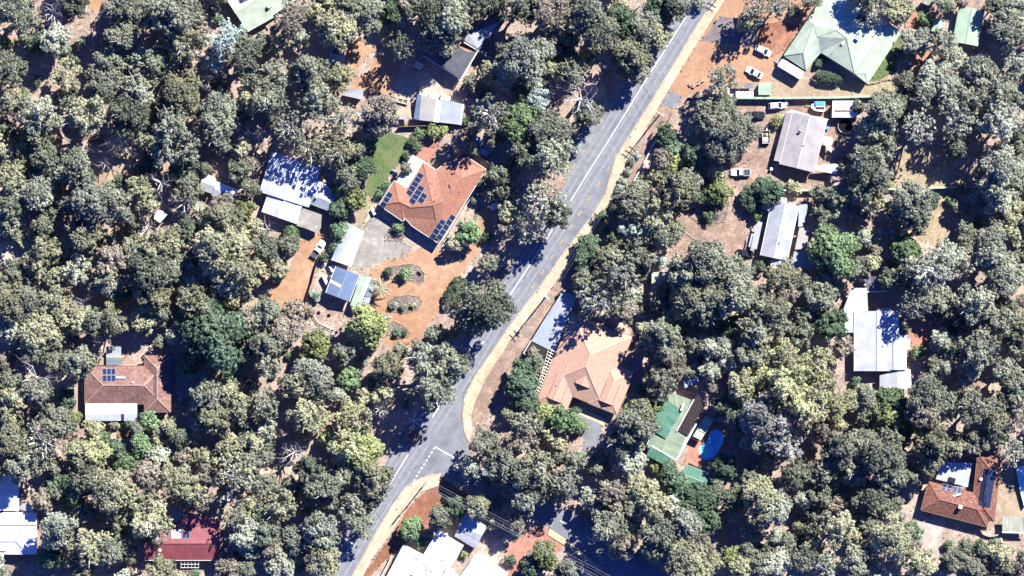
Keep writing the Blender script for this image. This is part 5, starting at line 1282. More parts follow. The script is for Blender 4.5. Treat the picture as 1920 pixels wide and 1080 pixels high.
MARKS = [('green-roofed top left house', 490, 20), ('red gravel yard', 668, 110), ('slate-roofed garage', 850, 115), ('three-tone striped shed', 820, 205),
         ('orange tiled house', 810, 370), ('shaded blue-white house', 550, 350), ('two-part white cabin', 410, 352), ('curved white carport', 650, 455), ('blue-roofed workshop', 645, 530),
         ('brown tiled house', 238, 720), ('maroon-roofed house', 342, 1000), ('glaring white roof', 30, 965), ('road junction', 800, 860),
         ('bright white house', 850, 1050), ('salmon tiled house', 1090, 690), ('mossy green house', 1250, 800), ('blue kidney pool', 1335, 835),
         ('pale green house', 1590, 75), ('mint-roofed shed at upper right', 1818, 52), ('grey gabled house', 1502, 262), ('white gabled house', 1462, 430),
         ('white flat-roofed house at right', 1650, 640), ('rust tiled house', 1795, 925), ('bus bay', 1085, 285), ('side road at the bottom', 1045, 985),
         ('top left corner of the photo', 0, 0), ('middle of the left edge', 0, 540), ('middle of the right edge', 1920, 540), ('top right corner of the photo', 1920, 0),
         ('bottom right corner of the photo', 1920, 1080), ('bottom left corner of the photo', 0, 1080), ('white roof scrap', 302, 400), ('long green metal fence', 1560, 186),
         ('lone tan clearing at right', 1745, 425), ('tan clearing on the far left', 20, 480), ('lawn of the orange tiled house', 725, 300), ('curved garden bed', 760, 512), ('zinc-grey carport', 1023, 566)]
ORD = ['nearest', 'second nearest', 'third nearest', 'fourth nearest', 'fifth nearest', 'sixth nearest', 'seventh nearest', 'eighth nearest', 'ninth nearest', 'tenth nearest', 'eleventh nearest', 'twelfth nearest']
SECT = ['right of', 'up and right of', 'above', 'up and left of', 'left of', 'down and left of', 'below', 'down and right of']

plants = []
for (ti, tj), row in PLANTS.items():
    for it in row.split(';'):
        x, y, r, k = it.split(',')
        if float(r) > 0: plants.append((ti * 480 + float(x) / 4, tj * 270 + float(y) / 4, float(r) / 4, k))
# growth just outside the picture, whose crowns and shade reach into it
rnd = random.Random(5)
for i in range(120):
    side = rnd.random()
    if side < .4: x, y = rnd.uniform(-60, 1980), rnd.uniform(-75, -22)
    elif side < .6: x, y = rnd.uniform(1940, 2010), rnd.uniform(-50, 1130)
    elif side < .8: x, y = rnd.uniform(-90, -20), rnd.uniform(-50, 1130)
    else: x, y = rnd.uniform(-60, 1980), rnd.uniform(1100, 1150)
    if 1200 < x < 1480 and y < 0 or 560 < x < 720 and y > 1080 or 1700 < x < 1790 and y > 1080 or 1860 < x < 2010 and 850 < y < 1020: continue
    if y < 0 and (420 < x < 640 or 1560 < x < 1700 or 1790 < x < 1920): continue
    plants.append((x, y, rnd.uniform(20, 36), rnd.choice('ggopko')))

def inside(poly, x, y):
    c = False; j = len(poly) - 1
    for i in range(len(poly)):
        if (poly[i][1] > y) != (poly[j][1] > y) and x < (poly[j][0] - poly[i][0]) * (y - poly[i][1]) / (poly[j][1] - poly[i][1]) + poly[i][0]: c = not c
        j = i
    return c
def near_bar(x, y, m):
    for a in range(9):
        dx, dy = (0, 0) if a == 8 else (m * math.cos(a * .785), m * math.sin(a * .785))
        if any(inside(b, x + dx, y + dy) for b in BAR): return True
    return False
rnd = random.Random(99); FILL = []
for i in range(6000):
    if len(FILL) >= 190: break
    x, y = rnd.uniform(0, 1920), rnd.uniform(0, 1080); r = rnd.uniform(10, 19)
    if near_bar(x, y, r * 1.1): continue
    if any(math.hypot(p[0] - x, p[1] - y) < p[2] * (1.0 if p[3] != 'x' else 1.2) + r * .35 for p in plants + FILL): continue
    if x < 280 and y < 200: continue
    FILL.append((x, y, r, rnd.choice('ggookpt')))
def kind_of(p):
    x, y, r, k = p
    if k == 'x': return 'dead_tree'
    if r < 16: return 'shrub'
    if k in 'del': return 'broadleaf_tree'
    if k == 'w': return 'wattle_tree'
    return 'gum_tree'
gums = sorted([p for p in plants if kind_of(p) == 'gum_tree' and -5 < p[0] < 1925 and -5 < p[1] < 1085], key=lambda p: -p[2])
single = set(gums[:300])
rest = []
todo = []
for p in plants:
    kd = kind_of(p)
    inframe = -5 < p[0] < 1925 and -5 < p[1] < 1085
    if kd == 'gum_tree' and (p not in single): rest.append(p)
    elif not inframe: rest.append(p)
    else: todo.append((p, kd))
CATS = {'dead_tree': 'dead tree', 'shrub': 'shrub', 'broadleaf_tree': 'tree', 'wattle_tree': 'tree', 'gum_tree': 'tree'}
NOUN = {'dead_tree': 'dead tree', 'shrub': 'shrub', 'broadleaf_tree': 'leafy tree', 'wattle_tree': 'feathery tree', 'gum_tree': 'gum tree'}
GRP = {'dead_tree': 'dead trees', 'shrub': 'shrubs', 'broadleaf_tree': 'dense leafy trees', 'wattle_tree': 'yellow-green feathery trees', 'gum_tree': 'gum trees of the woodland'}
slots = {}
for i, (p, kd) in enumerate(todo):
    x, y, r, k = p
    mk = min(MARKS, key=lambda m: math.hypot(m[1] - x, m[2] - y))
    d = math.hypot(mk[1] - x, mk[2] - y)
    s = SECT[int(round(math.degrees(math.atan2(mk[2] - y, x - mk[1])) / 45)) % 8]
    if 'corner of the photo' in mk[0] or 'middle of the' in mk[0]: s = 'near'
    colr = 'bare silvery' if k == 'x' else LEAF[k][0]
    slots.setdefault((colr, NOUN[kd], s, mk[0]), []).append((d, i))
LAB = {}
for (colr, noun, s, mk), L in slots.items():
    for n, (d, i) in enumerate(sorted(L)):
        r = todo[i][0][2]
        size = ('large' if r > 31 else 'mid-sized' if r > 23 else 'small') if noun != 'shrub' else 'low'
        lab = f'{size} {colr} {noun} {s} the {mk}'
        if len(L) > 1: lab += f', {ORD[min(n, 11)]}'
        if len(lab.split()) > 16: lab = lab[len(size) + 1:]
        if len(lab.split()) > 16: lab = lab.replace(noun, 'tree' if 'tree' in noun else noun)
        if len(lab.split()) > 16: lab = lab.replace('down and ', 'lower ').replace('up and ', 'upper ')
        LAB[i] = lab

LIT = [[(130,20),(190,0),(190,40),(140,80)],[(60,90),(140,80),(150,150),(60,150)],[(0,60),(40,60),(40,110),(0,110)],[(180,270),(260,270),(250,320),(170,345)],[(190,430),(260,420),(250,470),(185,465)],[(0,450),(50,450),(50,510),(0,510)],[(590,780),(660,780),(640,830),(590,820)],[(1690,270),(1815,280),(1800,350),(1680,350)],[(1708,440),(1760,370),(1790,362),(1785,455)],[(1255,385),(1300,390),(1300,470),(1255,470)],[(792,104),(845,82),(898,95),(865,154)],[(640,178),(652,163),(684,163),(682,188)],[(614,98),(650,100),(648,126),(614,126)],[(430,-5),(462,58),(545,8),(560,-5)],[(1785,78),(1806,12),(1834,20),(1822,88)],
       [(1466,104),(1512,42),(1535,62),(1588,72),(1664,40),(1694,60),(1626,162),(1540,100),(1511,135)],[(372,360),(386,322),(448,352),(440,385)],[(684,262),(768,256),(757,295),(694,380)],[(490,400),(515,365),(575,350),(630,370),(600,440),(530,420)],
       [(1448,302),(1486,204),(1555,225),(1530,330)],[(1402,462),(1450,365),(1500,380),(1490,505),(1430,505)],[(155,684),(250,684),(250,792),(155,792)],[(1004,752),(1040,680),(1090,660),(1158,640),(1150,720),(1158,778),(1060,776)],
       [(1212,850),(1235,770),(1300,780),(1268,870)],[(1640,645),(1710,645),(1710,730),(1640,730)],[(268,1052),(268,1018),(370,1010),(380,1052)],[(740,1060),(825,990),(880,1020),(960,1062),(950,1085),(740,1085)],[(-5,900),(25,900),(25,1000),(-5,1000)],
       [(776,222),(784,176),(850,190),(845,234)],[(1270,470),(1290,400),(1400,390),(1400,470)],[(1360,200),(1450,196),(1450,340),(1370,340)],[(600,100),(740,60),(700,100),(660,150)],[(735,165),(790,135),(830,165),(830,180)],
       [(1240,190),(1320,75),(1480,75),(1460,150),(1290,180)],[(505,590),(545,520),(575,460),(620,430),(600,520),(570,600)],[(690,560),(700,500),(870,470),(920,390),(935,395),(890,490),(800,620),(720,630)],[(1240,150),(1300,50),(1350,-10),(1330,-10),(1180,250),(1060,460),(1100,430)],
       [(1620,-5),(1690,60),(1700,150),(1640,165)],[(1012,968),(1085,985),(1065,1025),(1000,1040),(950,1030)],[(1280,870),(1300,820),(1345,800),(1365,830),(1340,870)],[(1728,955),(1740,900),(1830,950),(1850,990)],[(1580,560),(1600,515),(1625,520),(1610,620),(1586,620)],[(1715,600),(1750,595),(1740,630),(1712,650)]]
DAPPLE = [[(1345,-6),(1480,-6),(1500,60),(1440,110),(1315,80)],[(1690,280),(1815,285),(1800,350),(1680,350)],[(640,110),(745,115),(745,185),(655,160)],[(880,420),(925,385),(960,470),(890,530)],[(1600,560),(1700,600),(1690,660),(1610,640)],[(1010,960),(1090,985),(1060,1030),(960,1030)],[(372,320),(450,345),(440,390),(370,370)],[(1360,240),(1450,240),(1440,345),(1360,345)],[(495,280),(605,285),(590,350),(488,372)],[(1074,575),(1160,600),(1120,665),(1045,660)],[(1000,640),(1056,546),(1082,556),(1040,662)],[(1525,0),(1635,5),(1645,62),(1535,62)],[(1598,555),(1690,555),(1690,640),(1605,640)],
          [(1745,860),(1830,855),(1875,860),(1860,930),(1740,900)],[(230,650),(322,660),(322,760),(270,720)],[(330,950),(412,960),(412,1040),(350,1020)],[(820,265),(912,300),(900,330),(820,310)],[(0,890),(70,900),(70,990),(20,990)],[(1250,690),(1320,690),(1310,745),(1255,745)],[(690,130),(740,110),(745,175),(700,175)]]
def dappling(x, y, hc):
    o = 1.19 * hc / K
    return any(inside(b, x - .62 * o + e, y + .78 * o + g_) for b in DAPPLE for e, g_ in ((0, 0), (14, -10), (-14, 10)))
def height_factor(x, y, hc):
    f = 1.0
    while f > .32:
        o = 1.19 * hc * f / K
        sx, sy = x - .62 * o, y + .78 * o
        if not any(inside(b, sx, sy) for b in LIT): return f
        f -= .07
    return f
def pick(style, rm, rnd):
    L = CROWNS[style]
    best = min(abs(math.log(rm / r)) for r, _ in L)
    return rnd.choice([c for c in L if abs(math.log(rm / c[0])) < best + .04])
rnd = random.Random(21)
def style_of(kd, k, rnd):
    if kd == 'shrub': return 'bush'
    if kd == 'broadleaf_tree': return 'dense'
    if kd == 'wattle_tree' or (kd == 'gum_tree' and rnd.random() < .42): return 'open'
    return 'gum'
for i, (p, kd) in enumerate(todo):
    x, y, r, k = p
    rm = r * K * (1.23 if kd != 'shrub' else 1.08)
    hgt = rm * 2.3 if kd != 'shrub' else 0
    base = W(x, y, hgt); base.z = 0
    t = thing(kd, LAB[i], CATS[kd], base, GRP[kd])
    if kd == 'dead_tree':
        r0, me = rnd.choice(DEAD)
        b = bpy.data.objects.new('branches', me); COL.objects.link(b); b.parent = t
        s = rm / r0 * 1.15
    else:
        st = style_of(kd, k, rnd)
        if kd in ('gum_tree', 'wattle_tree') and dappling(x, y, rm * 1.7): st = 'thin'
        r0, (cm, tm, h) = pick(st, rm, rnd)
        c = bpy.data.objects.new('crown', cm); COL.objects.link(c); c.parent = t
        if not cm.materials: cm.materials.append(None)
        c.material_slots[0].link = 'OBJECT'; c.material_slots[0].material = LEAF[k][1]
        q = bpy.data.objects.new('trunk', tm); COL.objects.link(q); q.parent = t
        s = rm / r0
    t.rotation_euler = (0, 0, rnd.uniform(0, 6.283))
    hs = 1.0 if kd == 'shrub' else min(1.12, max(.86, rnd.gauss(1, .09)))
    hs *= height_factor(x, y, rm * 1.7) if kd in ('gum_tree', 'broadleaf_tree', 'wattle_tree') else 1
    t.scale = (s, s, s * hs * (1.12 if rm > 4 else 1.0) * (1.25 if kd == 'dead_tree' else 1.0))

# the smaller gums beyond the three hundred largest, and those outside the frame: one body of foliage and one of stems
def merged(name, items, label, group):
    groups = {}
    for p in items:
        groups.setdefault(p[3] if p[3] in LEAF else 'g', []).append(p)
    root = thing(name, label, 'trees', (0, 0, 0), group); root['kind'] = 'stuff'
    for k, ps in groups.items():
        Vs, Ts = [], []; tv = MB()
        for x, y, r, _ in ps:
            rm = r * K * 1.23
            r0, (cm, tm, h) = pick('gum' if r > 10 else 'bush', rm, rnd)
            n = len(cm.vertices); co = np.empty(n * 3, np.float32); cm.vertices.foreach_get('co', co); co = co.reshape(-1, 4, 3)
            ti = np.empty(len(cm.polygons), np.float32); cm.attributes['tint'].data.foreach_get('value', ti)
            a = rnd.uniform(0, 6.28); s = rm / r0; b = W(x, y, rm * 2.3)
            R = np.array([[math.cos(a), -math.sin(a), 0], [math.sin(a), math.cos(a), 0], [0, 0, 1]])
            sel = slice(None) if 0 < x < 1920 and 0 < y < 1080 else slice(None, None, 2)
            Vs.append((co[sel] @ R.T) * s + np.array([b.x, b.y, 0])); Ts.append(np.clip(ti[sel] + rnd.uniform(-.2, .2), 0, 1))
            tv.tube([(b.x, b.y, 0), (b.x, b.y, rm * 1.7)], [rm * .07, rm * .04], 5)
        V = np.vstack(Vs).reshape(-1, 3); T = np.concatenate(Ts); n = len(T)
        me = bpy.data.meshes.new('crown')
        me.vertices.add(n * 4); me.vertices.foreach_set('co', V.astype(np.float32).ravel())
        me.loops.add(n * 4); me.loops.foreach_set('vertex_index', np.arange(n * 4, dtype=np.int32))
        me.polygons.add(n); me.polygons.foreach_set('loop_start', np.arange(0, n * 4, 4, dtype=np.int32))
        me.update(calc_edges=True)
        me.attributes.new('tint', 'FLOAT', 'FACE').data.foreach_set('value', T.astype(np.float32))
        me.materials.append(LEAF[k][1])
        o = bpy.data.objects.new('crown', me); COL.objects.link(o); o.parent = root; o['kind'] = 'stuff'
        tk = tv.build('trunk', 'bark_pale', root); tk['kind'] = 'stuff'
merged('small_gum_trees', rest + FILL, 'smaller gum trees filling in between the large crowns of the woodland', 'gum trees of the woodland')

# hedges, clipped and long
def hedge(pts, w, h, k, label, seed=1, name='hedge'):
    rng = np.random.default_rng(seed)
    P = [W(*p) for p in pts]
    L = sum((P[i + 1] - P[i]).length for i in range(len(P) - 1))
    n = int(L / .35 * 22)
    CC, NN = [], []
    for i in range(n):
        t = rng.uniform(0, len(P) - 1.0001); a = int(t); c = P[a].lerp(P[a + 1], t - a)
        d = (P[a + 1] - P[a]).normalized(); s = Vector((-d.y, d.x, 0))
        an = rng.uniform(-.2, math.pi + .2)
        end = min(1, .45 + 3.2 * min(t, len(P) - 1 - t) / max(1, len(P) - 1))
        off = s * math.cos(an) * w / 2 * end * rng.uniform(.75, 1.05); z = max(.1, h * .45 + math.sin(an) * h * .55 * rng.uniform(.85, 1.05))
        CC.append((c.x + off.x, c.y + off.y, z)); NN.append((s.x * math.cos(an), s.y * math.cos(an), math.sin(an) + .2))
    CC = np.array(CC); NN = unit(np.array(NN))
    C, N, S, T = clump_sprays(CC, NN, (.3 * rng.uniform(.7, 1.2, n)), 14, .30, rng, rng.normal(.5, .15, n))
    C[:, 2] = np.maximum(C[:, 2], .05)
    me = cards_mesh('foliage', C - np.array([P[0].x, P[0].y, 0]), N, S, T, .6, .5, rng); me.materials.append(LEAF[k][1])
    th = thing(name, label, 'hedge', P[0])
    o = bpy.data.objects.new('foliage', me); COL.objects.link(o); o.parent = th
    st = MB()
    for i in range(int(L / .8) + 1):
        t = i / (int(L / .8) + 1) * (len(P) - 1.001); a = int(t); c = P[a].lerp(P[a + 1], t - a)
        st.tube([(c.x, c.y, 0), (c.x, c.y, h * .7)], [.05, .03], 5)
    st.build('stem', 'bark_dark', th)
hedge([(868, 522), (857, 545), (840, 570)], 4.4, 2.6, 'd', 'deep green clipped hedge on the right of the orange gravel drive', 3)
hedge([(546, 424), (547, 450), (545, 472)], 3.8, 3.0, 'e', 'bright green leafy hedge beside the concrete carport', 4)
hedge([(531, 486), (526, 506), (521, 524)], 2.8, 2.6, 'e', 'narrow green hedge below the larger one, left of the gravel drive', 5)
hedge([(1528, 141), (1552, 147), (1577, 149)], 2.9, 2.2, 'd', 'oval green hedge between the two arms of the pale green roof', 6)
hedge([(1545, 106), (1530, 124)], 1.6, 1.6, 'd', 'dark hedge along the left wing of the pale green house', 7)
hedge([(583, 554), (590, 548), (596, 565)], 1.8, 1.5, 'b', 'grey-green clump at the corner of the blue-roofed workshop', 8, 'garden_shrub')

def palm(x, y, r, k, label, seed, n=16, cat='palm', name='palm_tree', h=3.2):
    rnd = random.Random(seed); b = W(x, y)
    t = thing(name, label, cat, b); s = MB()
    s.tube([b, b + Vector((.15, .1, h * .5)), b + Vector((.2, .1, h))], [.2, .16, .15], 8); s.build('trunk', 'bark_dark', t)
    top = b + Vector((.2, .1, h))
    rng = np.random.default_rng(seed)
    for i in range(n):
        a = 2 * math.pi * i / n + rnd.uniform(-.2, .2); el = rnd.uniform(.1, .9); L = r * K * rnd.uniform(.8, 1.15)
        q = [top]; d = Vector((math.cos(a), math.sin(a), el)).normalized()
        for j in range(6): d = (d + Vector((0, 0, -.2))).normalized(); q.append(q[-1] + d * L / 6)
        C, N, S, T = [], [], [], []
        f = MB(); f.tube(q, [.03] * 6 + [.01], 4, cap=False)
        for j in range(6):
            side = Vector((-d.y, d.x, 0)).normalized()
            for m in (-1, 1):
                for e in (.2, .7):
                    p = q[j].lerp(q[j + 1], e); tip = p + side * m * L * .2 * (1.1 - j / 7) + d * L * .12 - Vector((0, 0, .05 * L))
                    w = (q[j + 1] - q[j]) * .28
                    f.face([p - w, p + w, tip])
        fr = f.build('frond', LEAF[k][1], t)
        at = fr.data.attributes.new('tint', 'FLOAT', 'FACE'); v = rnd.uniform(.2, .8)
        at.data.foreach_set('value', [v] * len(fr.data.polygons))
palm(712, 541, 20, 'o', 'olive palm with drooping fronds at the end of the glazed lean-to', 3)
palm(1010, 186, 22, 'b', 'pale blue-green fan palm among the bare branches', 4, 20)
palm(724, 595, 9, 'b', 'pale grey spiky plant in the lowest garden bed', 5, 14, 'plant', 'spiky_plant', .5)
# ------------------------------------------------------------------ vehicles
def loft(m, st, mi=0, cap=True):
    """st: list of (x, [(y, z) ...]) cross sections, closed rings"""
    n = len(st[0][1])
    for (x0, a), (x1, b) in zip(st, st[1:]):
        for k in range(n):
            k2 = (k + 1) % n
            m.face([(x0, *a[k]), (x0, *a[k2]), (x1, *b[k2]), (x1, *b[k])], mi)
    if cap:
        m.face([(st[0][0], *p) for p in reversed(st[0][1])], mi); m.face([(st[-1][0], *p) for p in st[-1][1]], mi)
def ring(w, z0, z1, r=.12):
    return [(-w + r * .5, z0), (w - r * .5, z0), (w, z0 + r), (w, z1 - r), (w - r, z1), (-w + r, z1), (-w, z1 - r), (-w, z0 + r)]
def lp(m, name, mat, parent, smooth=False):
    """build a part whose vertices are already in its thing's own space"""
    return m.build(name, mat, parent, smooth, off=(0, 0, 0))
def car(kind, px, py, hx, hy, label, paint='car_white', L=4.5, Wd=1.8):
    t = thing('parked_car' if kind not in ('ute',) else 'utility_truck', label, 'car' if kind != 'ute' else 'pickup truck', W(px, py), 'cars parked in the yards', math.atan2(-hy, hx))
    w = Wd / 2; s = L / 4.5
    m = MB()
    if kind in ('hatch', 'suv'):
        dk = 1.0 if kind == 'suv' else .88
        prof = [(-2.25, .80, .45, .75 * dk), (-2.15, .93, .28, .95 * dk), (-1.2, 1.0, .25, 1.0 * dk), (.6, 1.0, .25, 1.0 * dk), (1.5, .98, .25, .93 * dk), (2.1, .9, .28, .80 * dk), (2.25, .72, .4, .62 * dk)]
        cab = (-2.05, -1.75, .25, 1.15); top = 1.68 if kind == 'suv' else 1.48
    elif kind == 'sedan':
        prof = [(-2.25, .78, .4, .80), (-2.15, .92, .28, .92), (-1.2, 1.0, .25, .95), (.6, 1.0, .25, .95), (1.4, .98, .25, .88), (2.1, .88, .28, .74), (2.25, .70, .4, .6)]
        cab = (-1.65, -1.05, .25, 1.05); top = 1.44
    else:
        prof = [(-2.25, .95, .5, .78), (-2.2, .97, .45, .80), (-.62, .98, .4, .80), (-.6, 1.0, .3, 1.05), (.9, 1.0, .3, 1.02), (1.6, .97, .3, .95), (2.15, .9, .35, .8), (2.25, .75, .45, .65)]
        cab = (-.72, -.55, .35, .98); top = 1.7
    loft(m, [(x * s, ring(k * w, z0, z1, .12)) for x, k, z0, z1 in prof])
    lp(m, 'body', paint, t)
    b = .9; wi = w * .92; wt = w * .74
    g = MB()
    loft(g, [(cab[0] * s, ring(wi, b - .1, b + .02, .05)), (cab[1] * s, ring(wt, b - .1, top - .03, .1)), (cab[2] * s, ring(wt, b - .1, top - .03, .1)), (cab[3] * s, ring(wi, b - .1, b + .02, .05))])
    lp(g, 'window_glass', 'car_glass', t)
    r = MB()
    x0, x1 = (cab[1] + .02) * s, (cab[2] - .02) * s
    r.hexa([Vector(p) for p in ((x0, -wt, top - .08), (x1, -wt, top - .08), (x1, wt, top - .08), (x0, wt, top - .08), (x0 + .05, -wt + .06, top), (x1 - .05, -wt + .06, top), (x1 - .05, wt - .06, top), (x0 + .05, wt - .06, top))])
    for sy in (-1, 1):
        for xa, za, xb, zb in ((cab[1] * s, top - .03, cab[0] * s, b), (cab[2] * s, top - .03, cab[3] * s, b)):
            r.bar((xa, sy * wt, za), (xb, sy * wi, zb), .09, .07)
    lp(r, 'roof_panel', paint, t)
    for sx in (-1.4, 1.4):
        for sy in (-1, 1):
            m = MB(); m.tube([(sx * s, sy * (w - .2), .32), (sx * s, sy * (w + .01), .32)], .32, 14); wh = lp(m, 'wheel', 'tyre', t)
            m = MB(); m.tube([(sx * s, sy * (w + .005), .32), (sx * s, sy * (w + .02), .32)], .2, 10); lp(m, 'rim', 'rim', wh)
    for sy in (-1, 1):
        m = MB(); m.box((2.16 * s, sy * w * .68, .62), (.16, .34, .14)); lp(m, 'headlight', 'lamp_clear', t)
        m = MB(); m.box((-2.2 * s, sy * w * .74, .72), (.12, .2, .22)); lp(m, 'tail_light', 'lamp_lens', t)
        m = MB(); m.box((cab[3] * s - .25, sy * (w + .1), .98), (.12, .2, .14)); lp(m, 'mirror', paint, t)
    if kind == 'ute':
        m = MB(); m.box((-1.42 * s, 0, .84), (1.45 * s, w * 1.72, .10)); lp(m, 'tray', 'dark_metal', t)
        for sy in (-1, 1): m = MB(); m.box((-1.42 * s, sy * w * .9, 1.0), (1.5 * s, .06, .34)); lp(m, 'tray_side', paint if L > 5.2 else 'grey_metal', t)
        m = MB()
        for k in range(4): m.box((-1.95 * s + k * .36 * s, 0, 1.2), (.05, w * 1.7, .05))
        lp(m, 'ladder_rack', 'grey_metal', t)
    return t
car('hatch', 1431, 95.5, 1, .5, 'white hatchback nearest to the pale green house, upper of the two white cars', L=4.4)
car('sedan', 1414, 136.5, -1, -.52, 'white sedan with dark windscreen, between gum tree and caravan', L=4.7)
car('suv', 1457, 198, 1, -.09, 'white car parked close under the long green fence', L=4.7)
car('ute', 1416, 216, 1, .02, 'black pickup with ladder rack in front of the big gum tree', 'car_black', 5.0, 1.95)
car('ute', 1388.5, 323.5, -1, 0, 'white pickup with dark tray above the dark green bushes', L=5.3, Wd=1.9)
car('ute', 597, 467.5, .55, -.83, 'white pickup on the orange drive beside the dark hedge', L=5.2, Wd=1.9)
car('sedan', 1397, 475, 1, .12, 'black car half under the eave of the white gabled house', 'car_black', 4.6)

def caravan():
    t = thing('caravan', 'white caravan parked at the corner of the pale green house', 'caravan', W(1481, 130), rz=math.atan2(-220, 365))
    m = MB()
    prof = [(-3.6, 1.08, .5, 2.35), (-3.45, 1.2, .45, 2.6), (2.6, 1.2, .45, 2.6), (3.1, 1.15, .5, 2.2), (3.4, 1.05, .7, 1.6)]
    prof = [(-x, a, b, c) for x, a, b, c in reversed(prof)]
    loft(m, [(x, ring(k, z0, z1, .16)) for x, k, z0, z1 in prof]); lp(m, 'body', 'car_white', t)
    for x, y, a, b in ((.6, .1, .6, .6), (-1.6, -.2, .5, .5)): m = MB(); m.box((x, y, 2.66), (a, b, .14)); lp(m, 'roof_hatch', 'grey_metal' if x < 0 else 'white_paint', t)
    m = MB(); m.box((1.9, .1, 2.68), (.3, .3, .18)); lp(m, 'roof_vent', 'dark_metal', t)
    for sx in (-.4, .45):
        for sy in (-1, 1): m = MB(); m.tube([(sx, sy * .95, .33), (sx, sy * 1.15, .33)], .33, 12); lp(m, 'wheel', 'tyre', t)
    for sy in (-1, 1):
        for x in (-1.8, 1.5): m = MB(); m.box((x, sy * 1.205, 1.65), (1.0, .03, .6)); lp(m, 'window', 'car_glass', t)
    m = MB(); m.bar((-3.3, .45, .5), (-4.7, 0, .5), .08, .1); m.bar((-3.3, -.45, .5), (-4.7, 0, .5), .08, .1); lp(m, 'drawbar', 'grey_metal', t)
    m = MB(); m.box((-3.75, 0, .72), (.5, .9, .4)); lp(m, 'gas_box', 'grey_metal', t)
caravan()
def trailer(px, py, ang, L, Wd, label, load=None, mat='grey_metal', h=.75, bed='timber'):
    t = thing('trailer', label, 'trailer', W(px, py), rz=ang)
    m = MB(); m.box((0, 0, .55), (L, Wd, .10)); lp(m, 'bed', bed, t)
    for sx, sy, a, b in ((0, 1, L, .06), (0, -1, L, .06), (1, 0, .06, Wd), (-1, 0, .06, Wd)):
        m = MB(); m.box((sx * L / 2, sy * Wd / 2, .55 + h / 2), (a, b, h)); lp(m, 'side_panel', mat, t)
    for sy in (-1, 1): m = MB(); m.tube([(0, sy * (Wd / 2 + .05), .3), (0, sy * (Wd / 2 + .25), .3)], .3, 12); lp(m, 'wheel', 'tyre', t)
    m = MB(); m.bar((L / 2, 0, .5), (L / 2 + 1.3, 0, .5), .1, .1); lp(m, 'drawbar', 'dark_metal', t)
    if load: load(t)
    return t
def ld(t):
    m = MB(); m.disc((.6, -.3, .62), .42, .35, 10, top=.7); lp(m, 'sack', 'tarp_green', t)
    m = MB(); m.box((-.6, .1, .75), (1.1, 1.2, .3)); lp(m, 'load', 'white_paint', t)
    m = MB(); m.box((.3, .35, .78), (.8, .5, .3)); lp(m, 'load', 'dark_metal', t)
trailer(1436, 257, math.pi / 2 * 1.03, 3.3, 2.0, 'loaded box trailer with a yellow-green sack, left of the grey gabled house', ld, 'white_paint')
trailer(927.5, 387, .5, 2.4, 1.6, 'small white trailer on the gravel right of the orange house', None, 'white_paint', .5, 'white_paint')
t = thing('ramp_rack', 'low steel rack lying behind the loaded trailer', 'rack', W(1430, 274))
m = MB()
for k in range(5): a = W(1423 + k * 3.4, 270, .25); b = W(1422 + k * 3.4, 277, .2); m.bar(a, b, .07, .07)
m.bar(W(1422, 270, .25), W(1438, 270, .25), .08, .08); m.bar(W(1421, 277, .2), W(1437, 276, .2), .08, .08); m.build('frame', 'dark_metal', t)
t = thing('motorbike', 'small dark motorbike in front of the loaded trailer', 'motorbike', W(1437.5, 241))
p = W(1437.5, 241); m = MB(); m.box((p.x, p.y, .7), (.3, 1.0, .4), taper=.6); m.build('body', 'dark_metal', t)
for d in (-.65, .65): m = MB(); m.tube([(p.x - .06, p.y + d, .32), (p.x + .06, p.y + d, .32)], .32, 12); m.build('wheel', 'tyre', t)
m = MB(); m.bar((p.x - .35, p.y + .45, 1.0), (p.x + .35, p.y + .45, 1.0), .05, .05); m.build('handlebar', 'rim', t)
m = MB(); m.box((p.x, p.y - .3, .95), (.26, .6, .1)); m.build('seat', 'white_paint', t)
# boat on its trailer
t = thing('boat', 'small white boat with a blue canopy on a trailer, below the green fence', 'boat', W(1535.5, 200))
m = MB(); q = lambda x, y: W(*F_C(x, y))
loft_pts = [(1185, 0), (1100, 0), (1050, 1), (1015, 2)]
A = []
for x, hw in ((1185, 58), (1120, 60), (1060, 48), (1020, 18)):
    c = W(*F_C(x, 190)); k = hw / 6.354 * K
    A.append((c.x, [(c.y - k, 1.3), (c.y + k, 1.3), (c.y + k * .55, .55), (c.y - k * .55, .55)]))
loft(m, A); m.build('hull', 'boat_white', t)
m = MB(); c = W(*F_C(1120, 152)); m.box((c.x, c.y, 1.75), (2.7, 1.0, .12), taper=.85); m.build('canopy', 'boat_blue', t)
m = MB(); c = W(*F_C(1125, 206)); m.box((c.x, c.y, 1.34), (2.3, .9, .1)); m.build('deck_well', 'dark_metal', t)
m = MB(); c = W(*F_C(1120, 190)); m.box((c.x, c.y, 1.55), (1.9, .32, .22)); m.build('seat', 'boat_white', t)
for x in (1060, 1175):
    c = W(*F_C(x, 150)); m = MB(); m.tube([(c.x, c.y, 1.2), (c.x, c.y, 1.75)], .03, 5); m.build('canopy_post', 'grey_metal', t)
m = MB(); c = W(*F_C(1200, 190)); m.box((c.x, c.y, 1.1), (.4, .4, .9)); m.build('outboard_motor', 'dark_metal', t)
t = thing('boat_trailer', 'grey boat trailer with a drawbar pointing left under the boat', 'trailer', W(1533, 201))
m = MB(); m.bar(W(*F_C(1190, 165), .5), W(*F_C(1010, 180), .5), .1, .1); m.bar(W(*F_C(1190, 215), .5), W(*F_C(1010, 180), .5), .1, .1); m.bar(W(*F_C(1010, 180), .5), W(*F_C(955, 172), .5), .1, .1); m.build('frame', 'grey_metal', t)
for yy in (125, 250):
    c = W(*F_C(1140, yy)); m = MB(); m.tube([(c.x, c.y - .1, .3), (c.x, c.y + .1, .3)], .3, 12); m.build('wheel', 'tyre', t)
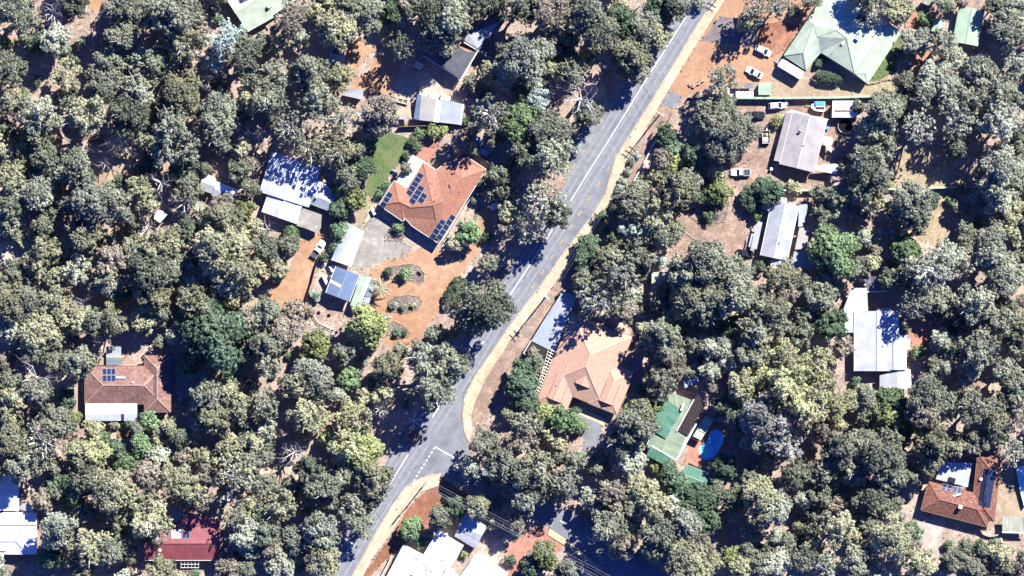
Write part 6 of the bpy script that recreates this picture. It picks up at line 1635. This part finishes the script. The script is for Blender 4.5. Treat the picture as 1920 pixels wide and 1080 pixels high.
# beige box trailer by the garage
t = thing('box_trailer', 'cream box trailer parked at the left corner of the slate garage', 'trailer', W(784.5, 123))
p = W(784.5, 123); m = MB(); m.box((p.x, p.y, 1.3), (2.2, 1.7, 1.7), -.55, taper=.94); m.build('box_body', 'beige_box', t)
m = MB(); m.bar((p.x - 1.0, p.y + .5, .5), (p.x - 1.9, p.y + 1.1, .5), .12, .12); m.build('drawbar', 'dark_metal', t)
for a in (-1, 1): m = MB(); m.tube([(p.x + a * .5 , p.y + a * .85, .3), (p.x + a * .6, p.y + a * 1.0, .3)], .3, 12); m.build('wheel', 'tyre', t)
# open bins and crates beside the mint garden shed
t = thing('stock_pen', 'roofed timber rack with grey lid, left of the mint garden shed', 'rack', W(*F_AC(265, 780)))
sheet_mesh(F_AC, [(130, 735, 1.6), (262, 735, 1.6), (250, 815, 1.5), (130, 815, 1.5)], 'timber', 'lid', t)
sheet_mesh(F_AC, [(268, 735, 1.6), (410, 735, 1.6), (410, 815, 1.5), (264, 815, 1.5)], 'grey_steel', 'lid', t)
for x, y in ((135, 740), (405, 740), (135, 810), (405, 810)):
    p = W(*F_AC(x, y)); m = MB(); m.tube([(p.x, p.y, 0), (p.x, p.y, 1.5)], .05, 5); m.build('post', 'timber', t)
for k, (x, w_) in enumerate(((180, 62), (245, 55), (308, 58), (375, 62))):
    p = W(*F_AC(x, 905)); wd = w_ / 7.717 * K
    t = thing('storage_bin', ['white lidded bin farthest left in the row above the fence', 'white lidded bin second from left in the row above the fence', 'white bin with brown clutter on it, third in the row above the fence', 'white bin with clutter nearest the mint garden shed'][k], 'bin', p, 'white bins beside the garden shed')
    m = MB(); m.box((p.x, p.y, .45), (wd * .9, 1.4, .9)); m.build('body', 'white_paint', t)
    m = MB(); m.box((p.x, p.y, .94), (wd * .96, 1.5, .07)); m.build('lid', 'white_paint', t)
    if k > 1: m = MB(); m.box((p.x + .1, p.y + .2, 1.05), (.5, .35, .16), .4); m.build('clutter', 'timber', t)
for x, y, sx, sy, z, lab, nm, mt in ((623.7, 503.5, 1.3, 1.6, 1.2, 'white square water tank at the upper left corner of the blue workshop', 'water_tank', 'white_paint'), (610.5, 526, .85, 3.1, 1.3, 'long narrow white box on the left side of the blue workshop', 'storage_box', 'white_paint'),
        (700.5, 397, .9, 1.7, .9, 'bluish white bin at the left corner of the orange house', 'bin', 'white_paint'), (766, 271, 1.0, 1.6, .7, 'cream box on the lawn edge above the orange house', 'storage_box', 'beige_box'),
        (1706, 119, .8, .8, .8, 'small white box at the end of the stone wall by the pale green house', 'box', 'white_paint'), (1474, 192, .7, 1.2, .9, 'white upright box at the top left corner of the grey gabled house', 'storage_box', 'white_paint'),
        (1446, 317, .8, .9, .9, 'round-topped white bin below the grey gabled house', 'bin', 'white_paint'), (1469, 223, .7, 2.0, 1.6, 'narrow white tank against the left wall of the grey gabled house', 'water_tank', 'white_paint'),
        (1550, 240, .8, .9, .8, 'light blue box right of the grey gabled house', 'box', 'boat_blue'), (1134, 126, .7, .8, .9, 'small white box in shade between trees left of the road', 'box', 'white_paint'), (1334, 922, .9, 2.0, .9, 'grey slim box at the right end of the dark green shed', 'box', 'grey_metal'),
        (551, 435, .6, .6, .8, 'tiny white post box among dark bushes left of the curved carport', 'box', 'white_paint'), (845, 462, 2.6, .8, .5, 'cream rounded planter at the lower corner of the orange house', 'planter', 'cream_path'), (1744, 605, .9, .9, .5, 'round pale table on the salmon patio', 'table', 'pale_concrete')):
    p = W(x, y); t = thing(nm, lab, nm.replace('_', ' '), p); m = MB()
    if 'round' in lab: m.disc((p.x, p.y, 0), max(sx, sy) / 2, z, 12, top=.9)
    else: m.box((p.x, p.y, z / 2), (sx, sy, z), .45 if y > 380 and x < 800 else 0)
    m.build('body', mt, t)
    m = MB(); m.box((p.x, p.y, z + .04), (sx * .8, sy * .8, .09), .45 if y > 380 and x < 800 else 0); m.build('lid', mt, t)
t = thing('trampoline', 'round dark trampoline in shade right of the grey gabled house', 'trampoline', W(1585, 236))
p = W(1585, 236); m = MB(); m.disc((p.x, p.y, .82), 1.85, .03, 24); m.build('mat', 'dark_net', t)
m = MB(); m.tube([(p.x + 2.0 * math.cos(a), p.y + 2.0 * math.sin(a), .88) for a in [i * .2618 for i in range(25)]], .09, 5); m.build('rim', 'grey_metal', t)
for i in range(6):
    a = i * 1.047; m = MB(); m.tube([(p.x + 1.95 * math.cos(a), p.y + 1.95 * math.sin(a), 0), (p.x + 1.95 * math.cos(a), p.y + 1.95 * math.sin(a), .85)], .04, 5); m.build('leg', 'grey_metal', t)
t = thing('arbour', 'white open timber frame in the shade below the mint-roofed shed', 'arbour', W(1835, 112))
for a, b in (((1827, 104), (1851, 104)), ((1827, 104), (1827, 121)), ((1827, 121), (1850, 121)), ((1823, 108), (1840, 106))): m = MB(); m.bar(W(*a, 2.2), W(*b, 2.2), .25, .15); m.build('beam', 'white_paint', t)
for q in ((1827, 104), (1850, 104), (1827, 121), (1850, 121)): p = W(*q); m = MB(); m.tube([(p.x, p.y, 0), (p.x, p.y, 2.2)], .07, 5); m.build('post', 'white_paint', t)
# raised vegetable frames by the striped shed
t = thing('vegetable_bed', 'raised vegetable bed with cream rails left of the striped shed', 'garden bed', W(*F_Q(695, 815)))
m = MB(); m.prism([W(*F_Q(*q)) for q in ((636, 785), (757, 812), (750, 843), (632, 812))], 0, .4); m.build('soil', 'bed_mulch', t)
for a, b in (((635, 783), (757, 810)), ((757, 810), (751, 845)), ((751, 845), (631, 814)), ((631, 814), (635, 783)), ((675, 792), (671, 824)), ((715, 801), (711, 834))): m = MB(); m.bar(W(*F_Q(*a), .5), W(*F_Q(*b), .5), .18, .3); m.build('rail', 'pale_timber', t)
t = thing('shade_sail', 'cream triangular sail at the left end of the striped shed', 'shade sail', W(*F_Q(740, 910)))
P = [W(*F_Q(610, 900), 2.2), W(*F_Q(775, 865), 2.6), W(*F_Q(785, 965), 2.4)]; m = MB(); m.face(P); m.face([p - Vector((0, 0, .03)) for p in P[::-1]]); m.build('sail', 'cream_path', t)
for p in P: m = MB(); m.tube([(p.x, p.y, 0), p], .05, 5); m.build('post', 'grey_metal', t)
t = thing('awning', 'long white awning strip below the cream sail', 'awning', W(*F_Q(560, 935)))
sheet_mesh(F_Q, [(340, 910, 2.3), (600, 930, 2.3), (790, 955, 2.3), (785, 970, 2.2), (600, 962, 2.2), (350, 940, 2.2)], 'white_steel', 'roof_sheet', t)
for q in ((350, 925), (780, 962)): p = W(*F_Q(*q)); m = MB(); m.tube([(p.x, p.y, 0), (p.x, p.y, 2.2)], .05, 5); m.build('post', 'grey_metal', t)
t = thing('fence', 'low white rail fence bent along the garden below the blue workshop', 'fence', W(600, 600))
pts = [(578, 578), (588, 590), (596, 604), (612, 612), (626, 618)]
for a, b in zip(pts, pts[1:]):
    for z in (.45, .9): m = MB(); m.bar(W(*a, z), W(*b, z), .10, .12); m.build('rail', 'pale_timber', t)
for a in pts: p = W(*a); m = MB(); m.box((p.x, p.y, .5), (.14, .14, 1.0)); m.build('post', 'pale_timber', t)
for x, y, lab in ((602, 581, 'left of two small bird baths in the brown yard below the workshop'), (621, 586, 'right of two small bird baths in the brown yard below the workshop')):
    p = W(x, y); t = thing('bird_bath', lab, 'bird bath', p); m = MB(); m.disc((p.x, p.y, 0), .22, .9, 8, top=.6); m.build('pedestal', 'stone', t); m = MB(); m.disc((p.x, p.y, .88), .45, .14, 10, top=1.1); m.build('bowl', 'stone', t)
p = W(786, 512); t = thing('timber_bench', 'weathered timber seat in the long curved garden bed', 'bench', p); m = MB(); m.box((p.x, p.y, .45), (1.3, .5, .08), -.7); m.build('seat', 'timber', t); m = MB(); m.box((p.x + .2, p.y + .22, .75), (1.3, .08, .5), -.7); m.build('backrest', 'timber', t)
for d in (-.5, .5): m = MB(); m.box((p.x + d * .76, p.y - d * .64, .2), (.1, .4, .42), -.7); m.build('leg', 'timber', t)
p = W(1081, 758); t = thing('planter', 'round terracotta planter in the shaded court of the salmon house', 'planter', p); m = MB(); m.disc((p.x, p.y, 0), .38, .6, 12, top=1.25); m.build('pot', 'terracotta', t); m = MB(); m.disc((p.x, p.y, .55), .36, .06, 12); m.build('soil', 'bed_mulch', t)

# ------------------------------------------------------------------ fences
def fence(pts, step, h, mat, label, post='grey_metal', thick=.06, cap=None, lean=0.0):
    t = thing('fence', label, 'fence', W(*pts[0]))
    for a, b in zip(pts, pts[1:]):
        L = math.hypot(b[0] - a[0], b[1] - a[1]); n = max(1, round(L / step))
        for k in range(n):
            p, q = W(*lerp2(a, b, k / n)), W(*lerp2(a, b, (k + 1) / n)); d = (q - p).normalized()
            s = Vector((-d.y, d.x, 0)); p2, q2 = p + d * .05, q - d * .05
            m = MB(); m.bar(p2 + Vector((0, 0, h / 2)), q2 + Vector((0, 0, h / 2)), thick, h)
            if cap: m.bar(p2 + Vector((0, 0, h)), q2 + Vector((0, 0, h)), cap, .06)
            m.build('panel', mat, t)
            m = MB(); m.box((p.x, p.y, h / 2), (.10, .10, h + .08)); m.build('post', post, t)
    return t
fence([(1380, 184), (1450, 184.5), (1560, 183.5), (1665, 180)], 18.5, 1.9, 'mint_steel', 'long pale green metal fence between the two upper right yards', 'gutter_green', .1, .55)
fence([(1459, 357), (1560, 357), (1660, 355), (1760, 352), (1838, 350)], 20, 1.8, 'green_steel', 'pale green metal fence across the woodland at right, below the grey house', 'gutter_green', .1, .5)
fence([(1230, 262), (1205, 310), (1180, 355)], 17, 1.0, 'white_paint', 'low pale wall between verge shrubs and trees, right of the road', 'stone', .3)
fence([(1262, 212), (1250, 232), (1238, 252)], 14, 1.2, 'timber', 'short timber fence beside the driveway mouth right of the road', 'timber', .1)
fence([(1290, 183), (1330, 184), (1376, 185)], 20, 1.0, 'timber', 'grey rail fence under the big gum tree, in line with the green fence', 'timber', .08)
fence([(902, 562), (888, 578), (870, 596), (856, 612)], 12, 1.0, 'rust_mat', 'rust-coloured low fence along the clipped deep green hedge', 'timber', .12)
fence([(600, 476), (592, 500), (585, 528), (578, 548), (572, 570)], 14, 1.5, 'dark_metal', 'dark fence between the gravel drive and the blue workshop', 'timber', .08)
fence([(1053, 545), (1030, 592), (1000, 645), (985, 668)], 16, 1.8, 'dark_metal', 'dark metal fence along the zinc-grey carport', 'dark_metal', .08)
fence([(868, 190), (882, 166), (892, 148), (912, 120), (928, 100)], 18, 1.5, 'grey_metal', 'thin grey fence right of the slate garage', 'grey_metal', .06)
fence([(748, 238), (800, 236), (862, 238)], 18, 1.7, 'timber', 'timber fence above the yellow bush and the lawn', 'timber', .1)
fence([(612, 128), (618, 105), (628, 84)], 12, 1.4, 'white_paint', 'pale fence left of the small white shed at the top', 'grey_metal', .1)
fence([(905, 335), (870, 392), (832, 455)], 18, 1.2, 'white_paint', 'white slim wall along the right eave of the orange house', 'white_paint', .1)
fence([(866, 268), (900, 292), (930, 318)], 18, 1.6, 'timber', 'timber fence behind the orange house in tree shade', 'timber', .1)
fence([(1091, 964), (1120, 990), (1160, 1020)], 18, 1.2, 'timber', 'timber fence on the upper edge of the side road', 'timber', .1)
fence([(1902, 876), (1910, 915), (1920, 952)], 14, 1.2, 'dark_metal', 'thin black pool fence at the right border', 'dark_metal', .05)
fence([(1700, 668), (1728, 655), (1755, 640), (1790, 618)], 14, .9, 'timber', 'low retaining edge below the salmon patio', 'timber', .2)
fence([(1736, 590), (1752, 588), (1768, 612)], 12, 1.2, 'dark_metal', 'dark fence around the top of the salmon patio', 'dark_metal', .06)
fence([(1292, 868), (1308, 876), (1322, 886)], 12, 1.3, 'dark_metal', 'dark pool gate and fence below the blue pool', 'dark_metal', .1)
fence([(735, 1042), (725, 1062), (712, 1086)], 14, 1.4, 'pale_timber', 'cream garden wall left of the bright white house', 'pale_timber', .25)
t = thing('garden_wall', 'curved cream wall at the lower corner of the rust tiled house', 'wall', W(*F_F(950, 1030)))
arc = [(845, 955), (880, 1000), (930, 1035), (985, 1052), (1045, 1045), (1110, 1025)]
for a, b in zip(arc, arc[1:]): m = MB(); m.bar(W(*F_F(*a), .5), W(*F_F(*b), .5), .3, 1.0); m.build('wall_segment', 'pale_concrete', t)
# stone retaining wall beside the pale green house and the clearing rocks
rnd = random.Random(8)
def rocks(pts, label, n, s0=.35, s1=.7):
    t = thing('rock_wall', label, 'rock wall', W(*pts[0]))
    L = sum(math.hypot(b[0] - a[0], b[1] - a[1]) for a, b in zip(pts, pts[1:]))
    for i in range(n):
        x, y = along(pts, L * (i + rnd.random() * .6) / n); p = W(x + rnd.uniform(-1.5, 1.5), y + rnd.uniform(-1.5, 1.5)); s = rnd.uniform(s0, s1)
        m = MB(); m.box((p.x, p.y, s * .3), (s * 1.4, s, s * .8), rnd.uniform(0, 3), taper=.66); m.build('rock', 'stone', t)
rocks([(1626, 158), (1650, 152), (1668, 148), (1684, 138), (1684, 122)], 'rough stone retaining wall below the small lawn of the pale green house', 34)
rocks([(1666, 40), (1690, 34), (1706, 30), (1698, 48), (1694, 70)], 'scatter of orange rocks at the upper right end of the pale green roof', 24, .4, .9)
rocks([(1290, 158), (1300, 162), (1312, 156), (1318, 150)], 'grey boulders in the orange yard beside the big gum tree', 8, .5, .9)
rocks([(1360, 306), (1375, 312), (1395, 306), (1412, 292)], 'dark stone border below the big gum tree by the white pickup', 18, .3, .5)

# ------------------------------------------------------------------ power poles and lines
def pole(px, py, ang, arms, label, H=12.4, rect=False):
    b = W(px, py); t = thing('power_pole', label, 'power pole', b, 'timber power poles along the road')
    m = MB(); m.tube([b, b + Vector((0, 0, H))], [.20, .13], 8); m.build('pole', 'pole_timber', t)
    d = Vector((math.cos(ang), math.sin(ang), 0)); out = []
    for z, L in arms:
        c = b + Vector((0, 0, z)); e = Vector((-d.y, d.x, 0)) * .16
        m = MB(); m.bar(c - d * L + e, c + d * L + e, .16, .14); ar = m.build('crossarm', 'pale_timber', t)
        for k in (-.95, -.4, .4, .95):
            q = c + d * L * k + e; m = MB(); m.tube([q, q + Vector((0, 0, .28))], [.07, .05], 6); m.build('insulator', 'white_paint', ar)
            out.append(q + Vector((0, 0, .28)))
    if rect:
        c = b + Vector((0, 0, H - 2.6)) + d * .3; m = MB(); m.disc((c.x, c.y, c.z), .3, .9, 10); m.build('transformer', 'grey_metal', t)
    return out
pA = pole(1235, 217, -.55, ((11.9, 1.3), (10.8, 1.3), (9.6, 1.0)), 'timber power pole with white crossarms right of the road, near the driveway')
pB = pole(1023, 557, -.75, ((11.9, 1.2), (10.6, 1.1)), 'power pole with white brackets beside the zinc-grey carport', rect=True)
pC = pole(800, 903, .9, ((12.0, 1.2), (10.7, 1.1)), 'tall power pole on the path corner at the junction')
pD = pole(1210, 1120, .9, ((12.0, 1.2), (10.7, 1.1)), 'power pole just outside the lower border')
pE = pole(1390, -60, -.55, ((11.9, 1.3), (10.8, 1.3)), 'power pole outside the upper border')
def wire(a, b, sag, label, r=.016):
    m = MB(); pts = [a.lerp(b, i / 12) - Vector((0, 0, sag * 4 * (i / 12) * (1 - i / 12))) for i in range(13)]
    m.tube(pts, r, 4, cap=False); o = m.build('power_line', 'wire'); tag(o, label, 'cable', 'overhead power lines')
sc = ['outermost strand', 'second strand', 'third strand', 'inner strand']
for k in range(4): wire(pC[k], pD[k], 1.1, f'overhead power line along the side road, {sc[k]} of the upper set')
for k in (4, 5, 7): wire(pC[k], pD[k], 1.4, f'overhead power line along the side road, {sc[k - 4]} of the lower set', .022)
for k in range(4): wire(pA[k], pB[k], 1.6, f'overhead power line from the driveway pole to the carport pole, {sc[k]}')
for k in range(4): wire(pE[k], pA[k], 1.2, f'overhead power line above the upper right verge, {sc[k]}')
for k in range(4): wire(pB[k], pC[k], 1.8, f'overhead power line from the carport pole to the junction pole, {sc[k]}')
for x, y, lab in ((744, 955, 'small dark inspection cover on the lower cream path'), (1182, 257, 'small dark post on the upper cream path edge')):
    p = W(x, y); t = thing('path_marker', lab, 'marker', p); m = MB(); m.disc((p.x, p.y, .12), .22, .12, 10); m.build('cover', 'dark_metal', t)
# mailbox and signs by the road
for x, y, lab in ((880, 566, 'white letterbox at the end of the rust fence'), (1345, 36, 'dark green letterbox post beside the grey driveway')):
    p = W(x, y); t = thing('letterbox', lab, 'letterbox', p); m = MB(); m.box((p.x, p.y, .5), (.12, .12, 1.0)); m.build('post', 'timber', t); m = MB(); m.box((p.x, p.y, 1.1), (.5, .35, .35), .6); m.build('box', 'white_paint' if y > 100 else 'gutter_green', t)

# ------------------------------------------------------------------ undergrowth, fallen wood
rng = np.random.default_rng(77); rnd = random.Random(77)
CC, RR = [], []
while len(CC) < 5200:
    x, y = rnd.uniform(-20, 1940), rnd.uniform(-20, 1100)
    if any(inside(b, x, y) for b in BAR): continue
    if math.sin(x * .021 + 1.3) + math.sin(y * .027) + math.sin((x + y) * .011) < rnd.uniform(-2.2, 1.2): continue
    p = W(x, y); CC.append((p.x, p.y, .12)); RR.append(rnd.uniform(.2, .6))
for poly in CLEAR:                       # weeds creeping in along the edges of yards, drives and verges
    if len(poly) < 5: continue
    for q in smooth_poly(poly, 9, 3.0, 5):
        if rnd.random() < .5 and not any(inside(b, *q) for b in (ROAD, SIDE)): p = W(*q); CC.append((p.x, p.y, .08)); RR.append(rnd.uniform(.12, .38))
CC = np.array(CC); RR = np.array(RR)
for k, sel in (('g', slice(0, None, 3)), ('k', slice(1, None, 3)), ('o', slice(2, None, 3))):
    c = CC[sel]; r = RR[sel]; n = len(c)
    C, N, S, T = clump_sprays(c, np.tile([0, 0, 1.0], (n, 1)), r, 14, .26, rng, rng.normal(.45, .2, n))
    C[:, 2] = np.maximum(np.abs(C[:, 2]), .03)
    me = cards_mesh('undergrowth', C, N, S, T, .4, .6, rng); me.materials.append(LEAF[k][1])
    o = bpy.data.objects.new('undergrowth', me); COL.objects.link(o)
    tag(o, {'g': 'grey-green', 'k': 'dark green', 'o': 'olive'}[k] + ' low scrub scattered over the woodland floor', 'undergrowth', kind='stuff')
m = MB()
for i in range(900):
    x, y = rnd.uniform(-10, 1930), rnd.uniform(-10, 1090)
    if any(inside(b, x, y) for b in BAR): continue
    p = W(x, y); a = rnd.uniform(0, 6.28); L = rnd.uniform(.8, 4.5) if i % 9 else rnd.uniform(4, 9); d = Vector((math.cos(a), math.sin(a), 0))
    r = .03 + L * .012
    e = Vector((-d.y, d.x, 0)) * rnd.uniform(-.3, .3)
    m.tube([p + Vector((0, 0, r)), p + d * L * .5 + e + Vector((0, 0, r * 1.5)), p + d * L + Vector((0, 0, r + .1))], [r, r * .8, r * .3], 5)
    if L > 2: m.tube([p + d * L * .5 + e + Vector((0, 0, r)), p + d * L * .8 + Vector((-d.y, d.x, .3)) * L * .25], [r * .5, r * .2], 4)
o = m.build('fallen_branches', 'bark_silver'); tag(o, 'pale fallen branches and logs on the woodland floor', 'fallen wood', kind='stuff')
